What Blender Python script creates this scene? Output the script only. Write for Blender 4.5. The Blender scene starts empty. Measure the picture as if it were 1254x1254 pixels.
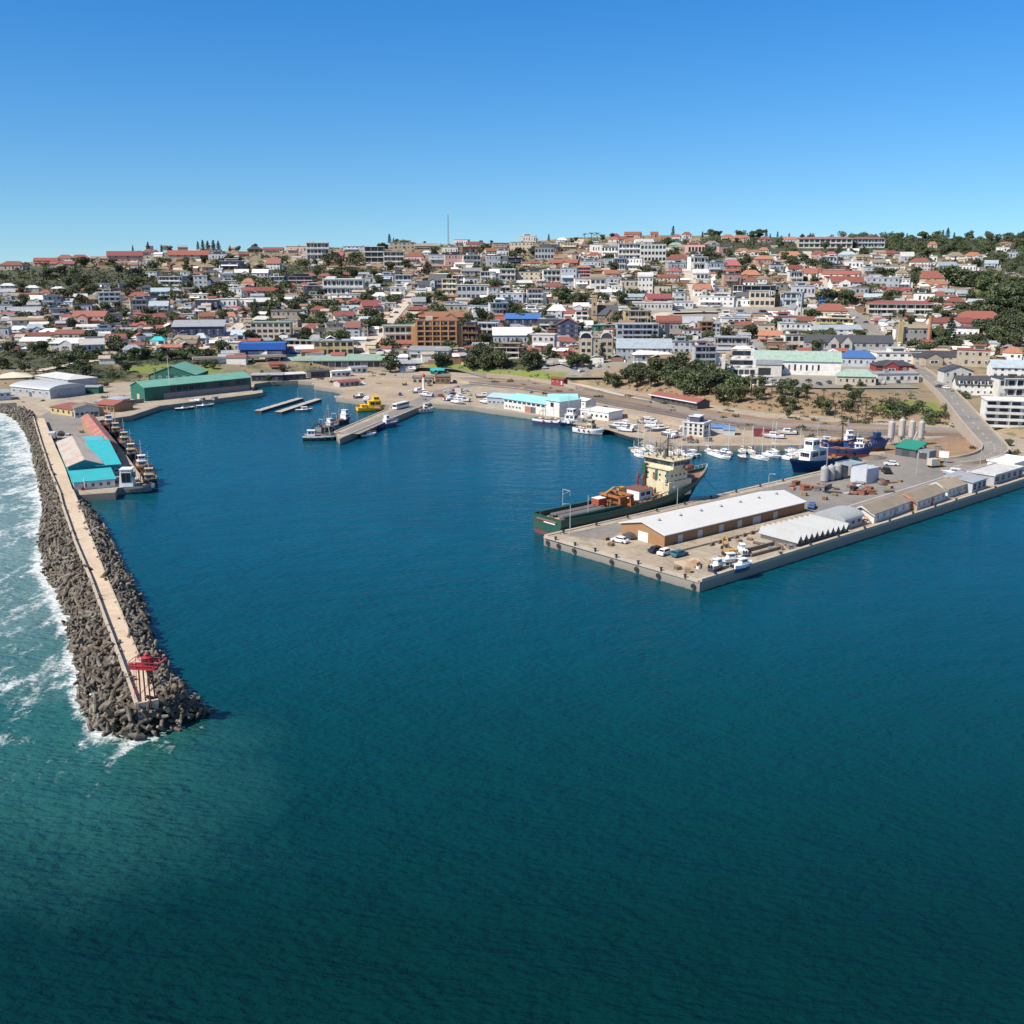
import bpy, bmesh, math, random
from mathutils import Vector, Matrix
from mathutils.geometry import tessellate_polygon
random.seed(7)
R = math.radians
S = bpy.context.scene
COL = S.collection

# ------------------------------------------------------------------ camera
HC = 75.0          # height of the drone above the water, metres
FPX = 1230.0       # focal length in photo pixels (1254 px wide)
PITCH = math.atan((627 - 318) / FPX)
sP, cP = math.sin(PITCH), math.cos(PITCH)
cd = bpy.data.cameras.new('camera'); cam = bpy.data.objects.new('camera', cd); COL.objects.link(cam)
cam.location = (0, 0, HC); cam.rotation_euler = (math.pi / 2 - PITCH, 0, 0)
cd.sensor_width = 36; cd.sensor_fit = 'HORIZONTAL'; cd.lens = 36 * FPX / 1254
cd.clip_start = 1; cd.clip_end = 60000
S.camera = cam

def P(x, y, z=2.5):                      # photo pixel -> world point on the level plane z
    u = (x - 627) / FPX; v = (y - 627) / FPX
    t = (HC - z) / (sP + v * cP)
    return Vector((u * t, (cP - v * sP) * t, z))
def proj(p):                             # world point -> photo pixel
    X, Y, Z = p[0], p[1], p[2] - HC
    d = Y * cP - Z * sP
    return 627 + FPX * X / d, 627 + FPX * (-Y * sP - Z * cP) / d
def interp(tab, x):
    if x <= tab[0][0]: return tab[0][1]
    for (a, b), (c, d) in zip(tab, tab[1:]):
        if x <= c: return b + (d - b) * (x - a) / (c - a)
    return tab[-1][1]
DTAB = [(270, 2010), (280, 1850), (290, 1700), (300, 1560), (310, 1430), (318, 1330), (325, 1232), (335, 1130), (350, 1020), (370, 915), (400, 800), (430, 700)]
Y0TAB = [(-500, 486), (0, 478), (120, 470), (250, 464), (330, 460), (450, 452), (620, 458), (773, 478), (862, 494), (939, 505), (1053, 512), (1186, 519), (1254, 538), (1800, 538)]
SKYTAB = [(-500, 326), (0, 323), (60, 320), (110, 317), (150, 312), (240, 307), (330, 308), (400, 303), (460, 303), (550, 299), (620, 299), (700, 291), (800, 288), (900, 289), (1000, 292), (1100, 291), (1254, 293), (1800, 300)]
def Dfun(x, y):
    if y <= 430: return interp(DTAB, y)
    y0 = interp(Y0TAB, x)
    v = (y0 - 627) / FPX; t = (HC - 2.45) / (sP + v * cP)
    D0 = (cP - v * sP) * t
    if y >= y0:
        v = (y - 627) / FPX
        return (cP - v * sP) * (HC - 2.45) / (sP + v * cP)
    k = (y0 - y) / (y0 - 430.0)
    return D0 + (700 - D0) * (0.25 * k + 0.75 * k ** 1.8)
def T(x, y):                             # photo pixel -> world point on the terrain
    u = (x - 627) / FPX; v = (y - 627) / FPX
    D = Dfun(x, y); t = D / (cP - v * sP)
    return Vector((u * t, D, HC - t * (sP + v * cP)))
def mpp(p):                              # metres per photo pixel at a world point
    return (p[1] * cP - (p[2] - HC) * sP) / FPX

# ------------------------------------------------------------------ materials
MATS = {}
def nt(m):
    m.use_nodes = True; n = m.node_tree; n.nodes.clear()
    o = n.nodes.new('ShaderNodeOutputMaterial'); b = n.nodes.new('ShaderNodeBsdfPrincipled')
    n.links.new(b.outputs[0], o.inputs[0]); return n, b
def node(n, t, **k):
    q = n.nodes.new(t)
    for a, v in k.items(): setattr(q, a, v)
    return q
def noise(n, src, scale, detail=4, rough=.6):
    q = node(n, 'ShaderNodeTexNoise'); q.inputs['Scale'].default_value = scale
    q.inputs['Detail'].default_value = detail; q.inputs['Roughness'].default_value = rough
    if src: n.links.new(src, q.inputs['Vector'])
    return q
def ramp(n, fac, stops):
    q = node(n, 'ShaderNodeValToRGB'); e = q.color_ramp.elements
    while len(e) < len(stops): e.new(.5)
    for i, (p, c) in enumerate(stops):
        e[i].position = p; e[i].color = (c, c, c, 1) if isinstance(c, (int, float)) else (*c, 1)
    n.links.new(fac, q.inputs[0]); return q
def mix(n, fac, a, b, mode='MIX'):
    q = node(n, 'ShaderNodeMix', data_type='RGBA', blend_type=mode)
    for i, s in ((0, fac), (6, a), (7, b)):
        if hasattr(s, 'links'): n.links.new(s, q.inputs[i])
        elif i == 0: q.inputs[0].default_value = s
        else: q.inputs[i].default_value = (*s, 1)
    return q.outputs[2]
def paint(name, col, rough=.7, dirt=.35, scale=.35, spread=.25, bump=0, metal=0, dirtcol=(.13, .1, .075), corr=0):
    """weathered painted / plaster / metal surface"""
    if name in MATS: return MATS[name]
    m = bpy.data.materials.new(name); MATS[name] = m
    n, b = nt(m)
    tc = node(n, 'ShaderNodeTexCoord'); oi = node(n, 'ShaderNodeObjectInfo')
    hsv = node(n, 'ShaderNodeHueSaturation'); hsv.inputs['Color'].default_value = (*col, 1)
    mr = node(n, 'ShaderNodeMapRange'); n.links.new(oi.outputs['Random'], mr.inputs[0])
    mr.inputs[3].default_value = 1 - spread; mr.inputs[4].default_value = 1 + spread * .5
    n.links.new(mr.outputs[0], hsv.inputs['Value'])
    q = noise(n, tc.outputs['Object'], scale, 6, .7)
    mp = node(n, 'ShaderNodeMapping'); mp.inputs['Scale'].default_value = (1.3, 1.3, .12) if not corr else (1.5, .07, .07)
    n.links.new(tc.outputs['Object'], mp.inputs[0])
    q2 = noise(n, mp.outputs[0], 1.6, 4, .7)
    r1 = ramp(n, q.outputs[0], [(.45, 0), (.78, dirt)])
    r2 = ramp(n, q2.outputs[0], [(.5, 0), (.8, dirt)])
    c = mix(n, r1.outputs[0], hsv.outputs[0], dirtcol)
    c = mix(n, r2.outputs[0], c, tuple(x * .55 for x in col))
    n.links.new(c, b.inputs['Base Color'])
    b.inputs['Roughness'].default_value = rough; b.inputs['Metallic'].default_value = metal
    if corr:
        w = node(n, 'ShaderNodeTexWave', bands_direction='X'); w.inputs['Scale'].default_value = corr
        n.links.new(tc.outputs['Object'], w.inputs[0])
        bp = node(n, 'ShaderNodeBump'); bp.inputs['Strength'].default_value = .4; bp.inputs['Distance'].default_value = .05
        n.links.new(w.outputs[1], bp.inputs['Height']); n.links.new(bp.outputs[0], b.inputs['Normal'])
    elif bump:
        q3 = noise(n, tc.outputs['Object'], bump, 5)
        bp = node(n, 'ShaderNodeBump'); bp.inputs['Strength'].default_value = .4; bp.inputs['Distance'].default_value = .1
        n.links.new(q3.outputs[0], bp.inputs['Height']); n.links.new(bp.outputs[0], b.inputs['Normal'])
    return m
WALL = {'w': (.74, .71, .65), 'c': (.58, .49, .36), 'b': (.24, .135, .085), 'g': (.42, .40, .37), 'l': (.46, .48, .50), 'p': (.52, .33, .28),
        'y': (.52, .40, .19), 'o': (.46, .245, .115), 'd': (.075, .075, .085), 'n': (.045, .06, .12), 'e': (.015, .14, .10), 'r': (.36, .05, .04)}
WNAME = {'w': 'white', 'c': 'cream', 'b': 'brown', 'g': 'grey', 'l': 'pale blue', 'p': 'pink', 'y': 'yellow', 'o': 'orange brick', 'd': 'dark grey', 'n': 'navy', 'e': 'green', 'r': 'red'}
ROOF = {'R': (.27, .085, .06), 'O': (.36, .155, .09), 'G': (.32, .34, .36), 'W': (.72, .70, .66), 'D': (.065, .07, .08), 'B': (.04, .14, .38), 'L': (.36, .42, .46),
        'N': (.30, .41, .34), 'T': (.31, .25, .18), 'K': (.36, .1, .1), 'C': (.02, .46, .48), 'E': (.06, .32, .23)}
RNAME = {'R': 'red', 'O': 'orange', 'G': 'grey', 'W': 'white', 'D': 'dark', 'B': 'blue', 'L': 'pale blue', 'N': 'pale green', 'T': 'tan', 'K': 'maroon', 'C': 'turquoise', 'E': 'green'}
def wallm(k): return paint('plaster_' + WNAME[k].replace(' ', '_'), WALL[k], .8, .45, .3, .3)
def roofm(k): return paint('roofing_' + RNAME[k].replace(' ', '_'), ROOF[k], .65, .5, .4, .35, corr=3.0)
def flat(name, col, rough=.5, metal=0): return paint(name, col, rough, .18, .8, .05, metal=metal)
def glassm():
    if 'window_glass' in MATS: return MATS['window_glass']
    m = bpy.data.materials.new('window_glass'); MATS['window_glass'] = m; n, b = nt(m)
    oi = node(n, 'ShaderNodeObjectInfo'); r = ramp(n, oi.outputs['Random'], [(0, (.012, .016, .022)), (.7, (.03, .04, .055)), (1, (.09, .1, .11))])
    n.links.new(r.outputs[0], b.inputs['Base Color']); b.inputs['Roughness'].default_value = .12
    return m

# ------------------------------------------------------------------ mesh builder
class MB:
    def __init__(s): s.v = []; s.f = []; s.m = []
    def add(s, vs, fs, mi=0):
        o = len(s.v); s.v += [tuple(v) for v in vs]
        for f in fs: s.f.append([o + i for i in f]); s.m.append(mi)
        return s
    def box(s, c, d, rz=0, mi=0, top=1.0, topx=None):
        x, y, z = d[0] / 2, d[1] / 2, d[2] / 2; tx = top if topx is None else topx
        a, b = math.cos(rz), math.sin(rz); vs = []
        for sx, sy, sz in ((-1, -1, -1), (1, -1, -1), (1, 1, -1), (-1, 1, -1), (-1, -1, 1), (1, -1, 1), (1, 1, 1), (-1, 1, 1)):
            kx, ky = (tx, top) if sz > 0 else (1, 1)
            px, py = sx * x * kx, sy * y * ky
            vs.append((c[0] + px * a - py * b, c[1] + px * b + py * a, c[2] + sz * z))
        return s.add(vs, [(3, 2, 1, 0), (4, 5, 6, 7), (0, 1, 5, 4), (1, 2, 6, 5), (2, 3, 7, 6), (3, 0, 4, 7)], mi)
    def tube(s, p0, p1, r0, r1=None, n=8, mi=0):
        r1 = r0 if r1 is None else r1
        p0, p1 = Vector(p0), Vector(p1); d = (p1 - p0)
        if d.length < 1e-6: return s
        d.normalize(); a = d.orthogonal().normalized(); b = d.cross(a)
        vs = []
        for p, r in ((p0, r0), (p1, r1)):
            for i in range(n):
                t = 2 * math.pi * i / n; vs.append(p + (a * math.cos(t) + b * math.sin(t)) * r)
        fs = [(i, (i + 1) % n, n + (i + 1) % n, n + i) for i in range(n)]
        fs.append(tuple(range(n - 1, -1, -1))); fs.append(tuple(range(n, 2 * n)))
        return s.add(vs, fs, mi)
    def path(s, pts, r, n=6, mi=0):
        for a, b in zip(pts, pts[1:]): s.tube(a, b, r, r, n, mi)
        return s
    def lathe(s, prof, c=(0, 0, 0), n=16, mi=0):      # profile of (radius, z)
        vs = []
        for r, z in prof:
            for i in range(n):
                t = 2 * math.pi * i / n; vs.append((c[0] + r * math.cos(t), c[1] + r * math.sin(t), c[2] + z))
        fs = []
        for k in range(len(prof) - 1):
            for i in range(n):
                j = (i + 1) % n; fs.append((k * n + i, k * n + j, (k + 1) * n + j, (k + 1) * n + i))
        fs.append(tuple(range(n - 1, -1, -1))); fs.append(tuple((len(prof) - 1) * n + i for i in range(n)))
        return s.add(vs, fs, mi)
    def prism(s, poly, z0, z1, mi=0, side=None, bottom=False):   # any simple polygon, extruded upward
        poly = [Vector((p[0], p[1], 0)) for p in poly]; n = len(poly)
        A = sum(poly[i].x * poly[(i + 1) % n].y - poly[(i + 1) % n].x * poly[i].y for i in range(n))
        if A < 0: poly.reverse()
        tri = tessellate_polygon([poly])
        top = [(p.x, p.y, z1) for p in poly]; bot = [(p.x, p.y, z0) for p in poly]
        tf = []
        for t in tri:
            a, b, c = (poly[i] for i in t)
            tf.append(t if (b - a).cross(c - a).z > 0 else (t[0], t[2], t[1]))
        s.add(top, tf, mi)
        if z0 != z1:
            s.add(bot + top, [(i, (i + 1) % n, n + (i + 1) % n, n + i) for i in range(n)], mi if side is None else side)
            if bottom: s.add(bot, [tuple(reversed(t)) for t in tf], mi if side is None else side)
        return s
    def xprism(s, prof, x0, x1, mi=0):                 # profile of (y, z) extruded along x
        n = len(prof); vs = [(x0, y, z) for y, z in prof] + [(x1, y, z) for y, z in prof]
        return s.add(vs, [tuple(range(n)), tuple(range(2 * n - 1, n - 1, -1))] + [(i, n + i, n + (i + 1) % n, (i + 1) % n) for i in range(n)], mi)
    def mesh(s, name, mats, smooth=False):
        me = bpy.data.meshes.new(name); me.from_pydata(s.v, [], s.f)
        for m in (mats if isinstance(mats, (list, tuple)) else [mats]): me.materials.append(m)
        me.polygons.foreach_set('material_index', s.m)
        if smooth: me.polygons.foreach_set('use_smooth', [True] * len(s.f))
        me.update(); return me
    def build(s, name, mats, parent=None, loc=None, rz=0, smooth=False):
        bm = bmesh.new(); me = s.mesh(name, mats, smooth)
        bm.from_mesh(me); bmesh.ops.recalc_face_normals(bm, faces=bm.faces[:]) if len(s.f) < 4000 else None
        bm.to_mesh(me); bm.free()
        return link(name, me, parent, loc, rz)
def link(name, me, parent=None, loc=None, rz=0, scale=None):
    o = bpy.data.objects.new(name, me); COL.objects.link(o)
    if parent is not None: o.parent = parent
    if loc is not None: o.location = loc
    if rz: o.rotation_euler[2] = rz
    if scale is not None: o.scale = scale
    return o
def root(name, loc, rz=0, label=None, cat=None, group=None):
    o = bpy.data.objects.new(name, None); COL.objects.link(o); o.location = loc; o.rotation_euler[2] = rz
    o.empty_display_size = .5
    tag(o, label, cat, group); return o
def tag(o, label=None, cat=None, group=None, kind=None):
    if label: o['label'] = label
    if cat: o['category'] = cat
    if group: o['group'] = group
    if kind: o['kind'] = kind
    return o
KIDS = {}
def copy_tree(o, parent=None):
    c = o.copy(); COL.objects.link(c)
    if parent is not None: c.parent = parent
    for ch in list(o.children): copy_tree(ch, c)
    return c
def heading(a, b): return math.atan2(b[1] - a[1], b[0] - a[0])
ORD = ['nearest', 'second', 'third', 'fourth', 'fifth', 'sixth', 'seventh', 'eighth', 'ninth', 'tenth', 'eleventh', 'twelfth', 'thirteenth', 'fourteenth', 'fifteenth', 'sixteenth', 'seventeenth', 'eighteenth', 'nineteenth', 'twentieth', 'twenty-first', 'twenty-second', 'twenty-third', 'twenty-fourth', 'twenty-fifth', 'twenty-sixth', 'twenty-seventh', 'twenty-eighth', 'twenty-ninth', 'thirtieth'] + ['farther'] * 200
MARKS = []       # (x, y, name) landmarks in photo pixels, used to say where a thing stands
PENDING = []     # (object, description) that still need their place added
def pend(o, desc): PENDING.append((o, desc))
def place_labels():
    bpy.context.view_layer.update()
    gr = {}
    for o, d in PENDING:
        x, y = proj(o.location)
        best = min(MARKS, key=lambda m: math.hypot(x - m[0], (y - m[1]) * 2.2) + (0 if (m[0], m[1]) != (x, y) else 0))
        dx, dy = x - best[0], (y - best[1]) * 2.2
        w = ('left of' if dx < 0 else 'right of') if abs(dx) > abs(dy) else ('uphill of' if dy < 0 else 'downhill of')
        gr.setdefault((d, best[2], w), []).append((math.hypot(dx, dy), o))
    for (d, b, w), lst in gr.items():
        lst.sort(key=lambda q: q[0])
        for i, (_, o) in enumerate(lst):
            o['label'] = f'{d}, {w} the {b}' if len(lst) == 1 else f'{d}, {ORD[i]} {w} the {b}'
# ------------------------------------------------------------------ ground materials
def groundmat(name, base, dark, scale=.08, rough=.9, cracks=0, stain=(.16, .08, .04), stainamt=.25):
    m = bpy.data.materials.new(name); n, b = nt(m); tc = node(n, 'ShaderNodeTexCoord')
    q = noise(n, tc.outputs['Object'], scale, 8, .65); q2 = noise(n, tc.outputs['Object'], scale * 9, 6, .7); q3 = noise(n, tc.outputs['Object'], scale * 2.7, 5, .6)
    c = mix(n, ramp(n, q.outputs[0], [(.35, 0), (.68, 1)]).outputs[0], base, dark)
    c = mix(n, ramp(n, q2.outputs[0], [(.4, 0), (.75, .5)]).outputs[0], c, tuple(x * .6 for x in dark))
    c = mix(n, ramp(n, q3.outputs[0], [(.6, 0), (.72, stainamt)]).outputs[0], c, stain)
    if cracks:
        v = node(n, 'ShaderNodeTexVoronoi', feature='DISTANCE_TO_EDGE'); v.inputs['Scale'].default_value = cracks
        n.links.new(tc.outputs['Object'], v.inputs['Vector'])
        c = mix(n, ramp(n, v.outputs[0], [(0, .35), (.02, 0)]).outputs[0], c, tuple(x * .4 for x in dark))
        mpg = node(n, 'ShaderNodeMapping'); mpg.inputs['Rotation'].default_value = (0, 0, .85); n.links.new(tc.outputs['Object'], mpg.inputs[0])
        bk = node(n, 'ShaderNodeTexBrick', offset=0); bk.inputs['Scale'].default_value = 1; bk.inputs['Brick Width'].default_value = 6; bk.inputs['Row Height'].default_value = 5; bk.inputs['Mortar Size'].default_value = .07
        bk.inputs['Color1'].default_value = (1, 1, 1, 1); bk.inputs['Color2'].default_value = (.8, .8, .8, 1); bk.inputs['Mortar'].default_value = (.45, .42, .38, 1); n.links.new(mpg.outputs[0], bk.inputs['Vector'])
        c = mix(n, .8, c, bk.outputs[0], 'MULTIPLY')
        oi_ = noise(n, tc.outputs['Object'], .16, 4, .75); c = mix(n, ramp(n, oi_.outputs[0], [(.58, 0), (.7, .55)]).outputs[0], c, (.10, .085, .07))
    n.links.new(c, b.inputs['Base Color']); b.inputs['Roughness'].default_value = rough
    bp = node(n, 'ShaderNodeBump'); bp.inputs['Strength'].default_value = .3; bp.inputs['Distance'].default_value = .08
    n.links.new(q2.outputs[0], bp.inputs['Height']); n.links.new(bp.outputs[0], b.inputs['Normal'])
    return m
M_conc = groundmat('concrete_apron', (.46, .38, .28), (.34, .28, .21), .06, cracks=.12)
M_asph = groundmat('worn_asphalt', (.265, .24, .21), (.18, .165, .15), .05, stainamt=.12)
M_road = groundmat('street_asphalt', (.27, .25, .22), (.20, .185, .17), .04, stainamt=.05)
M_sand = groundmat('pale_sand', (.43, .34, .24), (.29, .22, .15), .05, stain=(.12, .1, .05))
M_rail = groundmat('rail_ballast', (.2, .165, .14), (.13, .11, .1), .2)
M_dirt = groundmat('brown_earth', (.33, .21, .125), (.21, .14, .085), .05, stain=(.07, .075, .03), stainamt=.6)
M_pave = groundmat('light_path', (.56, .48, .39), (.46, .39, .32), .1)
def wallconc():
    m = bpy.data.materials.new('quay_wall_concrete'); n, b = nt(m); ge = node(n, 'ShaderNodeNewGeometry')
    sx = node(n, 'ShaderNodeSeparateXYZ'); n.links.new(ge.outputs['Position'], sx.inputs[0])
    q = noise(n, ge.outputs['Position'], .5, 6, .7)
    ad = node(n, 'ShaderNodeMath', operation='MULTIPLY_ADD'); n.links.new(q.outputs[0], ad.inputs[0]); ad.inputs[1].default_value = 1.3; n.links.new(sx.outputs[2], ad.inputs[2])
    r = ramp(n, ad.outputs[0], [(0, (.035, .036, .028)), (.22, (.06, .06, .045)), (.3, (.2, .18, .15)), (1, (.30, .265, .22))])
    r.color_ramp.elements[0].position = 0
    mr = node(n, 'ShaderNodeMapRange'); n.links.new(ad.outputs[0], mr.inputs[0]); mr.inputs[1].default_value = -.5; mr.inputs[2].default_value = 4.2
    n.links.new(mr.outputs[0], r.inputs[0]); n.links.new(r.outputs[0], b.inputs['Base Color']); b.inputs['Roughness'].default_value = .85
    return m
M_wall = wallconc()

# ------------------------------------------------------------------ terrain
ZONES = [  # channel (0 grass, 1 scrub, 2 paved, 3 bare red earth), x, y, rx, ry
 (0, 620, 461, 75, 7), (0, 215, 452, 62, 6), (0, 1205, 356, 32, 8), (0, 560, 451, 40, 5), (0, 1110, 498, 45, 8), (0, 40, 425, 40, 6), (0, 700, 475, 40, 5),
 (1, 60, 340, 110, 18), (1, 200, 345, 70, 15), (1, 45, 440, 90, 13), (1, 220, 438, 80, 12), (1, 1235, 380, 55, 45), (1, 1150, 297, 150, 14), (1, 440, 342, 60, 16), (1, 1150, 300, 160, 16), (1, 1000, 300, 90, 10),
 (1, 640, 335, 60, 9), (1, 120, 460, 60, 10), (1, 860, 300, 60, 8), (1, 960, 305, 60, 12), (1, 1230, 320, 40, 20), (1, 620, 445, 60, 10), (1, 350, 335, 40, 12),
 (2, 480, 400, 60, 30), (2, 880, 384, 120, 9), (2, 1000, 460, 110, 14), (2, 700, 440, 60, 16), (2, 280, 412, 60, 14), (2, 800, 410, 200, 34), (2, 1050, 420, 120, 30),
 (3, 150, 330, 120, 14), (3, 450, 320, 90, 16), (3, 850, 475, 140, 22), (3, 1130, 505, 90, 18), (3, 1000, 492, 120, 18), (3, 560, 335, 80, 10), (3, 700, 312, 60, 10), (3, 520, 452, 60, 8), (3, 120, 448, 70, 10), (3, 820, 340, 80, 14), (3, 250, 400, 60, 20)]
def zone(ch, x, y):
    s = 0
    for c, a, b, rx, ry in ZONES:
        if c == ch:
            d = ((x - a) / rx) ** 2 + ((y - b) / ry) ** 2
            if d < 4: s += math.exp(-d * 1.2)
    return min(1, s)
def make_terrain():
    xs = list(range(-480, 1760, 10)); NR = 96
    vs = []; zc = []
    for x in xs:
        y0, y1 = interp(Y0TAB, x) + 1.5, interp(SKYTAB, x)
        for k in range(NR):
            t = k / (NR - 1); y = y0 + (y1 - y0) * t
            p = T(x, y)
            if k == 0: p.z -= .2
            vs.append(p); zc.append(tuple(zone(c, x, y) for c in range(4)))
        top = T(x, y1)
        for q, dz in ((1.05, -3), (1.3, -25), (1.9, -70)):
            vs.append(Vector((top.x * q, top.y * q, max(top.z + dz, -2)))); zc.append((0, .6, 0, 0))
    R_ = NR + 3; fs = []
    for i in range(len(xs) - 1):
        for k in range(R_ - 1):
            a = i * R_ + k; fs.append((a, a + R_, a + R_ + 1, a + 1))
    me = bpy.data.meshes.new('hillside'); me.from_pydata([tuple(v) for v in vs], [], fs)
    at = me.color_attributes.new('zone', 'FLOAT_COLOR', 'POINT')
    at.data.foreach_set('color', [c for z in zc for c in z])
    me.polygons.foreach_set('use_smooth', [True] * len(fs))
    m = bpy.data.materials.new('hillside_ground'); n, b = nt(m); tc = node(n, 'ShaderNodeTexCoord')
    va = node(n, 'ShaderNodeVertexColor', layer_name='zone'); sp = node(n, 'ShaderNodeSeparateColor'); n.links.new(va.outputs[0], sp.inputs[0])
    q1 = noise(n, tc.outputs['Object'], .02, 8, .7); q2 = noise(n, tc.outputs['Object'], .09, 8, .7); q3 = noise(n, tc.outputs['Object'], .35, 6, .7)
    c = mix(n, ramp(n, q1.outputs[0], [(.38, 0), (.62, 1)]).outputs[0], (.30, .22, .13), (.19, .16, .10))
    c = mix(n, ramp(n, q2.outputs[0], [(.48, 0), (.6, .8)]).outputs[0], c, (.075, .085, .035))
    def zmix(c, sock, col, lo=.25, hi=.55, noi=q2):
        ad = node(n, 'ShaderNodeMath', operation='MULTIPLY_ADD'); n.links.new(noi.outputs[0], ad.inputs[0]); ad.inputs[1].default_value = .9
        n.links.new(sock, ad.inputs[2])
        su = node(n, 'ShaderNodeMath', operation='SUBTRACT'); n.links.new(ad.outputs[0], su.inputs[0]); su.inputs[1].default_value = .45
        return mix(n, ramp(n, su.outputs[0], [(lo, 0), (hi, 1)]).outputs[0], c, col)
    c = zmix(c, va.outputs[1], (.27, .185, .11), .35, .7)
    c = zmix(c, sp.outputs[2], (.27, .245, .21))
    c = zmix(c, sp.outputs[1], (.05, .06, .025))
    c = zmix(c, sp.outputs[0], (.15, .19, .035), .2, .45)
    c = mix(n, ramp(n, q3.outputs[0], [(.52, 0), (.75, .6)]).outputs[0], c, (.10, .085, .06))
    n.links.new(c, b.inputs['Base Color']); b.inputs['Roughness'].default_value = .95
    bp = node(n, 'ShaderNodeBump'); bp.inputs['Strength'].default_value = .5; bp.inputs['Distance'].default_value = 1.0
    n.links.new(q3.outputs[0], bp.inputs['Height']); n.links.new(bp.outputs[0], b.inputs['Normal'])
    me.materials.append(m)
    tag(link('hillside', me), kind='structure')
make_terrain()

# ------------------------------------------------------------------ level harbour ground with its quay walls
COAST = [(-480, 497), (0, 494), (20, 493), (42, 514), (60, 545), (88, 600), (93, 606.5), (141, 603), (144, 597.5), (176, 593.5), (174, 584), (148, 548), (121, 515), (160, 509), (196, 497),
         (310, 482.5), (322, 480.5), (321, 477.5), (309, 479), (312, 470), (330, 467.5), (365, 466), (385, 467.5), (384, 472), (410, 476), (424, 480), (411, 486.5), (448, 491.5), (479, 495.5),
         (474, 501), (409, 529), (416, 537.5), (462, 518.5), (486, 510.5), (509, 501), (528, 494), (580, 497.5), (597, 500.5), (640, 506), (665, 510), (700, 514.5), (725, 518), (744, 521), (757, 528), (785, 536), (800, 541), (833, 546), (870, 546), (985, 545), (1040, 549),
         (1060, 556), (1055, 566), (978, 584), (666, 657), (857, 713), (1091, 640), (1254, 588), (1500, 510), (1760, 427)]
cw = [P(x, y) for x, y in COAST]
gm = MB().prism([(p.x, p.y) for p in cw] + [(760, 790), (-700, 790)], -6, 2.5, 0, 1)
tag(gm.build('harbour_ground', [M_conc, M_wall]), kind='structure')
def sheet(name, px, mat, z):
    o = MB().prism([tuple(P(x, y, z))[:2] for x, y in px], z, z).build(name, mat); return tag(o, kind='structure')
def ribbon(name, px, w, mat, dz=0, ground=T, z=None):
    pts = []
    for (a, b) in zip(px, px[1:]):
        L = max(2, int(math.hypot(b[0] - a[0], b[1] - a[1]) / 2.5))
        for i in range(L): pts.append((a[0] + (b[0] - a[0]) * i / L, a[1] + (b[1] - a[1]) * i / L))
    pts.append(px[-1][:2])
    W = [T(x, y) if z is None else P(x, y, z) for x, y in pts]
    for _ in range(2): W = [W[0]] + [(W[i - 1] + W[i] * 2 + W[i + 1]) / 4 for i in range(1, len(W) - 1)] + [W[-1]]
    vs = []; fs = []
    for i, p in enumerate(W):
        d = W[min(i + 1, len(W) - 1)] - W[max(i - 1, 0)]; d.z = 0; d.normalize(); s = Vector((-d.y, d.x, 0))
        ww = w if not isinstance(w, (list, tuple)) else w[0] + (w[1] - w[0]) * i / (len(W) - 1)
        vs += [p + s * ww / 2 + Vector((0, 0, dz)), p - s * ww / 2 + Vector((0, 0, dz))]
        if i: fs.append((2 * i - 2, 2 * i - 1, 2 * i + 1, 2 * i))
    me = bpy.data.meshes.new(name); me.from_pydata([tuple(v) for v in vs], [], fs); me.materials.append(mat)
    return tag(link(name, me), kind='structure')
# surfaces on the level ground, each a sheet a little above the one below
sheet('asphalt_yard', [(690, 655), (978, 588), (1052, 569), (1080, 556), (1150, 562), (1200, 556), (1222, 552), (1215, 562), (1190, 575), (1100, 612), (1030, 634), (985, 634), (960, 625), (935, 604), (762, 650), (745, 662)], M_asph, 2.506)
sheet('wharf_asphalt', [(46, 512), (62, 502), (120, 514), (148, 548), (112, 556), (78, 560), (62, 540)], M_asph, 2.506)
sheet('sandy_foreshore', [(386, 468.5), (410, 475), (428, 480), (414, 486), (450, 490.5), (480, 494), (520, 489), (560, 482), (600, 470), (560, 462), (500, 462), (450, 462)], M_sand, 2.506)
sheet('boatyard_gravel', [(700, 519), (745, 526.5), (772, 535), (833, 543.5), (900, 543), (985, 542), (1000, 533), (930, 526), (850, 513), (790, 503), (740, 500)], M_sand, 2.506)
sheet('silo_yard_earth', [(1075, 545), (1180, 532), (1205, 545), (1190, 556), (1150, 560), (1085, 556)], M_dirt, 2.51)
sheet('rail_corridor', [(560, 462), (640, 463), (720, 474), (800, 488), (870, 502), (940, 512), (1060, 519), (1185, 525), (1185, 533), (1060, 533), (930, 527), (850, 514), (760, 497), (700, 485), (630, 474), (575, 470)], M_dirt, 2.504)
for off, nm, mt, w in ((0, 'coast_road', M_road, 7.5), (6, 'railway_track', M_rail, 5)):
    ribbon(nm, [(565, 464 + off * .6), (620, 466 + off * .7), (700, 475.5 + off), (773, 488 + off), (862, 508 + off * .9), (939, 518 + off * .8), (1053, 523.5 + off), (1182, 526 + off)], w, mt, 0, z=2.514)
ribbon('dirt_lane', [(690, 466), (730, 476), (770, 486), (800, 492)], 5, M_pave, .02, z=2.52)
ribbon('pier_road', [(428, 531), (500, 499), (520, 488), (560, 474), (600, 468)], 9, M_asph, .01, z=2.512)
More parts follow.
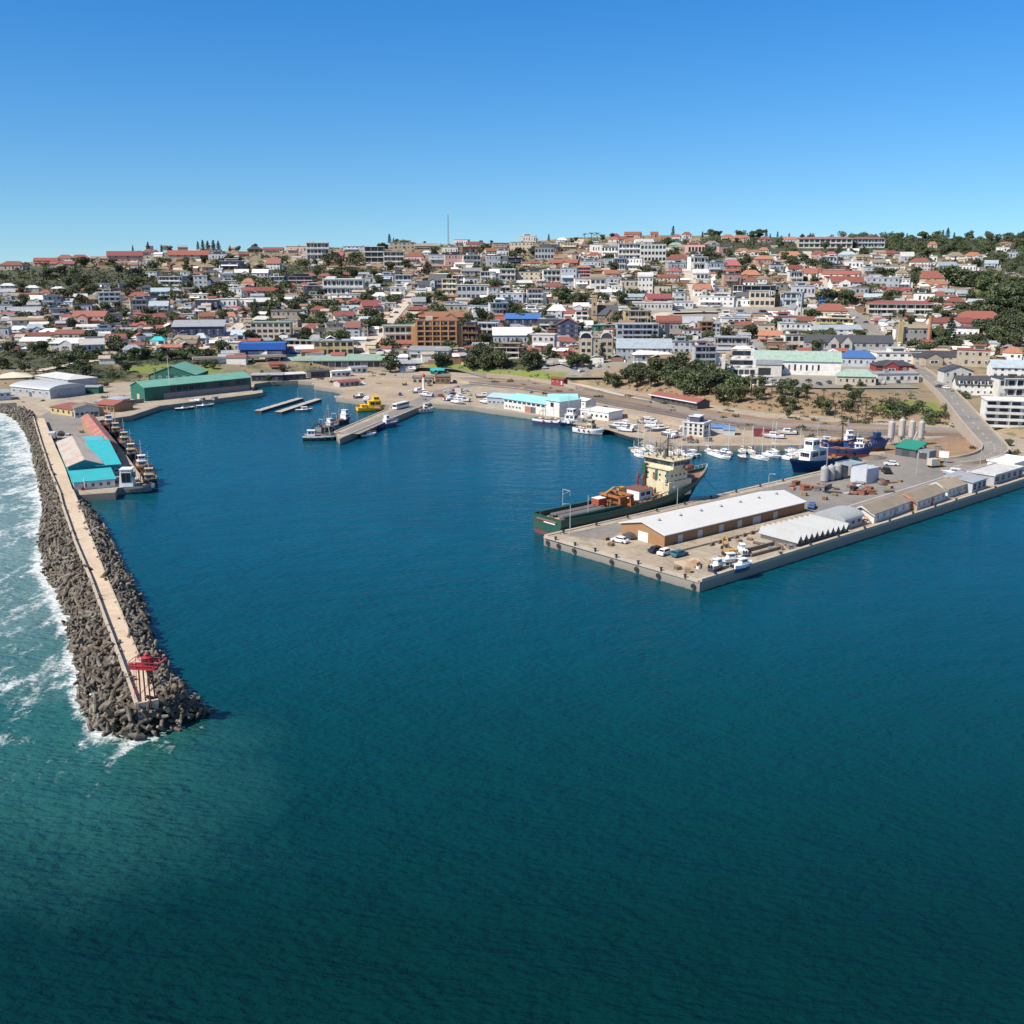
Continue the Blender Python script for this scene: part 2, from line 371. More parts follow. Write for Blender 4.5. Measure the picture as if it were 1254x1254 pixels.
# streets climbing through the town
for nm, px, w, mt in [
 ('climbing_street', [(437, 440), (455, 417), (474, 395), (496, 371), (509, 357)], (13, 10), M_pave),
 ('climbing_street', [(857, 376), (851, 352), (844, 335), (838, 322)], 13, M_pave), ('climbing_street', [(1035, 378), (1019, 360), (1002, 338), (993, 318), (988, 308)], 12, M_pave),
 ('main_street', [(1124, 455), (1100, 436), (1070, 408), (1040, 382), (1034, 376)], 11, M_road), ('cross_street', [(790, 392), (815, 383), (860, 382), (930, 383), (985, 380)], 18, M_pave),
 ('winding_street', [(1170, 357), (1192, 351), (1204, 343), (1203, 333), (1198, 328)], 12, M_road), ('winding_street', [(1214, 327), (1235, 334), (1254, 344), (1290, 352)], 14, M_road),
 ('lower_street', [(238, 430), (262, 421), (285, 405), (298, 396)], 10, M_pave), ('embankment_track', [(45, 455), (90, 446), (130, 440), (150, 437), (190, 431), (240, 430)], 8, M_pave),
 ('park_street', [(655, 449), (690, 444), (715, 452), (700, 462), (770, 462)], 11, M_road), ('station_street', [(470, 455), (520, 450), (560, 452), (600, 462)], 9, M_road),
 ('town_street', [(925, 425), (925, 445), (930, 470), (1000, 474), (1120, 474)], 15, M_road), ('narrow_lane', [(727, 378), (729, 358), (731, 350)], 8, M_pave),
 ('hill_street', [(505, 358), (560, 369), (640, 376), (770, 379)], 9, M_road), ('hill_street', [(300, 395), (330, 370), (340, 360)], 8, M_pave), ('summit_lane', [(706, 300), (712, 293)], 14, M_pave),
 ('terrace_street', [(60, 396), (170, 391), (250, 386), (330, 380), (450, 386)], 8, M_pave), ('terrace_street', [(600, 349), (700, 345), (800, 347), (900, 348), (1000, 345)], 7, M_pave), ('terrace_street', [(640, 328), (740, 328), (860, 334), (980, 330)], 7, M_pave)]:
    ribbon(nm, px, w, mt, .4)
# raised ramp road on the right, parapets and retaining walls included
def ramp_road():
    px = [(1122, 451, 12.5), (1137, 461, 11), (1160, 481, 9.6), (1174, 496, 8.8), (1187, 512, 7.8), (1199, 526, 6.6), (1210, 538, 5.6), (1218, 546, 4.8), (1219, 553, 4.2), (1206, 559.5, 3.6), (1186, 564, 3), (1165, 566, 2.56)]
    W = []
    for a, b in zip(px, px[1:]):
        for i in range(6):
            t = i / 6; W.append(P(a[0] + (b[0] - a[0]) * t, a[1] + (b[1] - a[1]) * t, a[2] + (b[2] - a[2]) * t))
    W.append(P(*px[-1]))
    for _ in range(6): W = [W[0]] + [(W[i - 1] + W[i] * 2 + W[i + 1]) / 4 for i in range(1, len(W) - 1)] + [W[-1]]
    road, wall, line = MB(), MB(), MB(); prev = None
    for i, p in enumerate(W):
        d = W[min(i + 1, len(W) - 1)] - W[max(i - 1, 0)]; d.z = 0; d.normalize(); s = Vector((-d.y, d.x, 0))
        w = 4.3; cur = [p + s * w, p - s * w, s]
        if prev:
            road.add([prev[0], prev[1], cur[1], cur[0]], [(0, 1, 2, 3)])
            if i % 3 == 0:
                up = Vector((0, 0, .03)); pp = (prev[0] + prev[1]) / 2; cc = (cur[0] + cur[1]) / 2
                line.add([pp + prev[2] * .12 + up, pp - prev[2] * .12 + up, cc - s * .12 + up, cc + s * .12 + up], [(0, 1, 2, 3)])
            for e, sg in ((0, 1), (1, -1)):
                hgt = .9
                a0, a1 = prev[e] + prev[2] * sg * .02, cur[e] + s * sg * .02; b0, b1 = prev[e] + prev[2] * sg * .5, cur[e] + s * sg * .5
                lo = lambda q: Vector((q.x, q.y, 1.5)); up = lambda q: Vector((q.x, q.y, q.z + hgt))
                wall.add([lo(a0), lo(a1), up(a1), up(a0), lo(b0), lo(b1), up(b1), up(b0)], [(0, 1, 2, 3), (5, 4, 7, 6), (3, 2, 6, 7)])
        prev = cur
    tag(road.build('ramp_road', M_asph), kind='structure'); tag(wall.build('ramp_retaining_wall', paint('pale_retaining_wall', (.48, .4, .31), .85, .3, .4)), 'pale parapet and retaining walls along the curving ramp road', 'wall')
    tag(line.build('ramp_centre_line', flat('road_paint', (.6, .6, .57))), kind='structure')
ramp_road()
for off in (0, 2.6):
    px = [(575, 468 + off), (630, 473 + off), (700, 483 + off), (760, 495 + off), (850, 511.5 + off), (935, 524 + off), (1060, 529.5 + off), (1182, 531 + off)]
    ribbon('railway_track', px, 3.4, M_rail, 0, z=2.53)
    for s_ in (-.12, .12): ribbon('railway_rail', [(x, y + s_) for x, y in px], .22, flat('rail_steel', (.2, .17, .15), .4, .3), 0, z=2.62)
# painted lines and coping
M_line = flat('road_paint', (.6, .6, .57))
def strip(name, px, w, mat, z0, z1):
    b = MB()
    for a, c in zip(px, px[1:]):
        p, q = P(*a), P(*c); d = (q - p); L = d.length; mid = (p + q) / 2
        b.box((mid.x, mid.y, (z0 + z1) / 2), (L, w, z1 - z0), math.atan2(d.y, d.x))
    return tag(b.build(name, mat), kind='structure')
for px in ([(1000, 632), (1060, 613), (1120, 595), (1175, 578)], [(985, 631), (1022, 631)], [(1168, 571), (1195, 566)]):
    ribbon('yard_line', px, .35, M_line, .004, z=2.515)
M_cope = groundmat('quay_coping', (.5, .42, .32), (.36, .3, .24), .3, stain=(.3, .1, .03), stainamt=.5)
strip('quay_coping', [(668, 657.2), (857, 712)], 1.4, M_cope, 2.3, 2.75)
strip('quay_coping', [(857.5, 711.6), (1091, 639.2), (1254, 587.2), (1500, 509.3)], 1.0, M_cope, 2.3, 3.1)
strip('quay_coping', [(668, 656), (978, 583.8), (1054, 566.3)], 1.1, M_cope, 2.3, 2.72)
strip('quay_coping', [(410, 529), (474, 501.4)], .7, M_cope, 2.3, 2.8); strip('quay_coping', [(417, 536.8), (462, 518), (486, 510), (509, 500.4), (527, 493.6)], .7, M_cope, 2.3, 2.8)

# ------------------------------------------------------------------ water
def make_water():
    M_BW = [(46, 517), (66, 570), (82, 612), (100, 655), (120, 706), (139, 757), (158, 806), (181, 862)]
    LEFT = [(0, 506), (20, 510), (38, 535), (47, 575), (57, 620), (50, 663), (55, 699), (79, 740), (88, 783), (96, 823), (103, 871), (115, 895), (143, 906), (167, 905), (205, 897), (258, 874)]
    def seg(x, y, pl):
        best = 1e9
        for a, b in zip(pl, pl[1:]):
            dx, dy = b[0] - a[0], b[1] - a[1]; t = max(0, min(1, ((x - a[0]) * dx + (y - a[1]) * dy) / (dx * dx + dy * dy)))
            best = min(best, math.hypot(x - a[0] - t * dx, y - a[1] - t * dy))
        return best
    def bwx(y): return interp([(q[1], q[0]) for q in M_BW], y)
    ys = [440 + 5 * i for i in range(0, 200)]; xs = list(range(-720, 1990, 9)); vs = []; at = []
    for y in ys:
        for x in xs:
            vs.append(tuple(P(x, y, 0)))
            d = seg(x, y, LEFT); left = x < bwx(y) if y < 862 else x < 181 + (y - 862) * .6
            tur = 0; foam = 0
            if y < 930 and x < bwx(y) + 20 and y > 495:
                tur = 1.0 + .55 * max(0, min(1, (860 - y) / 200.)) if x < bwx(y) else 0
            if y >= 862 or (x >= bwx(y) and y > 790):
                tur = max(0, 1 - max(0, x - 110) / (300 + (y - 862) * .3)) * max(0, 1 - max(0, y - 890) / 300) * .85
                if y < 900 and x > 180: tur *= max(0, (y - 800) / 100.) ** 1.5
            if x >= bwx(y) and y < 700: tur = max(tur, .55 * max(0, 1 - math.hypot((x - 112) / 70, (y - 625) / 32)))
            far = max(0, min(1, (760 - y) / 240.)); shore = max(0, min(1, (1150 - y) / 560.))  # shore follows camera distance, not the coast; it drives a painted reflection tint
            if left:
                sc = 1 + far * .4
                foam = max(0, 1 - d / (34 * sc)) ** 1.3 * (.66 if y < 870 else .42)
                if x < 90 and y < 640: foam = max(foam, .5 * max(0, 1 - d / 80.))
                foam = max(foam, .2 * (1 if x < 140 else 0) * max(0, 1 - max(0, y - 840) / 160.))
            else: foam = max(0, .2 - d / 70.) if y > 885 else 0
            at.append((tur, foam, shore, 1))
    nx = len(xs); fs = [(j * nx + i, j * nx + nx + i, j * nx + nx + i + 1, j * nx + i + 1) for j in range(len(ys) - 1) for i in range(nx - 1)]
    # wide outer skirt so that the sea reaches past the frame on every side
    o = len(vs); bx = [(-9000, -600), (9000, -600), (9000, 1500), (-9000, 1500)]
    vs += [(x, y, -.12) for x, y in bx]; at += [(.0, 0, 0, 1)] * 4; fs.append((o, o + 1, o + 2, o + 3))
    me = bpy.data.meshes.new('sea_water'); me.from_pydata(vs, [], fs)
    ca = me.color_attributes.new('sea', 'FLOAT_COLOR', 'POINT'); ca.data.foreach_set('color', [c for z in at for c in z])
    m = bpy.data.materials.new('sea_water'); n, b = nt(m); ge = node(n, 'ShaderNodeNewGeometry'); pos = ge.outputs['Position']
    va = node(n, 'ShaderNodeVertexColor', layer_name='sea'); sp = node(n, 'ShaderNodeSeparateColor'); n.links.new(va.outputs[0], sp.inputs[0])
    big = noise(n, pos, .012, 5, .6); med = noise(n, pos, .05, 6, .65)
    refl_tint = ramp(n, sp.outputs[2], [(0, (.0002, .022, .0225)), (.5, (.0003, .045, .052)), (1, (.0010, .076, .122))])  # sky reflection painted into base colour: darker green near, brighter blue far
    c = mix(n, ramp(n, big.outputs[0], [(.35, 0), (.7, .35)]).outputs[0], refl_tint.outputs[0], (.0003, .026, .034))
    ad = node(n, 'ShaderNodeMath', operation='MULTIPLY_ADD'); n.links.new(med.outputs[0], ad.inputs[0]); ad.inputs[1].default_value = .5; n.links.new(sp.outputs[0], ad.inputs[2])
    ms = node(n, 'ShaderNodeMath', operation='MULTIPLY'); n.links.new(ad.outputs[0], ms.inputs[0]); ms.inputs[1].default_value = .5
    tu = ramp(n, ms.outputs[0], [(.19, 0), (.55, 1)]); tm = ramp(n, ms.outputs[0], [(.6, (.022, .108, .10)), (.95, (.17, .25, .225))])
    c = mix(n, tu.outputs[0], c, tm.outputs[0])
    # foam: patches that break up by noise
    mp = node(n, 'ShaderNodeMapping'); mp.inputs['Scale'].default_value = (1, .45, 1); n.links.new(pos, mp.inputs[0])
    dn = noise(n, pos, .22, 5, .7); dv = node(n, 'ShaderNodeVectorMath', operation='MULTIPLY_ADD'); n.links.new(dn.outputs[1], dv.inputs[0]); dv.inputs[1].default_value = (5, 5, 5); n.links.new(mp.outputs[0], dv.inputs[2])
    f1 = noise(n, dv.outputs[0], .2, 8, .74); f2 = noise(n, dv.outputs[0], .5, 6, .7)
    fm = node(n, 'ShaderNodeMath', operation='MULTIPLY_ADD'); n.links.new(f2.outputs[0], fm.inputs[0]); fm.inputs[1].default_value = .45; n.links.new(f1.outputs[0], fm.inputs[2])
    fa = node(n, 'ShaderNodeMath', operation='MULTIPLY_ADD'); n.links.new(sp.outputs[1], fa.inputs[0]); fa.inputs[1].default_value = .55; n.links.new(fm.outputs[0], fa.inputs[2])
    fr = ramp(n, fa.outputs[0], [(.86, 0), (1.04, .72)])
    gate = ramp(n, sp.outputs[1], [(0, 0), (.06, 1)])
    fx = node(n, 'ShaderNodeMath', operation='MULTIPLY'); n.links.new(fr.outputs[0], fx.inputs[0]); n.links.new(gate.outputs[0], fx.inputs[1])
    c = mix(n, fx.outputs[0], c, (.78, .8, .8)); n.links.new(c, b.inputs['Base Color'])
    rr = node(n, 'ShaderNodeMapRange'); n.links.new(fx.outputs[0], rr.inputs[0]); rr.inputs[3].default_value = .035; rr.inputs[4].default_value = .8
    n.links.new(rr.outputs[0], b.inputs['Roughness']); b.inputs['IOR'].default_value = 1.33; b.inputs['Specular IOR Level'].default_value = .36; b.inputs['Specular Tint'].default_value = (.38, .88, 1, 1)
    # waves: wind chop over longer swell
    mp2 = node(n, 'ShaderNodeMapping'); mp2.inputs['Scale'].default_value = (.55, 1.1, 1); mp2.inputs['Rotation'].default_value = (0, 0, .35); n.links.new(pos, mp2.inputs[0])
    w1 = noise(n, mp2.outputs[0], 1.05, 4, .5); w2 = noise(n, mp2.outputs[0], .16, 3, .5); w3 = noise(n, pos, .03, 3)
    h = node(n, 'ShaderNodeMath', operation='MULTIPLY_ADD'); n.links.new(w2.outputs[0], h.inputs[0]); h.inputs[1].default_value = 2.4; n.links.new(w1.outputs[0], h.inputs[2])
    gu = ramp(n, w3.outputs[0], [(.3, .8), (.7, 1)])
    bp = node(n, 'ShaderNodeBump'); bp.inputs['Distance'].default_value = 1.15; n.links.new(gu.outputs[0], bp.inputs['Strength']); n.links.new(h.outputs[0], bp.inputs['Height'])
    # body colour scattered from below, painted reflection tint included (steep chop) under a clear reflecting surface (gentler slopes)
    bg_ = node(n, 'ShaderNodeBump'); bg_.inputs['Distance'].default_value = .16; n.links.new(gu.outputs[0], bg_.inputs['Strength']); n.links.new(h.outputs[0], bg_.inputs['Height'])
    df = node(n, 'ShaderNodeBsdfDiffuse'); n.links.new(c, df.inputs[0]); n.links.new(bp.outputs[0], df.inputs['Normal'])
    gl = node(n, 'ShaderNodeBsdfGlossy'); gl.inputs['Roughness'].default_value = .12; gl.inputs[0].default_value = (.80, .95, 1, 1); n.links.new(bg_.outputs[0], gl.inputs['Normal'])
    fr_ = node(n, 'ShaderNodeFresnel'); fr_.inputs[0].default_value = 1.33; n.links.new(bg_.outputs[0], fr_.inputs['Normal'])
    nf = node(n, 'ShaderNodeMath', operation='SUBTRACT'); nf.inputs[0].default_value = 1; n.links.new(fx.outputs[0], nf.inputs[1])
    fm2 = node(n, 'ShaderNodeMath', operation='MULTIPLY'); n.links.new(fr_.outputs[0], fm2.inputs[0]); n.links.new(nf.outputs[0], fm2.inputs[1])
    fm3 = node(n, 'ShaderNodeMath', operation='MULTIPLY'); n.links.new(fm2.outputs[0], fm3.inputs[0]); fm3.inputs[1].default_value = .75
    sh = node(n, 'ShaderNodeMixShader'); n.links.new(fm3.outputs[0], sh.inputs[0]); n.links.new(df.outputs[0], sh.inputs[1]); n.links.new(gl.outputs[0], sh.inputs[2])
    out_ = [q for q in n.nodes if q.type == 'OUTPUT_MATERIAL'][0]; n.links.new(sh.outputs[0], out_.inputs[0]); n.nodes.remove(b)
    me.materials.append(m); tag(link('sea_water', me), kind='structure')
make_water()

# ------------------------------------------------------------------ breakwater
BL = [(41, 512), (51, 546), (62, 579), (73, 605), (76.6, 620), (92, 665), (112, 713), (130, 763), (148, 811), (167.5, 865)]
BR = [(54, 512), (68, 547), (79, 571), (89, 600), (98, 620), (109, 651), (127, 699), (148, 749), (167, 797), (195, 859)]
M_deck = groundmat('breakwater_deck', (.60, .48, .35), (.48, .37, .27), .09, stain=(.25, .15, .09), stainamt=.45)
M_para = groundmat('breakwater_parapet', (.52, .43, .33), (.4, .33, .26), .3)
def breakwater():
    zt = 4.6
    L = [P(x, y, zt) for x, y in BL]; Rr = [P(x, y, zt) for x, y in BR]
    Rr[-1] = P(194, 861, zt); L[-1] = P(168, 866, zt)
    rt = root('breakwater', (0, 0, 0), 0, 'long narrow concrete breakwater walkway running out from the left wharf', 'breakwater')
    MB().prism([tuple(p)[:2] for p in L] + [tuple(p)[:2] for p in reversed(Rr)], -3, zt).build('deck', M_deck, rt)
    w = MB()
    for i in range(len(L) - 1):
        a, b = L[i], L[i + 1]; d = b - a; mid = (a + b) / 2; nrm = Vector((-d.y, d.x, 0)).normalized()
        w.box((mid.x, mid.y, zt + .4), (d.length + .1, .5, .85), math.atan2(d.y, d.x))
    a, b = L[-1], Rr[-1]; d = b - a; mid = (a + b) / 2
    w.box((mid.x, mid.y, zt + .35), (d.length, .5, .75), math.atan2(d.y, d.x))
    w.build('parapet', M_para, rt)
    k = MB()
    for i in range(3, len(Rr) - 1):
        a, b = Rr[i], Rr[i + 1]; d = b - a; mid = (a + b) / 2
        k.box((mid.x, mid.y, zt + .1), (d.length, .35, .25), math.atan2(d.y, d.x))
    k.build('kerb', M_para, rt)
breakwater()
# ------------------------------------------------------------------ dolosse on the breakwater
def dolos_mesh():
    b = MB()
    b.tube((-1.0, 0, 0), (1.0, 0, 0), .34, .34, 8)
    for x, ax in ((-1.0, (0, 1, 0)), (1.0, (0, 0, 1))):
        a = Vector(ax)
        b.tube(Vector((x, 0, 0)), Vector((x, 0, 0)) + a * 1.15, .38, .24, 8); b.tube(Vector((x, 0, 0)), Vector((x, 0, 0)) - a * 1.15, .38, .24, 8)
    return b
def rocks():
    m = bpy.data.materials.new('weathered_dolos_concrete'); n, b = nt(m); ge = node(n, 'ShaderNodeNewGeometry'); oi = node(n, 'ShaderNodeObjectInfo')
    sx = node(n, 'ShaderNodeSeparateXYZ'); n.links.new(ge.outputs['Position'], sx.inputs[0])
    q = noise(n, ge.outputs['Position'], .6, 6, .7); q2 = noise(n, ge.outputs['Position'], .12, 3)
    c = mix(n, ramp(n, q.outputs[0], [(.35, 0), (.65, 1)]).outputs[0], (.225, .19, .145), (.07, .056, .042))
    c = mix(n, ramp(n, q2.outputs[0], [(.4, 0), (.7, .6)]).outputs[0], c, (.30, .265, .215))
    c = mix(n, ramp(n, ge.outputs['Random Per Island'], [(.25, 0), (1, .75)]).outputs[0], c, (.055, .042, .03))
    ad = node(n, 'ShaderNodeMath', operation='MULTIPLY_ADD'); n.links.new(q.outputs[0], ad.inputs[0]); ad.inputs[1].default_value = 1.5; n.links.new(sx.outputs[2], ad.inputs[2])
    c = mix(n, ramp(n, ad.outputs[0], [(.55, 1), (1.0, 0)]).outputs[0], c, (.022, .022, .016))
    n.links.new(c, b.inputs['Base Color']); b.inputs['Roughness'].default_value = .85
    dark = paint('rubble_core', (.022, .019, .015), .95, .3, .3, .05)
    PR = [((36, 503), (-14, 501)), ((41, 510), (8, 507)), ((43, 518), (24, 517)), ((51, 546), (37, 539)), ((62, 579), (46, 576)), ((76.6, 620), (56, 620)), ((92, 665), (50, 663)), ((112, 713), (58, 703)), ((130, 763), (80, 742)),
          ((148, 811), (93, 812)), ((160, 845), (102, 862)), ((168, 866), (112, 892)), ((168, 867), (140, 906)), ((173, 868), (167, 907)), ((185, 866), (207, 899)), ((194, 861), (257, 877)), ((194, 859), (234, 858)), ((185, 838), (208, 830)),
          ((167, 797), (187, 793)), ((148, 749), (171, 741)), ((127, 699), (152, 705)), ((109, 651), (125, 648)), ((99, 622), (105, 623))]
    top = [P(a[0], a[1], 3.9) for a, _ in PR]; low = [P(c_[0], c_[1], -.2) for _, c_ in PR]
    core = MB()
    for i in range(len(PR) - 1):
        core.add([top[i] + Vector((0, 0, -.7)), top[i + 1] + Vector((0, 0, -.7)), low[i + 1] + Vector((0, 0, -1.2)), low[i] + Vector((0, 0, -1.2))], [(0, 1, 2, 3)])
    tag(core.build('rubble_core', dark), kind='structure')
    rnd = random.Random(3); pts = []
    for i in range(len(PR) - 1):
        a, b_, c_, d = top[i], top[i + 1], low[i + 1], low[i]
        area = ((b_ - a).cross(d - a)).length / 2 + ((b_ - c_).cross(d - c_)).length / 2
        for _ in range(int(area / 1.4)):
            u, v = rnd.random(), rnd.random() ** .85
            p = a.lerp(b_, u).lerp(d.lerp(c_, u), v)
            bulge = 4 * v * (1 - v) * .8
            pts.append((p + Vector((0, 0, .15 + bulge + rnd.uniform(-.5, .7))), rnd.uniform(.66, 1.15)))
    pts.sort(key=lambda q: q[0].y)
    def rot(): return (rnd.uniform(0, 6.28), rnd.uniform(-.9, .9), rnd.uniform(0, 6.28))
    me = dolos_mesh().mesh('dolos', m)
    from mathutils import Euler
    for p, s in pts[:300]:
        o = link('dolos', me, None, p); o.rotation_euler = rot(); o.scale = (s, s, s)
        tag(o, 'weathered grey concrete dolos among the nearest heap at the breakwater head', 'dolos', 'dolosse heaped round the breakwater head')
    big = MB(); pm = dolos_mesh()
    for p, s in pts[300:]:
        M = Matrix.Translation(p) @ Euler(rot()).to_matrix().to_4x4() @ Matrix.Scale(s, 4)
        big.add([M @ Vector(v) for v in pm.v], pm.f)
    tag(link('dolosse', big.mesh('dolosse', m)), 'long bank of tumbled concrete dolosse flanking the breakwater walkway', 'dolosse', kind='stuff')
rocks()

# ------------------------------------------------------------------ generic pieces
def window_mesh(name, fw=.09, frame=None):
    fm = frame or flat('window_frame_white', (.7, .7, .68)); b = MB()
    b.box((0, -.03, 0), (1 - 2 * fw, .05, 1 - 2 * fw), 0, 1)
    for c, d in (((0, -.06, .5 - fw / 2), (1, .12, fw)), ((0, -.06, -.5 + fw / 2), (1, .12, fw)), ((-.5 + fw / 2, -.06, 0), (fw, .12, 1 - 2 * fw)), ((.5 - fw / 2, -.06, 0), (fw, .12, 1 - 2 * fw)), ((0, -.05, 0), (.05, .08, 1 - 2 * fw))):
        b.box(c, d, 0, 0)
    return b.mesh(name, [fm, glassm()])
WIN = window_mesh('window')
WIND = window_mesh('window', .06, flat('window_frame_dark', (.06, .06, .065)))
def door_mesh():
    b = MB(); b.box((0, -.03, .5), (1, .06, 1)); b.box((0, -.07, .5), (.86, .06, .02)); b.box((0, -.07, .25), (.86, .06, .02)); b.box((0, -.07, .75), (.86, .06, .02)); return b
DOORS = {}
def door(rt, x, y, w, h, col=(.5, .5, .5), rz=0, name='door', z=0):
    k = tuple(col)
    if k not in DOORS: DOORS[k] = door_mesh().mesh('door', flat('door_paint_%d' % len(DOORS), col))
    return link(name, DOORS[k], rt, (x, y, z), rz, (w, 1, h))
def win(rt, x, y, z, w, h, rz=0, me=None): return link('window', me or WIN, rt, (x, y, z), rz, (w, 1, h))
def wall_part(rt, w, d, h, rise, rk, mat, x0=None, base=-2.5, name='wall'):
    x0 = -w / 2 if x0 is None else x0; b = MB()
    if rk == 'g': b.xprism([(0, base), (d, base), (d, h), (d / 2, h + rise), (0, h)], x0, x0 + w)
    elif rk == 't':
        vs = [(x0, 0, base), (x0 + w, 0, base), (x0 + w, 0, h), (x0 + w / 2, 0, h + rise), (x0, 0, h)]; vs += [(x, d, z) for x, y, z in vs]
        b.add(vs, [(0, 1, 2, 3, 4), (9, 8, 7, 6, 5)] + [(i, 5 + i, 5 + (i + 1) % 5, (i + 1) % 5) for i in range(5)])
    else: b.box((x0 + w / 2, d / 2, (h + base) / 2), (w, d, h - base))
    return b.build(name, mat, rt)
def roof_part(rt, w, d, h, rise, rk, mat, x0=None, o=.5, th=.22, name='roof'):
    x0 = -w / 2 if x0 is None else x0; b = MB(); x1 = x0 + w
    if rk == 'g':
        k = rise / (d / 2); z0 = h - o * k
        for ys in ((-o, d / 2), (d + o, d / 2)):
            b.xprism([(ys[0], z0 + .02), (ys[1], h + rise + .02), (ys[1], h + rise + th), (ys[0], z0 + th)], x0 - o, x1 + o)
    elif rk == 't':
        k = rise / (w / 2); z0 = h - o * k; xm = (x0 + x1) / 2
        for xs in (x0 - o, x1 + o):
            vs = [(xs, -o, z0 + .02), (xm, -o, h + rise + .02), (xm, -o, h + rise + th), (xs, -o, z0 + th)]; vs += [(x, d + o, z) for x, y, z in vs]
            b.add(vs, [(0, 1, 2, 3), (7, 6, 5, 4)] + [(i, 4 + i, 4 + (i + 1) % 4, (i + 1) % 4) for i in range(4)])
    elif rk == 'h':
        m = min(w, d) / 2
        vs = [(x0 - o, -o, h + .01), (x1 + o, -o, h + .01), (x1 + o, d + o, h + .01), (x0 - o, d + o, h + .01)]
        if w >= d: vs += [(x0 + m * .9, d / 2, h + rise), (x1 - m * .9, d / 2, h + rise)]; fs = [(0, 1, 5, 4), (1, 2, 5), (2, 3, 4, 5), (3, 0, 4), (3, 2, 1, 0)]
        else: vs += [((x0 + x1) / 2, m * .9, h + rise), ((x0 + x1) / 2, d - m * .9, h + rise)]; fs = [(0, 1, 4), (1, 2, 5, 4), (2, 3, 5), (3, 0, 4, 5), (3, 2, 1, 0)]
        b.add(vs, fs)
    elif rk == 's':      # single slope falling to the front
        b.xprism([(-o, h + .02), (d + o, h + rise + .02), (d + o, h + rise + th), (-o, h + th)], x0 - o, x1 + o)
    elif rk == 'v':      # barrel
        n = 12; prof = [(d / 2 - (d / 2 + o) * math.cos(math.pi * i / n), h + rise * math.sin(math.pi * i / n) + .02) for i in range(n + 1)]
        b.xprism(prof, x0 - .3, x1 + .3)
    else:                # flat roof with a fascia and an upstand
        b.box(((x0 + x1) / 2, d / 2, h + th / 2), (w + .7, d + .7, th))
        for c, s in ((((x0 + x1) / 2, -.2, h + th + .15), (w + .7, .3, .3)), (((x0 + x1) / 2, d + .2, h + th + .15), (w + .7, .3, .3)), ((x0 - .2, d / 2, h + th + .15), (.3, d + .1, .3)), ((x1 + .2, d / 2, h + th + .15), (.3, d + .1, .3))): b.box(c, s)
    return b.build(name, mat, rt)
def building(name, label, cat, p1, p2, d, h, rise, rk, wk, rfk, z=2.5, group=None, o=.5, base=-1.0, land=None):
    """a building whose near long wall stands on the ground between two photo pixels"""
    a, c = P(p1[0], p1[1], z), P(p2[0], p2[1], z)
    rt = root(name, a, heading(a, c), label, cat, group); L = (c - a).length
    wall_part(rt, L, d, h, rise, rk, wk if not isinstance(wk, str) else wallm(wk), 0, base)
    roof_part(rt, L, d, h, rise, rk, rfk if not isinstance(rfk, str) else roofm(rfk), 0, o)
    if land: MARKS.append(((p1[0] + p2[0]) / 2, (p1[1] + p2[1]) / 2 - 6, land))
    return rt, L
def row(rt, L, z, w, h, n, y=-.02, x0=None, x1=None, me=None):
    x0 = L / n / 2 if x0 is None else x0; x1 = L - x0 if x1 is None else x1
    for i in range(n): win(rt, x0 + (x1 - x0) * (i / (n - 1) if n > 1 else .5), y, z, w, h, 0, me)
# ------------------------------------------------------------------ quay four: the long brick shed
a, c = P(813.5, 670.5), P(984.5, 628); L = (c - a).length
brick = paint('shed_brick', (.33, .175, .08), .85, .3, .35, .05, bump=4)
tinw = paint('white_tin_roof', (.60, .59, .56), .6, .25, .12, .03, corr=2.0, dirtcol=(.5, .46, .4))
rt = root('transit_shed', a, heading(a, c), 'long brown brick transit shed under a wide white tin roof on the quay', 'warehouse'); MARKS.append((875, 645, 'white roofed transit shed'))
D_ = 16.0
wall_part(rt, L, D_, 3.3, 1.9, 'g', brick, 0, -.3); RF = roof_part(rt, L, D_, 3.3, 1.9, 'g', tinw, 0, .55, .25)
for t in (.1, .23, .375, .505, .63, .77): door(rt, L * t, -.02, 1.9 if t != .63 else 3.4, 2.5, (.5, .47, .44))
MB().box((L / 2, -3.0, .2), (L + 2, 4.5, .5)).build('loading_dock', M_conc, rt); dr = door(rt, -.02, D_ * .48, 3.6, 2.6, (.72, .7, .66), -math.pi / 2, 'sliding_door')
for i in range(7):
    v = MB().lathe([(.22, 0), (.22, .5), (.5, .55), (.42, .8), (.1, .95)], n=10).build('roof_vent', flat('galvanised', (.42, .42, .41), .4), RF, (L * (.08 + i * .14), D_ / 2 - 1.2, 4.85))
# saw-toothed silver shed, arched shed
a, c = P(975, 670.5), P(1040, 653); L = (c - a).length
silver = paint('galvanised_sheet', (.36, .37, .37), .6, .4, .25, .05, metal=0, dirtcol=(.3, .27, .23))
rt = root('saw_toothed_shed', a, heading(a, c), 'low silver shed of ten narrow gabled bays side by side along the quay edge', 'shed'); MARKS.append((995, 655, 'silver saw toothed shed'))
n_ = 10; w_ = L / n_
for i in range(n_):
    q = MB(); x0 = i * w_
    for xs in (x0 + .02, x0 + w_ - .02):
        xm = x0 + w_ / 2; vs = [(xs, -.4, 1.1), (xm, -.4, 3.0), (xm, -.4, 3.12), (xs, -.4, 1.22)]; vs += [(x, 12.5, z) for x, y, z in vs]
        q.add(vs, [(0, 1, 2, 3), (7, 6, 5, 4)] + [(k, 4 + k, 4 + (k + 1) % 4, (k + 1) % 4) for k in range(4)])
    q.build('gabled_bay', silver, rt)
fr = MB(); fr.box((L / 2, 6, .45), (L - .5, 11.6, 1.1)); fr.build('wall', paint('dark_shed_wall', (.1, .1, .1), .8, .2, .3, .02), rt)
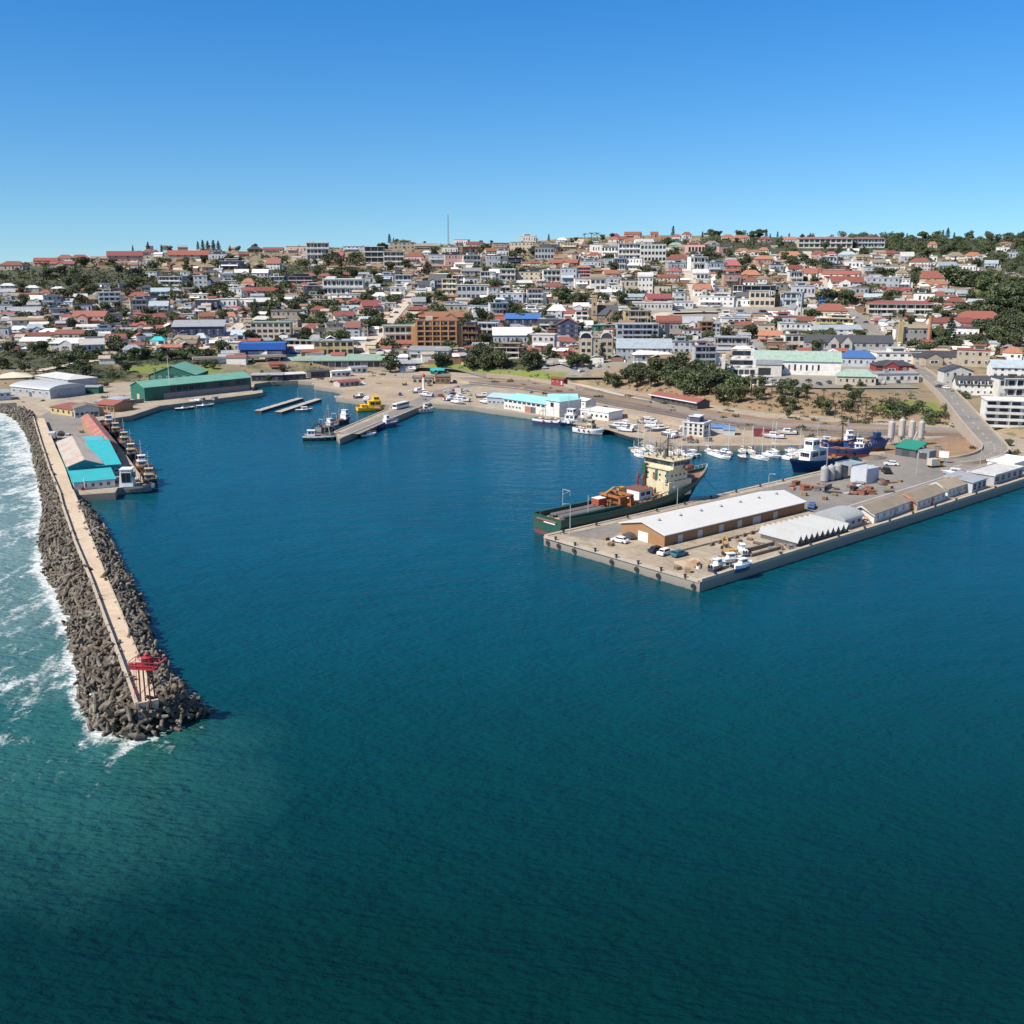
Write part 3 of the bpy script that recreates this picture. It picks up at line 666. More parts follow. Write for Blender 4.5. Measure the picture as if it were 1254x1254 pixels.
rt, L = building('arched_shed', 'small silver barrel roofed shed at the end of the saw toothed shed', 'shed', (1033, 650), (1055, 643), 9, 2.6, 2.0, 'v', silver, silver)
door(rt, -.02, 4.5, 4, 2.6, (.05, .06, .07), -math.pi / 2); row(rt, L, 1.6, 1, .8, 3, me=WIND)
# tan roofed quayside houses
for p1, p2, lab, trim in (((1070, 641), (1117, 623.5), 'white quayside house with tan gable roof and round wooden hoop at its end', 'w'), ((1122, 625.5), (1157, 612.5), 'middle quayside house with tan gable roof and red brick end wall', 'r'), ((1160, 610), (1187, 601), 'tan roofed quayside house with white walls nearest the grey boat shed', 'w')):
    rt, L = building('quayside_house', lab, 'house', p1, p2, 7.5, 2.9, 1.4, 'g', 'w', 'T', group='tan roofed houses along the quay edge')
    row(rt, L, 1.5, 1.1, 1.3, 6); door(rt, L * .53, -.03, 1.2, 2.2, (.4, .06, .05) if trim == 'r' else (.3, .3, .32))
    MB().xprism([(-.5, 2.2), (3.75, 4.25), (8, 2.2), (8, 2.6), (3.75, 4.75), (-.5, 2.6)][:3] + [(3.75, 4.6)], -.9, -.55).build('gable_trim', flat('gable_trim_%s' % trim, (.65, .2, .15) if trim == 'r' else (.68, .66, .62)), rt)
    if trim == 'r': MB().box((-.06, 3.75, 1.3), (.08, 7.2, 2.7)).build('end_wall', wallm('o'), rt)
MARKS.append((1125, 612, 'tan roofed quayside houses'))
ho = MB(); pr = None
for i in range(17):
    t = math.pi * i / 16; q = (0, 1.9 * math.cos(t), 1.9 * math.sin(t))
    if pr: ho.tube(pr, q, .16, .16, 6)
    pr = q
for i in range(1, 6): t = math.pi * i / 6; ho.tube((0, 0, .1), (0, 1.8 * math.cos(t), 1.8 * math.sin(t)), .08, .08, 5)
p = P(1058, 640); tag(ho.build('wooden_hoop', paint('rusty_wood', (.42, .2, .13), .8, .3), None, p, .65), 'round rust coloured wooden hoop standing beside the first tan roofed house', 'hoop')
rt, L = building('boat_shed', 'pale grey boat shed with open front near the quay edge', 'shed', (1190, 604), (1207, 598), 9, 3.4, .9, 's', 'l', 'G')
row(rt, L, 1.8, 1.6, 1.8, 3, me=WIND)
rt, L = building('quay_office', 'low quay office with wide white flat roof at the right edge of the frame', 'office', (1217, 594), (1252, 583), 9, 3, .4, 'f', 'l', 'W'); row(rt, L, 1.7, 1.8, 1.4, 5, me=WIND); door(rt, L * .9, -.03, 1.2, 2.2, (.1, .1, .12))
MARKS.append((1235, 585, 'white roofed quay office'))
rt, L = building('quay_office', 'second white roofed quay office partly cut by the right edge', 'office', (1240, 580), (1262, 573), 9, 3.2, .4, 'f', 'w', 'W'); row(rt, L, 1.7, 1.5, 1.3, 4)
# containers, tanks and the machinery yard
def container(px, col, label, L=6.1, W=2.44, H=2.6, rz=.6, z=2.5, name='shipping_container'):
    p = P(px[0], px[1], z); rt = root(name, p, rz, label, 'container'); b = MB()
    b.box((0, 0, H / 2 + .1), (L - .2, W - .1, H - .2))
    for i in range(int(L / .45)):
        x = -L / 2 + .35 + i * .45
        for y in (-W / 2 + .03, W / 2 - .03): b.box((x, y, H / 2 + .1), (.2, .06, H - .35))
    b.build('body', paint('container_%02d%02d%02d' % tuple(int(99 * q) for q in col), col, .6, .35, .5, .06, dirtcol=(.16, .06, .03)), rt)
    f = MB()
    for x in (-L / 2, L / 2):
        for y in (-W / 2, W / 2): f.box((x, y, H / 2 + .08), (.16, .16, H))
    for z_ in (.1, H + .1):
        for y in (-W / 2, W / 2): f.box((0, y, z_), (L, .14, .14))
        for x in (-L / 2, L / 2): f.box((x, 0, z_), (.14, W, .14))
    f.build('corner_frame', paint('container_frame_%02d%02d%02d' % tuple(int(99 * q) for q in col), tuple(q * .8 for q in col), .6, .3), rt)
    dd = MB()
    for y in (-.6, .6): dd.box((L / 2 + .02, y, H / 2 + .1), (.06, 1.1, H - .3)); dd.tube((L / 2 + .08, y, .3), (L / 2 + .08, y, H), .03, .03, 5)
    dd.build('door', paint('container_door', (.3, .3, .3), .6, .3), rt); return rt
p = P(1049, 588); rt = root('reefer_store', p, .62, 'tall pale grey box store standing in the rusty machinery yard', 'store'); MARKS.append((1049, 577, 'pale grey box store'))
MB().box((0, 0, 2.6), (7, 6, 5.2)).build('wall', paint('store_panel', (.5, .52, .56), .5, .2, .3, .03), rt); roof_part(rt, 7, 6, 5.2, .2, 'f', roofm('L'), -3.5, .2); rt.children[-1].location.y = -3
door(rt, -.5, -3.02, 2.4, 3, (.4, .42, .45))
tank = paint('grey_tank_paint', (.36, .36, .35), .55, .35, .4, .05)
for i, (px, lab) in enumerate((((1009, 590), 'leftmost upright grey tank of the four in the machinery yard'), ((1017, 588.5), 'second upright grey tank from the left in the machinery yard'), ((1025, 586.5), 'third upright grey tank from the left in the machinery yard'), ((1033, 585), 'upright grey tank nearest the pale grey box store'))):
    p = P(*px); rt = root('storage_tank', p, .5, lab, 'tank', 'grey tanks in the machinery yard')
    MB().lathe([(1.25, .3), (1.3, .5), (1.3, 4.6), (1.1, 5.1), (.4, 5.4), (.3, 5.7)], n=18).build('body', tank, rt)
    f = MB(); [f.tube((.9 * math.cos(t), .9 * math.sin(t), 0), (.9 * math.cos(t), .9 * math.sin(t), .5), .12) for t in (0.7, 2.3, 3.9, 5.4)]; f.build('stand', M_rail, rt)
    l = MB(); [l.tube((sx * .2, -1.42, .4), (sx * .2, -1.42, 4.8), .03, .03, 5) for sx in (-1, 1)]; [l.tube((-.2, -1.42, .6 + k * .4), (.2, -1.42, .6 + k * .4), .025, .025, 4) for k in range(11)]; l.build('ladder', flat('galvanised', (.42, .42, .41), .4), rt)
# concrete silos and the green hopper house
silo = paint('silo_steel', (.44, .40, .35), .6, .3, .3, .05)
for px, lab in (((1090, 545), 'leftmost tall grey cement silo behind the green hopper house'), ((1103, 542), 'second tall grey cement silo from the left, with a cap on top'), ((1115, 544), 'third tall grey cement silo from the left'), ((1126.5, 545), 'rightmost and thinnest tall grey cement silo behind the green hopper house')):
    p = P(*px); rt = root('cement_silo', p, 0, lab, 'silo', 'four cement silos'); r = 1.15 if px[0] == 1126.5 else 1.3
    MB().lathe([(.35, 1.2), (r, 3.0), (r, 9.3), (r * .6, 9.8), (.2, 9.9)], n=20).build('body', silo, rt)
    f = MB(); [f.tube((r * .9 * math.cos(t), r * .9 * math.sin(t), -.1), (r * .9 * math.cos(t), r * .9 * math.sin(t), 3.2), .12) for t in (.8, 2.35, 3.93, 5.5)]; f.build('leg', silo, rt)
    c_ = MB().box((0, 0, 10.2), (.8, .8, .7)); c_.build('filter_cap', flat('galvanised', (.42, .42, .41), .4), rt)
    l = MB(); [l.tube((sx * .22, -r - .1, .2), (sx * .22, -r - .1, 9.6), .04, .04, 4) for sx in (-1, 1)]; [l.tube((-.22, -r - .1, .4 + k * .5), (.22, -r - .1, .4 + k * .5), .03, .03, 4) for k in range(19)]; l.build('ladder', flat('galvanised', (.42, .42, .41), .4), rt)
MARKS.append((1108, 530, 'four cement silos'))
rt, L = building('hopper_house', 'green hopper house with sloping green roof in front of the four grey silos', 'hopper house', (1096, 557), (1121, 561), 7, 3.0, 2.2, 's', 'd', paint('green_sheet', (.02, .22, .15), .5, .25, .3, .03, corr=3)); MARKS.append((1108, 556, 'green hopper house'))
MB().box((L + 2.6, 3, 1.6), (5, 5, 3.2)).build('side_bay', paint('side_bay_sheet', (.22, .24, .25), .7, .3), rt); door(rt, L * .5, -.03, 3, 2.6, (.05, .06, .06)); door(rt, L + 2.6, .46, 3, 2.4, (.06, .06, .06))
cv = MB(); cv.path([(1, 8, 1), (3, 9.5, 8.5)], .4, 8); cv.build('conveyor', silo, rt)
# white office cube, maroon container, blue stores by the marina
rt, L = building('harbour_office', 'white three storey cube office with blue rooftop windows by the marina', 'office', (836, 533), (861, 535.5), 8, 5.6, .3, 'f', 'w', 'W'); MARKS.append((848, 524, 'white cube office'))
wall_part(rt, 4.5, 4.5, 2.2, 0, 'f', wallm('n'), 2, 0, 'penthouse').location = (0, 2, 5.8); roof_part(rt, 4.5, 4.5, 8.0, 0, 'f', roofm('W'), 2, .2, .2, 'penthouse_roof').location.y = 2
for zz in (1.4, 3.0, 4.7): row(rt, L, zz, 1.0, 1.1, 4, me=WIND)
for zz in (1.5, 4.0): [win(rt, L + .02, y, zz, 1, 1.1, math.pi / 2, WIND) for y in (2, 4.2, 6.4)]
door(rt, 1.2, -.03, 1.2, 2.2, (.2, .25, .3))
container((937, 534.5), (.2, .035, .04), 'long maroon shipping container on the marina quay', 9.5, 3, 3, -.25)
for px, lab, col in (((877, 530), 'larger blue covered store beside the white cube office', (.09, .2, .42)), ((893, 533), 'smaller blue covered store right of the larger blue one', (.13, .22, .36))):
    p = P(*px); rt = root('covered_store', p, -.2, lab, 'store', 'blue covered stores'); bl = paint('blue_tarpaulin_%d' % px[0], col, .6, .25, .4, .03)
    roof_part(rt, 7 if px[0] == 877 else 5, 5, 2.2, 1.2, 'v', bl, None, .3, .2, 'cover'); wall_part(rt, 6.6 if px[0] == 877 else 4.6, 4.8, 2.2, 0, 'f', wallm('l'), None, -.2)
# fish factory, turquoise roofs
turq = paint('pale_turquoise_roof', (.30, .62, .60), .5, .2, .15, .03, corr=2, dirtcol=(.4, .5, .48))
rt, L = building('fish_factory', 'white fish factory with big pale turquoise roof on the waterside', 'factory', (617, 500.5), (668, 508.5), 19, 5.2, 1.6, 'g', 'w', turq, land='turquoise fish factory')
row(rt, L, 4.2, 2.2, .8, 9, me=WIND); row(rt, L, 1.6, 1.3, 1.2, 5, x0=2, x1=L * .4); door(rt, L * .6, -.03, 5, 3, (.35, .16, .12)); door(rt, L * .72, -.03, 3, 3, (.1, .12, .14))
wall_part(rt, 9, 15, 7.4, 0, 'f', wallm('w'), L + .3, -1, 'tower_wall'); roof_part(rt, 9, 15, 7.4, 1.4, 'h', turq, L + .3, .5, .2, 'tower_roof'); win(rt, L + 4.5, -.03, 5.6, 2, 2, 0, WIND)
rt, L = building('packing_hall', 'long packing hall with pale blue roof left of the turquoise fish factory', 'hall', (597, 497), (640, 500), 14, 4.6, 1.2, 'g', 'l', paint('pale_blue_roof', (.4, .55, .62), .5, .2, .15, .03, corr=2)); row(rt, L, 2.2, 1.6, 1.4, 8)
rt, L = building('packing_hall', 'packing hall with turquoise roof behind the right end of the fish factory', 'hall', (672, 500), (707, 500), 12, 5, 1.4, 'g', 'e', turq); row(rt, L, 2.5, 1.6, 1.4, 6, me=WIND)
rt, L = building('cold_store', 'white flat roofed cold store between the two moored trawlers and the road', 'store', (711, 511), (745, 515.5), 11, 3.6, .3, 'f', 'w', 'W', land='white cold store'); row(rt, L, 1.8, 1.1, 1.1, 6, me=WIND); door(rt, 3, -.03, 2.6, 2.8, (.4, .42, .45))
rt, L = building('store_shed', 'small white store shed behind the blue hulled trawler', 'shed', (700, 498), (717, 501), 7, 4, .8, 'g', 'w', 'W'); door(rt, L * .3, -.03, 2.4, 2.6, (.4, .42, .45)); row(rt, L, 2.4, 1, 1, 3)
# red roofed railway platform shelter
rt, L = building('platform_shelter', 'long low red roofed railway platform shelter edging the coast road', 'shelter', (797, 489), (854, 499.5), 8, 2.6, 1.5, 'g', 'd', 'R', z=3.2, land='red roofed platform shelter')
MB().box((L / 2, -1.0, 2.55), (L + 1, .3, .5)).build('fascia', flat('fascia_white', (.7, .7, .68)), rt); row(rt, L, 1.3, 2.2, 1.2, 9, me=WIND)
rt, L = building('level_crossing_hut', 'small bright red hut beside the coast road', 'hut', (675, 470), (690, 471.5), 4, 3.2, .8, 'g', 'r', 'R', z=3.4); row(rt, L, 1.8, .9, 1, 3); door(rt, L * .85, -.03, 1, 2.1, (.6, .6, .6))
# green fishing sheds on the left
gsh = paint('green_corrugated_roof', (.15, .37, .285), .6, .35, .15, .03, corr=1.5); gw = paint('dark_green_sheet_wall', (.012, .12, .085), .6, .25, .3, .03, corr=3)
rt, L = building('net_store', 'long green corrugated warehouse with a row of dark windows above the left quay', 'warehouse', (178, 491.5), (308, 477.5), 15, 7.2, 2.6, 'g', gw, gsh, land='long green warehouse')
MB().box((L * .57, -.25, 1.4), (L * .82, .4, 3.6)).build('plinth', paint('stained_plinth', (.22, .2, .19), .85, .4), rt); row(rt, L, 5.2, 3.2, 2.8, 13, x0=L * .25, x1=L * .93, me=WIND); door(rt, -.02, 7, 2.6, 3.4, (.5, .4, .28), -math.pi / 2, 'sliding_door'); door(rt, L * .1, -.03, 3, 3.5, (.02, .07, .05))
rt, L = building('net_store', 'green gabled hall standing behind the long green warehouse', 'warehouse', (182, 466), (240, 466), 26, 3.5, 5.4, 't', gw, gsh, z=3); door(rt, L * .5, -.03, 6, 3.6, (.01, .05, .045)); row(rt, L, 2, 1.6, 1.6, 6)
rt, L = building('green_store', 'small green and white store left of the green gabled hall', 'store', (91, 481), (121, 481), 7, 3, .4, 'f', 'e', 'G', z=3); MB().box((2.6, -.1, 1.5), (5, .15, 2.9)).build('white_panel', wallm('w'), rt); door(rt, 8.5, -.05, 2, 2.4, (.03, .08, .06))
# white curved roofed complex at far left
for p1, p2, d, h, rise, rk, w, rf, lab in (((14, 483), (62, 488), 22, 4.5, 2.2, 'v', 'l', paint('grey_tin_roof', (.48, .5, .5), .5, .2, .15, .03, corr=2), 'grey barrel roofed hall with white rim above the beach rocks'), ((-4, 473), (40, 471), 20, 4.5, 2.4, 'h', 'y', paint('cream_membrane', (.66, .6, .46), .6, .2, .15, .03), 'cream hipped roof hall behind the grey barrel roofed hall'), ((44, 470), (84, 476), 18, 5, 2.0, 'h', 'l', paint('pale_tin_roof', (.6, .6, .57), .5, .2, .15, .03, corr=2), 'pale grey hipped hall right of the cream hipped hall'), ((-30, 492), (14, 489), 12, 3.6, .6, 's', 'l', 'G', 'low grey shed at the left edge beside the beach rocks')):
    rt, L = building('aquarium_hall', lab, 'hall', p1, p2, d, h, rise, rk, w, rf, z=2.8); row(rt, L, 2.6, 1.7, 1.5, 6); door(rt, L * .5, -.04, 2.2, 2.4, (.1, .12, .14))
MARKS.append((40, 475, 'barrel roofed beach halls'))
# red roofed harbour cafe row
for p1, p2, d, h, rise, rk, w, rf, lab in (((62, 506), (95, 511), 14, 3.2, 2.0, 'h', 'y', 'R', 'cream walled cafe with red hipped roof beside the wharf road'), ((92, 512), (122, 510), 10, 4.4, 1.4, 't', 'w', 'T', 'white gabled boathouse between two red roofed buildings'), ((118, 503), (140, 505), 12, 3.4, 1.6, 'g', 'o', 'R', 'brick boathouse with low red roof right of the white boathouse'), ((136, 501), (160, 496), 10, 3.4, .9, 'v', 'g', 'L', 'grey curved roof store at the foot of the long green warehouse')):
    rt, L = building('wharf_building', lab, 'building', p1, p2, d, h, rise, rk, w, rf); row(rt, L, 1.8, 1.2, 1.2, 5, me=WIND); door(rt, L * .85, -.04, 1.6, 2.3, (.15, .1, .08))
MARKS.append((110, 500, 'white wharf boathouse'))
# fishing wharf: turquoise sheds
cy = paint('turquoise_sheet', (.03, .41, .44), .6, .35, .2, .03, corr=2); cyw = paint('turquoise_wall', (.01, .22, .26), .6, .2, .2, .03)
oldtin = paint('rust_streaked_tin', (.48, .42, .35), .6, .75, .16, .03, corr=2, dirtcol=(.36, .17, .09))
def shed3(name, label, cat, A, B_, C_, z, h, rise, rk, wk, rfk, o=.5):      # A near-left, B near-right, C far end beside A
    a, b_, c_ = P(*A, z), P(*B_, z), P(*C_, z)
    ang = heading(a, c_) - math.pi / 2; rt = root(name, a, ang, label, cat); L = (b_ - a).dot(Vector((math.cos(ang), math.sin(ang), 0))); d = (c_ - a).length
    wall_part(rt, L, d, h, rise, rk, wk, 0, -1); roof_part(rt, L, d, h, rise, rk, rfk, 0, o); return rt, L, d
rt, L, d = shed3('fish_shed', 'fish shed with rust streaked tin roof and turquoise gable beside the walkway', 'shed', (85, 588), (124, 580), (72, 556), 2.5, 4.6, 1.9, 't', cyw, oldtin); MARKS.append((100, 568, 'rusty roofed fish shed'))
row(rt, L, 2.5, 1.2, 1.4, 3)
rt, L, d = shed3('fish_shed', 'bright turquoise sloping roofed shed right of the rust streaked one', 'shed', (120, 585), (147, 581), (108, 558), 2.5, 4.0, 1.6, 's', cyw, cy); row(rt, L, 2, 1.2, 1.4, 3)
rt, L, d = shed3('fish_shed', 'narrow shed with pale turquoise roof behind the bright turquoise one', 'shed', (107, 562), (130, 559), (103, 551), 2.5, 4.2, .8, 's', cyw, paint('faded_turquoise_sheet', (.12, .42, .48), .5, .3, .2, .03, corr=2)); door(rt, L * .5, -.03, 2, 2.4, (.1, .2, .22))
rt, L, d = shed3('fish_market', 'white fronted fish market under a bright turquoise lean-to roof at the wharf end', 'market', (91, 601), (141, 596), (87, 590), 2.5, 2.6, .9, 's', wallm('w'), cy); MARKS.append((115, 595, 'turquoise fish market'))
row(rt, L, 1.4, 1.0, 1.2, 4, x0=3.5, x1=L - 2); MB().tube((3.2, -.5, -.2), (3.2, -.5, 3.9), .16).build('flue', flat('fascia_white', (.7, .7, .68)), rt); MB().tube((2.6, -.9, .55), (2.6, -.6, .55), .55, .55, 16).build('life_ring', flat('lifebuoy_red', (.4, .03, .05)), rt)
rt, L, d = shed3('ice_store', 'narrow red tin roofed ice store along the fishing boats', 'shed', (126, 556), (139, 549), (101, 521), 2.5, 3.6, 1.5, 't', wallm('o'), paint('faded_red_tin', (.36, .13, .09), .7, .7, .2, .03, corr=2, dirtcol=(.5, .36, .3))); row(rt, L, 1.8, .9, 1, 2)
# ------------------------------------------------------------------ boats
def lerp(a, b, t): return a + (b - a) * t
def hull(rt, L, B, zs, zb, bw, hm, boot, rake, deckm, stern=.82, full=.38, bz=.35, nS=18, stripe=None, name='hull'):
    """plated hull: keel, boot-top, topsides, bulwark; bow towards +x"""
    rows = []
    for i in range(nS):
        t = i / (nS - 1)
        e = max(0, (t - (1 - full)) / full); bd = B / 2 * (stern + (1 - stern) * min(1, t / .25)) * (1 - e ** 2.4)
        f = max(0, (t - .5) / .5); bwl = bd * (.92 - .45 * f)
        zd = zs + (zb - zs) * max(0, (t - .35) / .65) ** 1.8 + (zs * .12) * max(0, .2 - t) * 5
        xr = rake * t ** 3
        rows.append([(t * L - xr, bwl * .8, -.9), (t * L - xr * .95, bwl, bz), (t * L - xr * .35, lerp(bwl, bd, .75), lerp(bz, zd, .72)), (t * L, bd, zd), (t * L, bd, zd + bw)])
    b = MB(); K = 5
    for sg in (1, -1):
        vs = [(x, y * sg, z) for r in rows for x, y, z in r]; fs = []; o = len(b.v)
        for i in range(nS - 1):
            for k in range(K - 1):
                q = (i * K + k, (i + 1) * K + k, (i + 1) * K + k + 1, i * K + k + 1)
                b.f.append([o + j for j in (q if sg < 0 else q[::-1])]); b.m.append((0, 1, 2, 2)[k])
        b.v += vs
    n0 = nS * K
    for k in range(K - 1): b.f.append([k, n0 + k, n0 + k + 1, k + 1]); b.m.append((0, 1, 2, 2)[k])
    b.build(name, [boot, hm, stripe or hm], rt, smooth=False)
    dk = MB(); vs = []; fs = []
    for i, r in enumerate(rows): x, y, z = r[3]; vs += [(x, y * .985, z + .02), (x, -y * .985, z + .02)]
    for i in range(nS - 1): fs.append((2 * i, 2 * i + 1, 2 * i + 3, 2 * i + 2))
    dk.add(vs, fs); dk.build('deck', deckm, rt)
    ra = MB()
    for sg in (1, -1):
        pts = [(r[4][0], r[4][1] * sg, r[4][2]) for r in rows]; ra.path(pts, max(.05, L * .0022), 5)
    ra.path([(rows[0][4][0], rows[0][4][1], rows[0][4][2]), (rows[0][4][0], -rows[0][4][1], rows[0][4][2])], max(.05, L * .0022), 5)
    ra.build('gunwale', hm if bw > .3 else deckm, rt)
    return lambda t: zs + (zb - zs) * max(0, (t - .35) / .65) ** 1.8
W_ = flat('boat_white', (.74, .74, .72)); STEEL = flat('mast_grey', (.4, .4, .38), .4); DK = paint('worn_deck', (.28, .22, .17), .8, .4); REDB = paint('antifouling_red', (.17, .035, .03), .7, .3)
BLK = flat('rubber_black', (.02, .02, .022), .7); ORG = paint('equipment_orange', (.40, .14, .04), .7, .55, .6); RUST = paint('rusty_steel', (.22, .085, .05), .8, .5)
def house_block(rt, x, w, d, h, z, mat, winrow=True, roof=None, name='wheelhouse', taper=.94, n=4):
    wp = MB().box((x, 0, z + h / 2), (d, w, h), 0, 0, .96, taper).build(name, mat, rt)
    r = MB().box((x, 0, z + h + .06), (d * taper + .5, w + .4, .14)); r.build(name + '_roof', roof or mat, rt)
    if winrow:
        for i in range(n):
            y = (i - (n - 1) / 2) * w * .8 / n; win(wp, x + d / 2 * (1 + taper) / 2 - .02, y, z + h * .66, w * .8 / n * .85, h * .34, math.pi / 2, WIND)
        for sg in (1, -1):
            for i in range(2): win(wp, x + (i - .5) * d * .42, sg * (w / 2 * .975 + .0), z + h * .66, d * .3, h * .34, 0 if sg < 0 else math.pi, WIND)
def mast(rt, x, z, h, stays=True, mat=None, y=0, L=8, cross=True, name='mast'):
    m = MB(); m.tube((x, y, z), (x, y, z + h), .09 if h < 9 else .14, .05, 7)
    if cross: m.tube((x, y - h * .13, z + h * .7), (x, y + h * .13, z + h * .7), .04, .04, 5); m.tube((x, y, z + h * .92), (x + .5, y, z + h * .92), .04, .04, 5)
    if stays:
        for q in ((x - L, 0), (x + L, 0), (x, 1.5), (x, -1.5)): m.tube((x, y, z + h * .95), (q[0], q[1], z), .025, .025, 4)
    return m.build(name, mat or STEEL, rt)
def tyres(rt, pts, name='tyre_fender'):
    for q in pts:
        t = MB(); k = 10
        for i in range(k):
            a, b_ = 2 * math.pi * i / k, 2 * math.pi * (i + 1) / k
            t.tube((.4 * math.cos(a), 0, .4 * math.sin(a)), (.4 * math.cos(b_), 0, .4 * math.sin(b_)), .15, .15, 6)
        t.build(name, BLK, rt, q)
def trawler(p, rz, L, B, hm, label, cat='trawler', house=.72, hk=None, zs=1.6, zb=2.9, gantry=True, deck=None, cargo=None, stripe=None, name='fishing_trawler', mh=7, group=None, hl=.2, hs=1.0):
    rt = root(name, p, rz, label, cat, group); rt.location.x -= math.cos(rz) * L / 2; rt.location.y -= math.sin(rz) * L / 2
    zd = hull(rt, L, B, zs, zb, .6, hm, REDB, L * .09, deck or DK, stripe=stripe)
    x = L * house; z = zd(house); s = min(1.3, B / 5) * hs
    house_block(rt, x, B * .62, L * hl, 2.3 * s, z, hk or W_, True)
    house_block(rt, x + L * (hl - .2) * .3, B * .5, L * .13, 1.9 * s, z + 2.35 * s, hk or W_, True, None, 'bridge')
    mast(rt, x - L * .05, z + 4 * s, mh, True, L=L * .28)
    if gantry:
        g = MB(); w = B * .36
        for sg in (1, -1): g.tube((L * .12, sg * w, zs), (L * .14, sg * w * .7, zs + 4.2), .13, .1, 6)
        g.tube((L * .14, -w * .7, zs + 4.2), (L * .14, w * .7, zs + 4.2), .13, .13, 6); g.tube((L * .14, 0, zs + 4.2), (x - L * .1, 0, z + 4.4 * s), .05, .05, 4)
        g.tube((L * .4, 0, zs), (L * .4, 0, zs + 6), .13, .09, 6); g.tube((L * .4, 0, zs + 1.2), (L * .16, 0, zs + 5.2), .08, .06, 6); g.build('gantry', cargo or STEEL, rt)
    wn = MB(); wn.tube((L * .48, -B * .22, zs + .6), (L * .48, B * .22, zs + .6), .55, .55, 10); wn.box((L * .48, -B * .25, zs + .4), (.9, .3, .8)); wn.box((L * .48, B * .25, zs + .4), (.9, .3, .8)); wn.build('winch', RUST, rt)
    bx = MB(); r_ = random.Random(int(L * 10 + p.x))
    for i in range(6): bx.box((L * r_.uniform(.1, .45), r_.uniform(-.3, .3) * B, zs + .4), (r_.uniform(.8, 1.8), r_.uniform(.7, 1.5), r_.uniform(.5, 1.0)), r_.random())
    bx.build('deck_gear', cargo or ORG, rt)
    rl = MB()
    for sg in (1, -1):
        for i in range(7):
            t = .6 + .35 * i / 6; rl.tube((L * t, sg * B * .33 * (1 - max(0, t - .62) / .42 * .8), zd(t)), (L * t, sg * B * .33 * (1 - max(0, t - .62) / .42 * .8), zd(t) + 1.3), .03, .03, 4)
    rl.build('railing', W_, rt); tyres(rt, [(L * t, -B * .5 - .12, zs - .1) for t in (.25, .42, .58)])
    return rt
def yacht(p, rz, L, label, sail=True, col=None, group='boats in the marina'):
    rt = root('sailing_yacht', p, rz, label, 'yacht', group); B = L * .31
    hull(rt, L, B, .95, 1.25, .05, col or W_, flat('bootstripe_navy', (.03, .05, .12)), L * .12, flat('teak_deck', (.5, .42, .3)), .7, .55, .15, 12)
    MB().box((L * .5, 0, 1.25), (L * .4, B * .52, .7), 0, 0, .8, .82).build('cabin', W_, rt)
    for sg in (1, -1): MB().box((L * .5, sg * B * .245, 1.3), (L * .28, .04, .22)).build('cabin_window', glassm(), rt)
    MB().box((L * .2, 0, 1.0), (L * .22, B * .5, .3)).build('cockpit', flat('teak_deck', (.5, .42, .3)), rt)
    m = MB(); m.tube((L * .56, 0, 1.1), (L * .56, 0, L * 1.28), .12, .08, 6); m.tube((L * .56, -B * .32, L * .8), (L * .56, B * .32, L * .8), .03, .03, 4)
    for q in ((L * .98, 0), (0.05, 0), (L * .54, B * .45), (L * .54, -B * .45)): m.tube((L * .56, 0, L * 1.27), (q[0], q[1], 1.1), .018, .018, 3)
    m.build('mast', flat('alloy_mast', (.62, .62, .6), .35), rt)
    b = MB(); b.tube((L * .55, 0, 2.3), (L * .14, 0, 2.25), .06, .06, 6); b.build('boom', flat('alloy_mast', (.62, .62, .6), .35), rt)
    MB().tube((L * .53, 0, 2.45), (L * .17, 0, 2.4), .2, .12, 8).build('furled_sail', flat('sail_cover_%s' % ('blue' if L > 9 else 'white'), (.05, .1, .3) if L > 9 else (.7, .7, .68)), rt)
    return rt
def motorboat(p, rz, L, label, col=None, top=None, group=None, name='motorboat'):
    rt = root(name, p, rz, label, 'motorboat', group); B = L * .34
    hull(rt, L, B, .85, 1.2, .12, col or W_, flat('bootstripe_navy', (.03, .05, .12)), L * .13, W_, .88, .5, .15, 12)
    MB().box((L * .52, 0, 1.5), (L * .34, B * .66, 1.2), 0, 0, .86, .8).build('cabin', W_, rt)
    ws = MB(); ws.add([(L * .68, -B * .3, 1.35), (L * .68, B * .3, 1.35), (L * .6, B * .27, 2.0), (L * .6, -B * .27, 2.0)], [(0, 1, 2, 3)]); ws.box((L * .5, B * .315, 1.7), (L * .22, .05, .35)); ws.box((L * .5, -B * .315, 1.7), (L * .22, .05, .35)); ws.build('windscreen', glassm(), rt)
    MB().box((L * .48, 0, 2.2), (L * .36, B * .7, .1)).build('canopy', top or W_, rt)
    e = MB()
    for y in (-.35, .35): e.box((-.25, y, .9), (.45, .35, .9), 0, 0, .7)
    e.build('outboard', BLK, rt); r_ = MB(); r_.path([(L * .72, -B * .36, 1.9), (L * .98, 0, 2.0), (L * .72, B * .36, 1.9)], .03, 5)
    for q in ((L * .72, -B * .36), (L * .85, -B * .2), (L * .97, 0), (L * .85, B * .2), (L * .72, B * .36)): r_.tube((q[0], q[1], 1.2), (q[0], q[1], 1.95), .025, .025, 4)
    r_.build('bow_rail', STEEL, rt); MB().tube((L * .4, 0, 2.2), (L * .37, 0, 4.4), .03, .02, 5).build('aerial', W_, rt)
    return rt
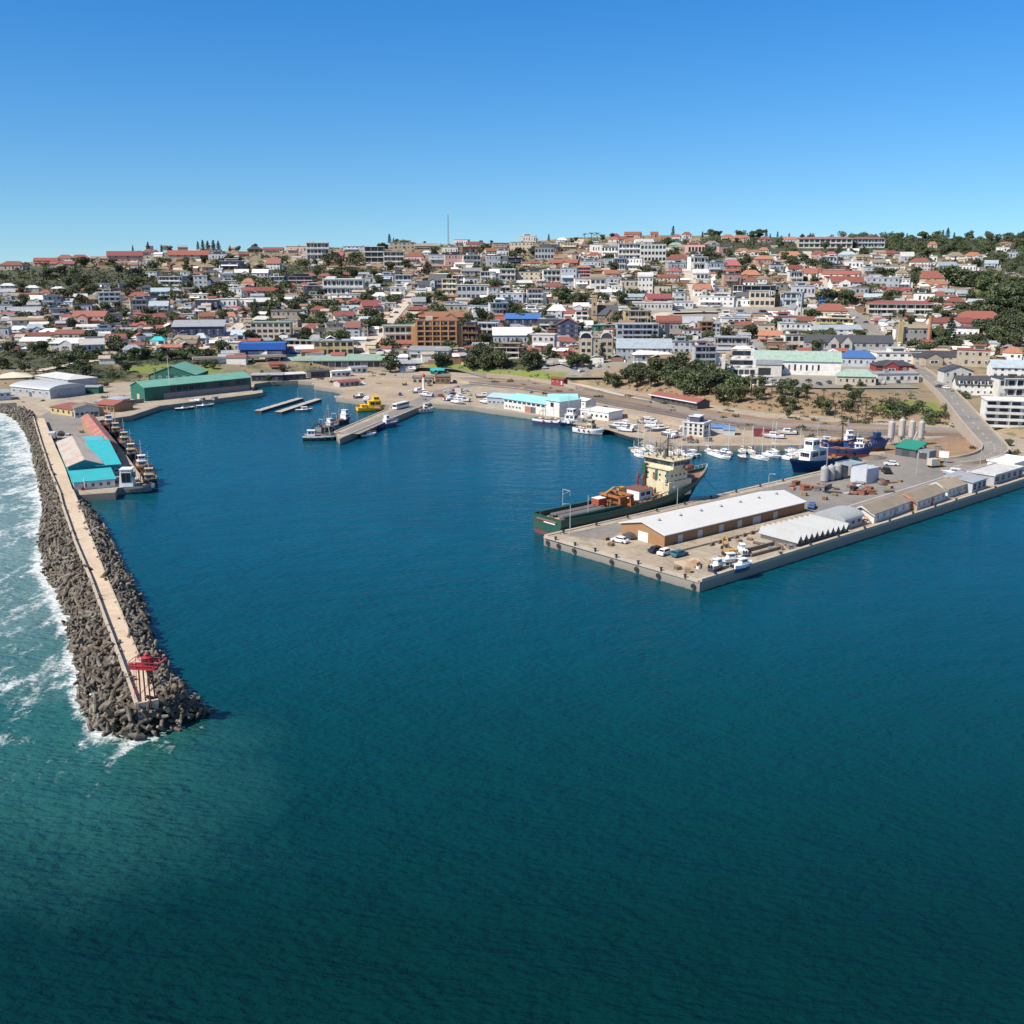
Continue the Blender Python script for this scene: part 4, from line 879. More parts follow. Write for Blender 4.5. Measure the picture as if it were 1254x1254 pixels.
# ---- the big green supply ship
def supply_ship():
    A, Bq = P(666, 657), P(978, 584); q = (Bq - A).normalized(); nr = Vector((-q.y, q.x, 0)); rz = math.atan2(q.y, q.x)
    L, B = 70.0, 12.6
    o = A + q * 7.6 + nr * 7.2; o.z = 0
    rt = root('supply_ship', o, rz, 'large rusty dark green offshore supply ship moored along the quay', 'ship'); MARKS.append((760, 610, 'dark green supply ship'))
    gr = paint('ship_green', (.012, .075, .055), .5, .6, .3, .02, dirtcol=(.09, .05, .03)); dk = paint('ship_deck_red', (.26, .115, .07), .8, .55, .3, .02); cream = paint('ship_cream', (.62, .54, .36), .6, .4, .3, .02, dirtcol=(.3, .17, .08)); tan = paint('deck_timber', (.36, .28, .2), .85, .4, .4, .02)
    zd = hull(rt, L, B, 3.7, 9.2, 1.2, gr, REDB, 9.0, dk, .94, .34, .9, 26)
    MB().box((-.08, -1.2, 3.9), (.12, 4.6, .55)).build('nameboard', flat('nameboard_white', (.75, .75, .72)), rt)
    # working deck
    MB().box((12.5, 0, 2.45), (20, 8.6, .3)).build('cargo_deck', tan, rt)
    ca = MB()
    for y in (-5.1, 5.1): ca.box((13.5, y, 3.3), (23, .5, 1.7)); ca.box((13.5, y * .93, 4.1), (23, .8, .15))
    ca.build('cargo_rail', gr, rt)
    ra = MB()
    for y, z in ((-2.2, 2.9), (2.2, 2.9)): ra.box((13, y, z), (19, 1.5, .6)); ra.box((13, y - .9, z + .1), (19, .25, .9))
    ra.build('pipe_rack', paint('dark_steel', (.1, .09, .085), .7, .4), rt)
    pp = MB()
    for i in range(7): pp.tube((4, -2.8 + i * .8 + (.6 if i > 3 else 0), 3.45), (22 - i % 3, -2.8 + i * .8 + (.6 if i > 3 else 0), 3.45), .22, .22, 7)
    pp.build('deck_pipe', paint('pipe_grey', (.3, .27, .25), .6, .4), rt)
    sr = MB(); sr.tube((.2, -4, 2.6), (.2, 4, 2.6), .45, .45, 12); sr.build('stern_roller', RUST, rt)
    gp = MB()
    for x in (11.0,):
        for y in (-5.2, 5.2): gp.tube((x, y, 2.3), (x, y, 9.2), .12, .1, 6)
        gp.tube((x, 5.2, 9.1), (x, 2.2, 9.1), .09, .09, 5); gp.tube((x, 2.2, 9.1), (x, 2.2, 7.6), .05, .05, 5); gp.tube((x, 5.2, 7.6), (x, 2.2, 9.1), .05, .05, 5)
    gp.build('deck_gantry', STEEL, rt)
    # orange machinery: winch frame, crane, container
    MB().box((23.2, 2.6, 4.0), (3.2, 3, 3.4)).build('deck_container', paint('box_red_orange', (.42, .08, .035), .6, .4), rt); MB().box((23.2, 2.6, 5.78), (3.3, 3.1, .15)).build('container_top', W_, rt)
    og = MB()
    for x in (25.5, 30.5):
        for y in (-3.8, 3.8): og.box((x, y, 4.6), (.7, .8, 4.6))
        og.box((x, 0, 6.7), (.8, 8.4, .7))
    for y in (-3.8, 3.8): og.box((28, y, 6.7), (5.8, .6, .6)); og.tube((25.6, y, 3), (30.4, y, 6.5), .2, .2, 6)
    og.build('winch_frame', ORG, rt)
    dr = MB(); dr.tube((28, -2.6, 4.3), (28, 2.6, 4.3), 1.5, 1.5, 16)
    for y in (-2.8, 2.8): dr.tube((28, y - .12, 4.3), (28, y + .12, 4.3), 2.0, 2.0, 18)
    dr.build('winch_drum', paint('winch_orange', (.36, .12, .03), .7, .5), rt)
    cr = MB(); cr.tube((33, 3.0, 2.4), (33, 3.0, 7.0), .7, .6, 12); cr.box((33, 3.0, 7.4), (2, 1.6, 1.3)); cr.path([(33, 3, 7.8), (29, 2.2, 8.8), (24.5, 1.2, 7.5)], .32, 6); cr.build('deck_crane', paint('crane_yellow', (.5, .26, .04), .6, .4), rt)
    # white deckhouse
    house_block(rt, 37.2, 6.4, 5.6, 3.2, 3.3, W_, True, RUST, 'deckhouse', .98, 3); MB().box((37.2, 0, 2.8), (8.6, 9.6, 1.2)).build('deckhouse_base', dk, rt)
    tw = MB()
    for y in (1.0, 3.2):
        tw.tube((40.6, y, 5.8), (40.6, y, 10.3), .35, .3, 8); tw.box((40.6, y, 9.2), (1.1, .9, .5)); tw.tube((39.8, y, 6.2), (40.6, y, 9.4), .1, .1, 5)
    tw.build('towing_post', paint('post_maroon', (.22, .05, .07), .6, .3), rt)
    mc = MB(); r_ = random.Random(4)
    for i in range(46): mc.box((r_.uniform(31, 46), r_.uniform(-4.6, 4.6), r_.uniform(2.7, 4.0)), (r_.uniform(.5, 1.6), r_.uniform(.5, 1.4), r_.uniform(.6, 1.6)), r_.random())
    for i in range(16): xx_ = r_.uniform(20, 46); yy_ = r_.uniform(-5, 5); mc.path([(xx_, yy_, 2.6), (xx_, yy_, r_.uniform(3.5, 5)), (xx_ + r_.uniform(1, 4), yy_ + r_.uniform(-1, 1), r_.uniform(3, 5))], .13, 6)
    for i in range(10): x = r_.uniform(39, 46); y = r_.uniform(-5, 4.5); mc.tube((x, y, 2.6), (x, y, r_.uniform(4, 6)), .22, .22, 7)
    mc.build('deck_machinery', paint('deck_machinery_ochre', (.36, .22, .13), .75, .5), rt)
    pc = MB(); [pc.tube((31 + i * 2.1, -5.4, 2.6), (31.6 + i * 2.1, -5.2, 4.6), .12, .12, 5) for i in range(8)]; pc.path([(30, -5.3, 4.4), (38, -5.3, 4.4), (46, -5.1, 5.2), (52, -4.6, 5.8)], .14, 5); pc.build('side_piping', gr, rt)
    # superstructure
    x = 50.2
    MB().box((x + .3, 0, 5.4), (10.5, 10.6, 4.9)).build('lower_superstructure', cream, rt)
    MB().box((x - .3, 0, 8.7), (8.6, 9.6, 4.2)).build('superstructure', cream, rt)
    MB().box((x - .3, 0, 10.95), (9.6, 11.2, .3)).build('bridge_deck', cream, rt)
    BR_ = MB().box((x, 0, 12.3), (8, 11.8, 2.6), 0, 0, .97, .94).build('bridge', cream, rt); MB().box((x, 0, 13.72), (8.9, 12.6, .25)).build('bridge_roof', cream, rt)
    for i in range(9): win(BR_, x - 4.02 + .12, -5 + i * 1.25, 12.7, 1.08, 1.1, -math.pi / 2, WIND); win(BR_, x + 3.88, -5 + i * 1.25, 12.7, 1.08, 1.1, math.pi / 2, WIND)
    for sg in (1, -1):
        for i in range(5): win(BR_, x - 3 + i * 1.5, sg * 5.8, 12.7, 1.2, 1.1, 0 if sg < 0 else math.pi, WIND)
        for i in range(4):
            for z in (7.8, 9.6): win(rt, x - 3.2 + i * 1.9, sg * 4.8, z, .55, .55, 0 if sg < 0 else math.pi, WIND)
    for i in range(4):
        for z in (7.9, 9.7): win(rt, x - 4.6, -3.6 + i * 2.4, z, .6, .6, -math.pi / 2, WIND)
    door(rt, x - 4.61, 1.2, .9, 2, (.3, .14, .08), -math.pi / 2, z=6.6)
    st = MB(); [st.box((x - 5.6 + k * .28, -4.2, 7 + k * .42), (.4, 1, .06)) for k in range(10)]; st.tube((x - 5.7, -4.75, 7.8), (x - 2.8, -4.75, 12), .04, .04, 5); st.build('outside_stair', STEEL, rt)
    vt = MB(); [vt.box((x - 4.75, y, 8.8), (.5, .7, 3.6)) for y in (-4.3, 4.3, .1)]; vt.build('vent_trunk', paint('vent_green', (.05, .16, .12), .6, .3), rt)
    fn = MB(); [fn.box((x - 4.9, y, 8.2), (1.6, 1.7, 7.2), 0, 0, .8) for y in (4.7,)]; fn.build('funnel', gr, rt)
    ma = MB(); mm = paint('mast_dark', (.09, .075, .06), .6, .3)
    ma.tube((x, 0, 13.8), (x, 0, 20.5), .3, .12, 8); ma.tube((x + .5, -1.6, 18), (x + .5, 1.6, 18), .12, .12, 5); ma.tube((x, -2.2, 16.4), (x, 2.2, 16.4), .1, .1, 5); ma.box((x + .9, 0, 17.2), (.3, 2.6, .25)); ma.box((x - .6, 0, 15.2), (1.1, 1.1, 2.4), 0, 0, .6)
    for q in ((-3.4, 4.6, 4.2), (-3, -4.8, 4.0), (2.2, 5, 5), (2.4, -5, 4.6), (-1.5, 2.6, 4.5), (-1.8, -2.9, 4.6), (3, 0, 3.4), (-3.6, 1.2, 3.2), (1, -3.6, 3.6), (.6, 3.4, 3.9), (-2.6, -.6, 4.0), (3, 2.7, 3.1), (3.2, -2.4, 3.0), (-3.7, -2.2, 2.6)):
        ma.tube((x + q[0], q[1], 13.8), (x + q[0], q[1], 13.8 + q[2]), .075, .045, 5); ma.box((x + q[0], q[1], 14.3), (.4, .4, .5))
    ma.build('mast', mm, rt); MB().lathe([(.1, 0), (.8, .3), (.9, .9), (.6, 1.5), (.1, 1.75)], (x - 1.5, 0, 20.3), 14).build('radome', W_, rt) if False else None
    rg = MB(); [rg.tube((x, 0, 19.5), q_, .035, .035, 4) for q_ in ((33, 3, 7.6), (28, -3.8, 7), (60, 0, 9), (58, 2, 9), (40.6, 1, 10.2), (40.6, 3.2, 10.2), (x - 4, 5.5, 14), (x - 4, -5.5, 14), (x + 4, 5.5, 14), (x + 4, -5.5, 14))]; rg.build('rigging', mm, rt)
    mo = MB()
    for xx in (x - 4.2, x + 4.2): mo.path([(xx, -6.2, 14.75), (xx, 6.2, 14.75)], .04, 4)
    for yy in (-6.2, 6.2): mo.path([(x - 4.2, yy, 14.75), (x + 4.2, yy, 14.75)], .04, 4)
    for i in range(8):
        for yy in (-6.2, 6.2): mo.tube((x - 4.2 + i * 1.2, yy, 13.8), (x - 4.2 + i * 1.2, yy, 14.8), .035, .035, 4)
    mo.build('bridge_railing', paint('rail_ochre', (.4, .27, .13), .6, .3), rt)
    lb = MB(); lb.lathe([(.1, -2.2), (.8, -1.5), (.95, 0), (.8, 1.5), (.1, 2.2)], n=12); l = lb.build('lifeboat', paint('lifeboat_dark', (.2, .05, .03), .6, .3), rt, (x + 2.5, -6.7, 11.2)); l.rotation_euler = (0, math.pi / 2, 0)
    # foredeck
    fc = MB(); fc.box((60.5, 0, zd(.86) + .5), (4, 5.5, 1)); fc.tube((61, -1.8, zd(.87) + 1.3), (61, 1.8, zd(.87) + 1.3), .6, .6, 10); fc.box((58.6, 2.4, zd(.84) + .7), (1.2, 1.2, 1.4)); fc.build('windlass', tan, rt)
    fr = MB(); pr = None
    for i in range(9):
        t = .86 + .135 * i / 8; e = max(0, (t - .66) / .34); y = B / 2 * (1 - e ** 2.4)
        for sg in (1, -1): fr.tube((t * L, y * sg, zd(t) + 1), (t * L, y * sg, zd(t) + 2.3), .05, .05, 4)
        if pr: [fr.tube((pr[0], pr[1] * sg, pr[2]), (t * L, y * sg, zd(t) + 2.3), .05, .05, 4) for sg in (1, -1)]
        pr = (t * L, y, zd(t) + 2.3)
    fr.build('bow_railing', flat('rail_white', (.66, .66, .62)), rt)
    for c_ in rt.children:
        if c_.name.split('.')[0] not in ('hull', 'deck', 'gunwale', 'nameboard', 'bow_railing', 'windlass'): c_.location.z += 2.3 if c_.name.split('.')[0] in ('superstructure', 'bridge', 'bridge_deck', 'bridge_roof', 'mast', 'bridge_railing', 'lifeboat', 'rigging', 'vent_trunk', 'outside_stair', 'funnel', 'door') else 1.6
    for c_ in rt.children:
        if c_.name.split('.')[0] in ('winch_frame', 'winch_drum', 'deck_crane', 'deck_container', 'container_top'): c_.scale.z = .78; c_.location.z += .7
    tyres(rt, [(x_, -6.5, 2.2) for x_ in (12, 22, 32, 42)])
    ln = MB(); a_, b_ = Vector((66, -1.2, 8.6)), Vector((70, -9.2, 2.6)); ln.path([a_.lerp(b_, k / 8) - Vector((0, 0, 1.6 * math.sin(math.pi * k / 8))) for k in range(9)], .07, 4); a_, b_ = Vector((2, -5.6, 3.2)), Vector((-3, -8.5, 2.7)); ln.path([a_.lerp(b_, k / 6) - Vector((0, 0, .5 * math.sin(math.pi * k / 6))) for k in range(7)], .07, 4); ln.build('mooring_line', BLK, rt)
supply_ship()
NAVY = paint('hull_navy', (.014, .035, .13), .4, .25, .3, .03); GREYH = paint('hull_grey', (.2, .2, .2), .5, .4); BLKH = paint('hull_black', (.022, .022, .025), .5, .3); WH = paint('hull_white', (.7, .7, .67), .45, .25, .4, .03); BRN = paint('hull_brown', (.2, .09, .05), .6, .4); BLU = paint('hull_blue', (.02, .08, .28), .45, .25)
CRM = paint('house_cream', (.6, .5, .36), .6, .4)
def water(x, y): return P(x, y, 0)
_a, _b = P(978, 584, 0), P(1055, 566, 0); _d = (_b - _a).normalized(); _c = _a + _d * 18.5 + Vector((-_d.y, _d.x, 0)) * 5.2
trawler(_c, math.atan2(-_d.y, -_d.x), 34, 7.6, NAVY, 'navy ship with long white deckhouse moored bow forward in the marina corner', 'ship', .56, W_, 2.6, 5.0, False, name='work_ship', mh=9, hl=.34, hs=1.5); MARKS.append((1005, 560, 'navy ship'))
trawler(water(684, 520.5), -.5, 25, 6.5, NAVY, 'blue hulled trawler with white rail moored at the turquoise fish factory', 'trawler', .76, W_, 1.9, 3.3, True, DK, RUST, WH)
trawler(water(722, 531), -.7, 16, 5.2, WH, 'white trawler moored behind the bow of the blue hulled trawler', 'trawler', .55, CRM, 1.6, 2.8, True)
trawler(water(418, 519), 1.15, 16, 5, NAVY, 'dark blue trawler with white wheelhouse on the left side of the pier', 'trawler', .7, W_, 1.5, 2.8, True)
trawler(water(475, 523), .7, 12, 4.8, BLU, 'bright blue tug with yellow deck on the right side of the pier', 'tug', .45, W_, 1.4, 2.4, False, paint('deck_yellow', (.5, .3, .06), .7, .4), name='harbour_tug', mh=5)
trawler(water(521, 505), .35, 10, 3.8, WH, 'white motor cruiser moored near the root of the pier', 'cruiser', .5, W_, 1.3, 2.2, False, name='motor_cruiser', mh=5)
def barge():
    rt = root('work_barge', water(396, 538.5), .12, 'black and white work barge with big black hoop moored at the pier end', 'barge'); MARKS.append((396, 532, 'black work barge'))
    hull(rt, 17, 6.5, 1.7, 2.1, .5, BLKH, BLKH, 1.5, DK, .95, .3, .6, 14, WH)
    for c in rt.children: c.location.x = -8.5
    house_block(rt, -5, 3.2, 3.2, 2.4, 1.8, W_); h = MB(); pr = None
    for i in range(15):
        t = math.pi * i / 14; q = (-2.5 + 2.8 * math.cos(t), 1.5, 2 + 4.6 * math.sin(t))
        if pr: h.tube(pr, q, .3, .3, 7); h.tube((pr[0], pr[1] + 1.4, pr[2]), (q[0], q[1] + 1.4, q[2]), .2, .2, 6); h.tube(q, (q[0], q[1] + 1.4, q[2]), .1, .1, 5)
        pr = q
    h.build('lifting_hoop', BLK, rt); g = MB(); g.tube((3, -1, 2), (2, 0, 8), .16, .1, 6); g.tube((3, 1.4, 2), (2, 0, 8), .16, .1, 6); g.tube((2, 0, 8), (7, 0, 3), .06, .06, 4); g.build('derrick', STEEL, rt)
    mast(rt, .8, 2, 8, True, L=4); b = MB(); [b.box((2 + i * 1.1, (-1) ** i * 1.2, 2.3), (1, 1.3, 1.0), i) for i in range(5)]; b.build('deck_gear', GREYH, rt)
    tyres(rt, [(x, -3.4, 1.1) for x in (-5, -2, 1, 4)])
barge()
trawler(water(403, 527), .95, 13, 4.4, GREYH, 'grey workboat lying between the barge and the pier', 'workboat', .55, W_, 1.4, 2.3, True, name='workboat')
motorboat(water(441, 535), .6, 8, 'small white motorboat tied to the right side of the pier', top=BLK); motorboat(water(362, 504), .35, 9, 'small grey motorboat below the two long floating docks', GREYH)
motorboat(water(520, 495), .3, 6, 'tiny white boat at the corner of the pier root') if False else None
# fishing boats rafted along the left wharf
for i, (px, L, hm, hk, cg, lab) in enumerate([((129, 523), 14, BRN, W_, ORG, 'farthest rafted fishing boat with white cabin at the wharf'), ((138, 533), 15, BLKH, CRM, RUST, 'black fishing boat with red gear second from the far end of the raft'), ((148, 545), 16, GREYH, CRM, ORG, 'grey fishing boat with orange gantry in the middle of the raft'), ((157, 560), 17, BLKH, CRM, ORG, 'black fishing boat with cream cabin and orange gear in the raft'), ((169, 575), 17, BRN, W_, ORG, 'brown fishing boat with rusty deck third from the near end'), ((179, 592), 16, BLKH, CRM, RUST, 'black fishing boat at the near right corner of the raft')]):
    trawler(water(px[0] + 5, px[1] + 1), -1.15 - .1 * (i % 2), L, 4.9, hm, lab, 'fishing boat', .64, hk, 1.6, 2.7, True, DK, cg, group='fishing boats rafted at the left wharf', name='fishing_boat', mh=6)
MARKS.append((160, 560, 'rafted fishing boats'))
def patrol():
    rt = root('harbour_vessel', water(163, 603.5), .14, 'grey harbour vessel with tall white wheelhouse across the wharf end', 'vessel')
    hull(rt, 15, 4.6, 1.8, 2.4, .7, GREYH, BLKH, 1.2, DK, .95, .3, .5, 14)
    for c in rt.children: c.location.x = -8
    MB().box((-1.5, 0, 5.0), (4.6, 4.4, 6.4), 0, 0, .86, .72).build('wheelhouse', W_, rt)
    MB().box((-1.3, 0, 8.3), (4, 4.4, .25)).build('wheelhouse_roof', W_, rt); win(rt, -1.3, -2.08, 5.6, 3.0, 3.2, 0, WIND); win(rt, .95, 0, 6.2, 2.8, 1.8, math.pi / 2, WIND)
    d = MB(); [d.box((3 + i * 1.3, (-1) ** i * 1.1, 2.5), (1, 1.2, 1.1), i) for i in range(4)]; d.path([(2.4, 0, 2), (3, 0, 7), (5.4, 0, 4)], .14, 6); d.build('deck_gear', GREYH, rt); tyres(rt, [(x, -3.15, 1.2) for x in (-6, -3, 0, 3)]); [setattr(c_, 'location', (c_.location.x, -2.45, 1.2)) for c_ in rt.children if c_.name.startswith('tyre')]
patrol()
# marina
rnd = random.Random(11)
mar = [(775, 553, 'y', 9), (779, 558, 'm', 7), (792, 557, 'm', 9), (803, 553, 'y', 10), (815, 555, 'y', 11), (826, 553, 'y', 10), (838, 557, 'm', 10), (855, 560, 'm', 9), (869, 556, 'm', 9), (877, 559, 'm', 9), (886, 554, 'y', 10), (894, 559, 'm', 9), (906, 560, 'r', 7), (921, 560, 'y', 10), (936, 557, 'm', 10), (947, 560, 'm', 8), (957, 561, 'm', 9), (967, 557, 'y', 9), (962, 552, 'm', 7), (931, 551, 'm', 7), (905, 552, 'y', 8), (785, 551, 'y', 9), (798, 558, 'm', 7), (845, 552, 'y', 10), (862, 551, 'y', 9), (914, 553, 'y', 9), (943, 552, 'y', 10), (953, 552, 'y', 9), (975, 556, 'm', 8)]
for i, (x, y, k, L) in enumerate(mar):
    rz = -1.25 + rnd.uniform(-.25, .25) + (math.pi if i % 4 == 3 else 0)
    nm = ('white sailing yacht' if k == 'y' else 'red hulled motorboat' if k == 'r' else 'white motorboat'); p = water(x, y)
    o = yacht(p, rz, L, '') if k == 'y' else motorboat(p, rz, L, '', REDB if k == 'r' else None, flat('canvas_blue', (.04, .1, .25)) if i % 3 == 0 else None, 'boats in the marina')
    near = 'left of the supply ship mast' if x < 800 else 'behind the supply ship bridge' if x < 845 else 'in the middle of the marina row' if x < 915 else 'at the right end of the marina row'
    k2 = sum(1 for q in mar[:i] if (q[2] == k) and (('a' if q[0] < 800 else 'b' if q[0] < 845 else 'c' if q[0] < 915 else 'd') == ('a' if x < 800 else 'b' if x < 845 else 'c' if x < 915 else 'd')))
    o['label'] = ((ORD[k2] if k2 else 'first') + ' ' if k != 'r' else '') + nm + ' ' + near
pont = MB()
rt = root('marina_pontoon', P(770, 549, .3), 0, 'long floating pontoon with mooring posts behind the marina boats', 'pontoon')
A_, B_ = P(770, 550, 0), P(985, 549, 0); o = rt.location.copy()
d_ = B_ - A_; MB().box(tuple((A_ + B_) / 2 - o + Vector((0, 0, .4))), (d_.length, 2, .5), math.atan2(d_.y, d_.x)).build('deck', paint('pontoon_timber', (.4, .33, .25), .85, .3), rt)
for i in range(16): q = A_.lerp(B_, (i + .5) / 16) - o; MB().tube(q + Vector((0, 1.3, -1)), q + Vector((0, 1.3, 3.2)), .16, .16, 8).build('mooring_post', paint('post_timber', (.45, .38, .28), .8, .3), rt)
# floating docks at the inner harbour
for (a, b_), lab in ((((316, 503), (368, 487.5)), 'upper of the two long dark floating docks in the inner harbour'), (((341, 504.5), (390, 488.5)), 'lower of the two long dark floating docks, with a pole at its end')):
    A_, B_ = P(*a, 1.2), P(*b_, 1.2); d_ = B_ - A_; rt = root('floating_dock', A_, math.atan2(d_.y, d_.x), lab, 'dock', 'floating docks'); rt.location.z = 0; L = d_.length
    MB().box((L / 2, 0, .6), (L, 3.6, 1.2)).build('pontoon', BLKH, rt); MB().box((L / 2, 0, 1.28), (L + .2, 3.9, .14)).build('deck', paint('dock_deck', (.5, .46, .42), .8, .3), rt)
    k = MB(); [k.box((L * t, 1.6, 1.6), (.4, .4, .6)) for t in (.1, .3, .5, .7, .9)]; k.build('bollard', BLK, rt)
    pm = MB().tube((L - .6, 1.2, 1.3), (L - .6, 1.2, 7), .08, .05, 6).build('pole', STEEL, rt)
# yellow landing craft / buoy tender at the pier
def yellow():
    ye = paint('safety_yellow', (.75, .43, .01), .5, .15, .4, .03); rt = root('yellow_tender', water(455, 503), .35, 'bright yellow buoy tender moored at the left side of the pier', 'tender'); MARKS.append((455, 495, 'yellow tender'))
    hull(rt, 15, 6, 1.6, 2.2, .4, ye, BLKH, 1.2, ye, .95, .35, .4, 12)
    for c in rt.children: c.location.x = -7.5
    house_block(rt, 1.5, 4.8, 6.5, 3.4, 1.7, ye, True, ye); house_block(rt, 2.4, 3.4, 3.0, 1.9, 5.2, ye, True, ye, 'bridge', n=3); house_block(rt, -4, 3.6, 3, 1.6, 1.7, ye, False, ye, 'engine_casing'); mast(rt, 1, 7, 3, False)
yellow()
motorboat(water(214, 502.5), .62, 11, 'dark workboat lying left along the quay of the long green warehouse', BLKH, BLK, 'boats below the long green warehouse'); motorboat(water(240, 499), .62, 10, 'dark workboat lying right along the quay of the long green warehouse', GREYH, BLK, 'boats below the long green warehouse')
# boats hauled out behind the navy ship
for px, L, hm, lab, rz in (((1040, 556), 17, NAVY, 'navy fishing boat hauled out on the hard behind the navy ship', -.35), ((1062, 549), 18, BLU, 'upswept blue boat hauled out at the right of the marina corner', .15), ((1030, 546), 15, NAVY, 'smaller blue and white boat hauled out nearest the marina shore', .1)):
    o = trawler(P(px[0], px[1], 3.6), rz, L, 4.6, hm, lab, 'fishing boat', .7, W_ if L != 18 else NAVY, 1.6, 3.4, False, name='hauled_out_boat', mh=2 if L == 18 else 5)
# ------------------------------------------------------------------ landmarks of the town (name, so that labels can point from them)
MARKS += [(534, 408, 'orange brick apartment block'), (322, 429, 'bright blue roofed hall'), (410, 441, 'long pale green station shed'), (330, 405, 'cream three storey flats'), (408, 426, 'olive green office'), (729, 421, 'arched gable apartments'),
          (738, 384, 'dark roofed stone church'), (780, 430, 'long blue grey office'), (818, 402, 'red curved roof house'), (905, 450, 'white terraced hotel'), (975, 444, 'green roofed white warehouse'), (1036, 421, 'grey stone hall'), (1050, 440, 'bright blue pavilion'), (1048, 462, 'green roofed cream hall'),
          (1138, 408, 'tall brick chimney'), (1200, 392, 'sprawling red roofed complex'), (1195, 470, 'dark roofed dormer hall'), (1228, 505, 'white balconied flats'), (1102, 378, 'long maroon roofed block'), (1012, 382, 'big red hipped hall'), (978, 378, 'small white church'), (1010, 297, 'ridge top maroon roofed flats'),
          (1172, 340, 'white modern villa'), (549, 285, 'tall radio mast'), (390, 308, 'white hilltop flats'), (420, 352, 'stepped white flats'), (579, 358, 'pale blue glazed flats'), (714, 335, 'pink balconied tower'), (876, 352, 'white turret house'), (798, 312, 'white twin terraces'), (790, 346, 'white barrel roofed house'), (640, 391, 'blue roofed shop'), (695, 402, 'navy blue block'), (627, 412, 'big white roofed hall'), (243, 403, 'long blue walled warehouse'), (246, 346, 'white three storey villa'),
          (230, 310, 'red roofed ridge complex'), (155, 314, 'pink ridge terrace'), (108, 388, 'long orange red school roof'), (208, 344, 'arcaded grey house'), (20, 400, 'white arched cottage'), (100, 420, 'pale blue gabled hall'), (60, 325, 'red roofed hilltop row'), (1190, 300, 'dense ridge woodland'), (1225, 380, 'dark hillside wood'), (1190, 348, 'winding upper road'), (500, 310, 'dark banded flats'), (638, 312, 'grey glass fronted villa'), (825, 375, 'white roadside shopfront')]
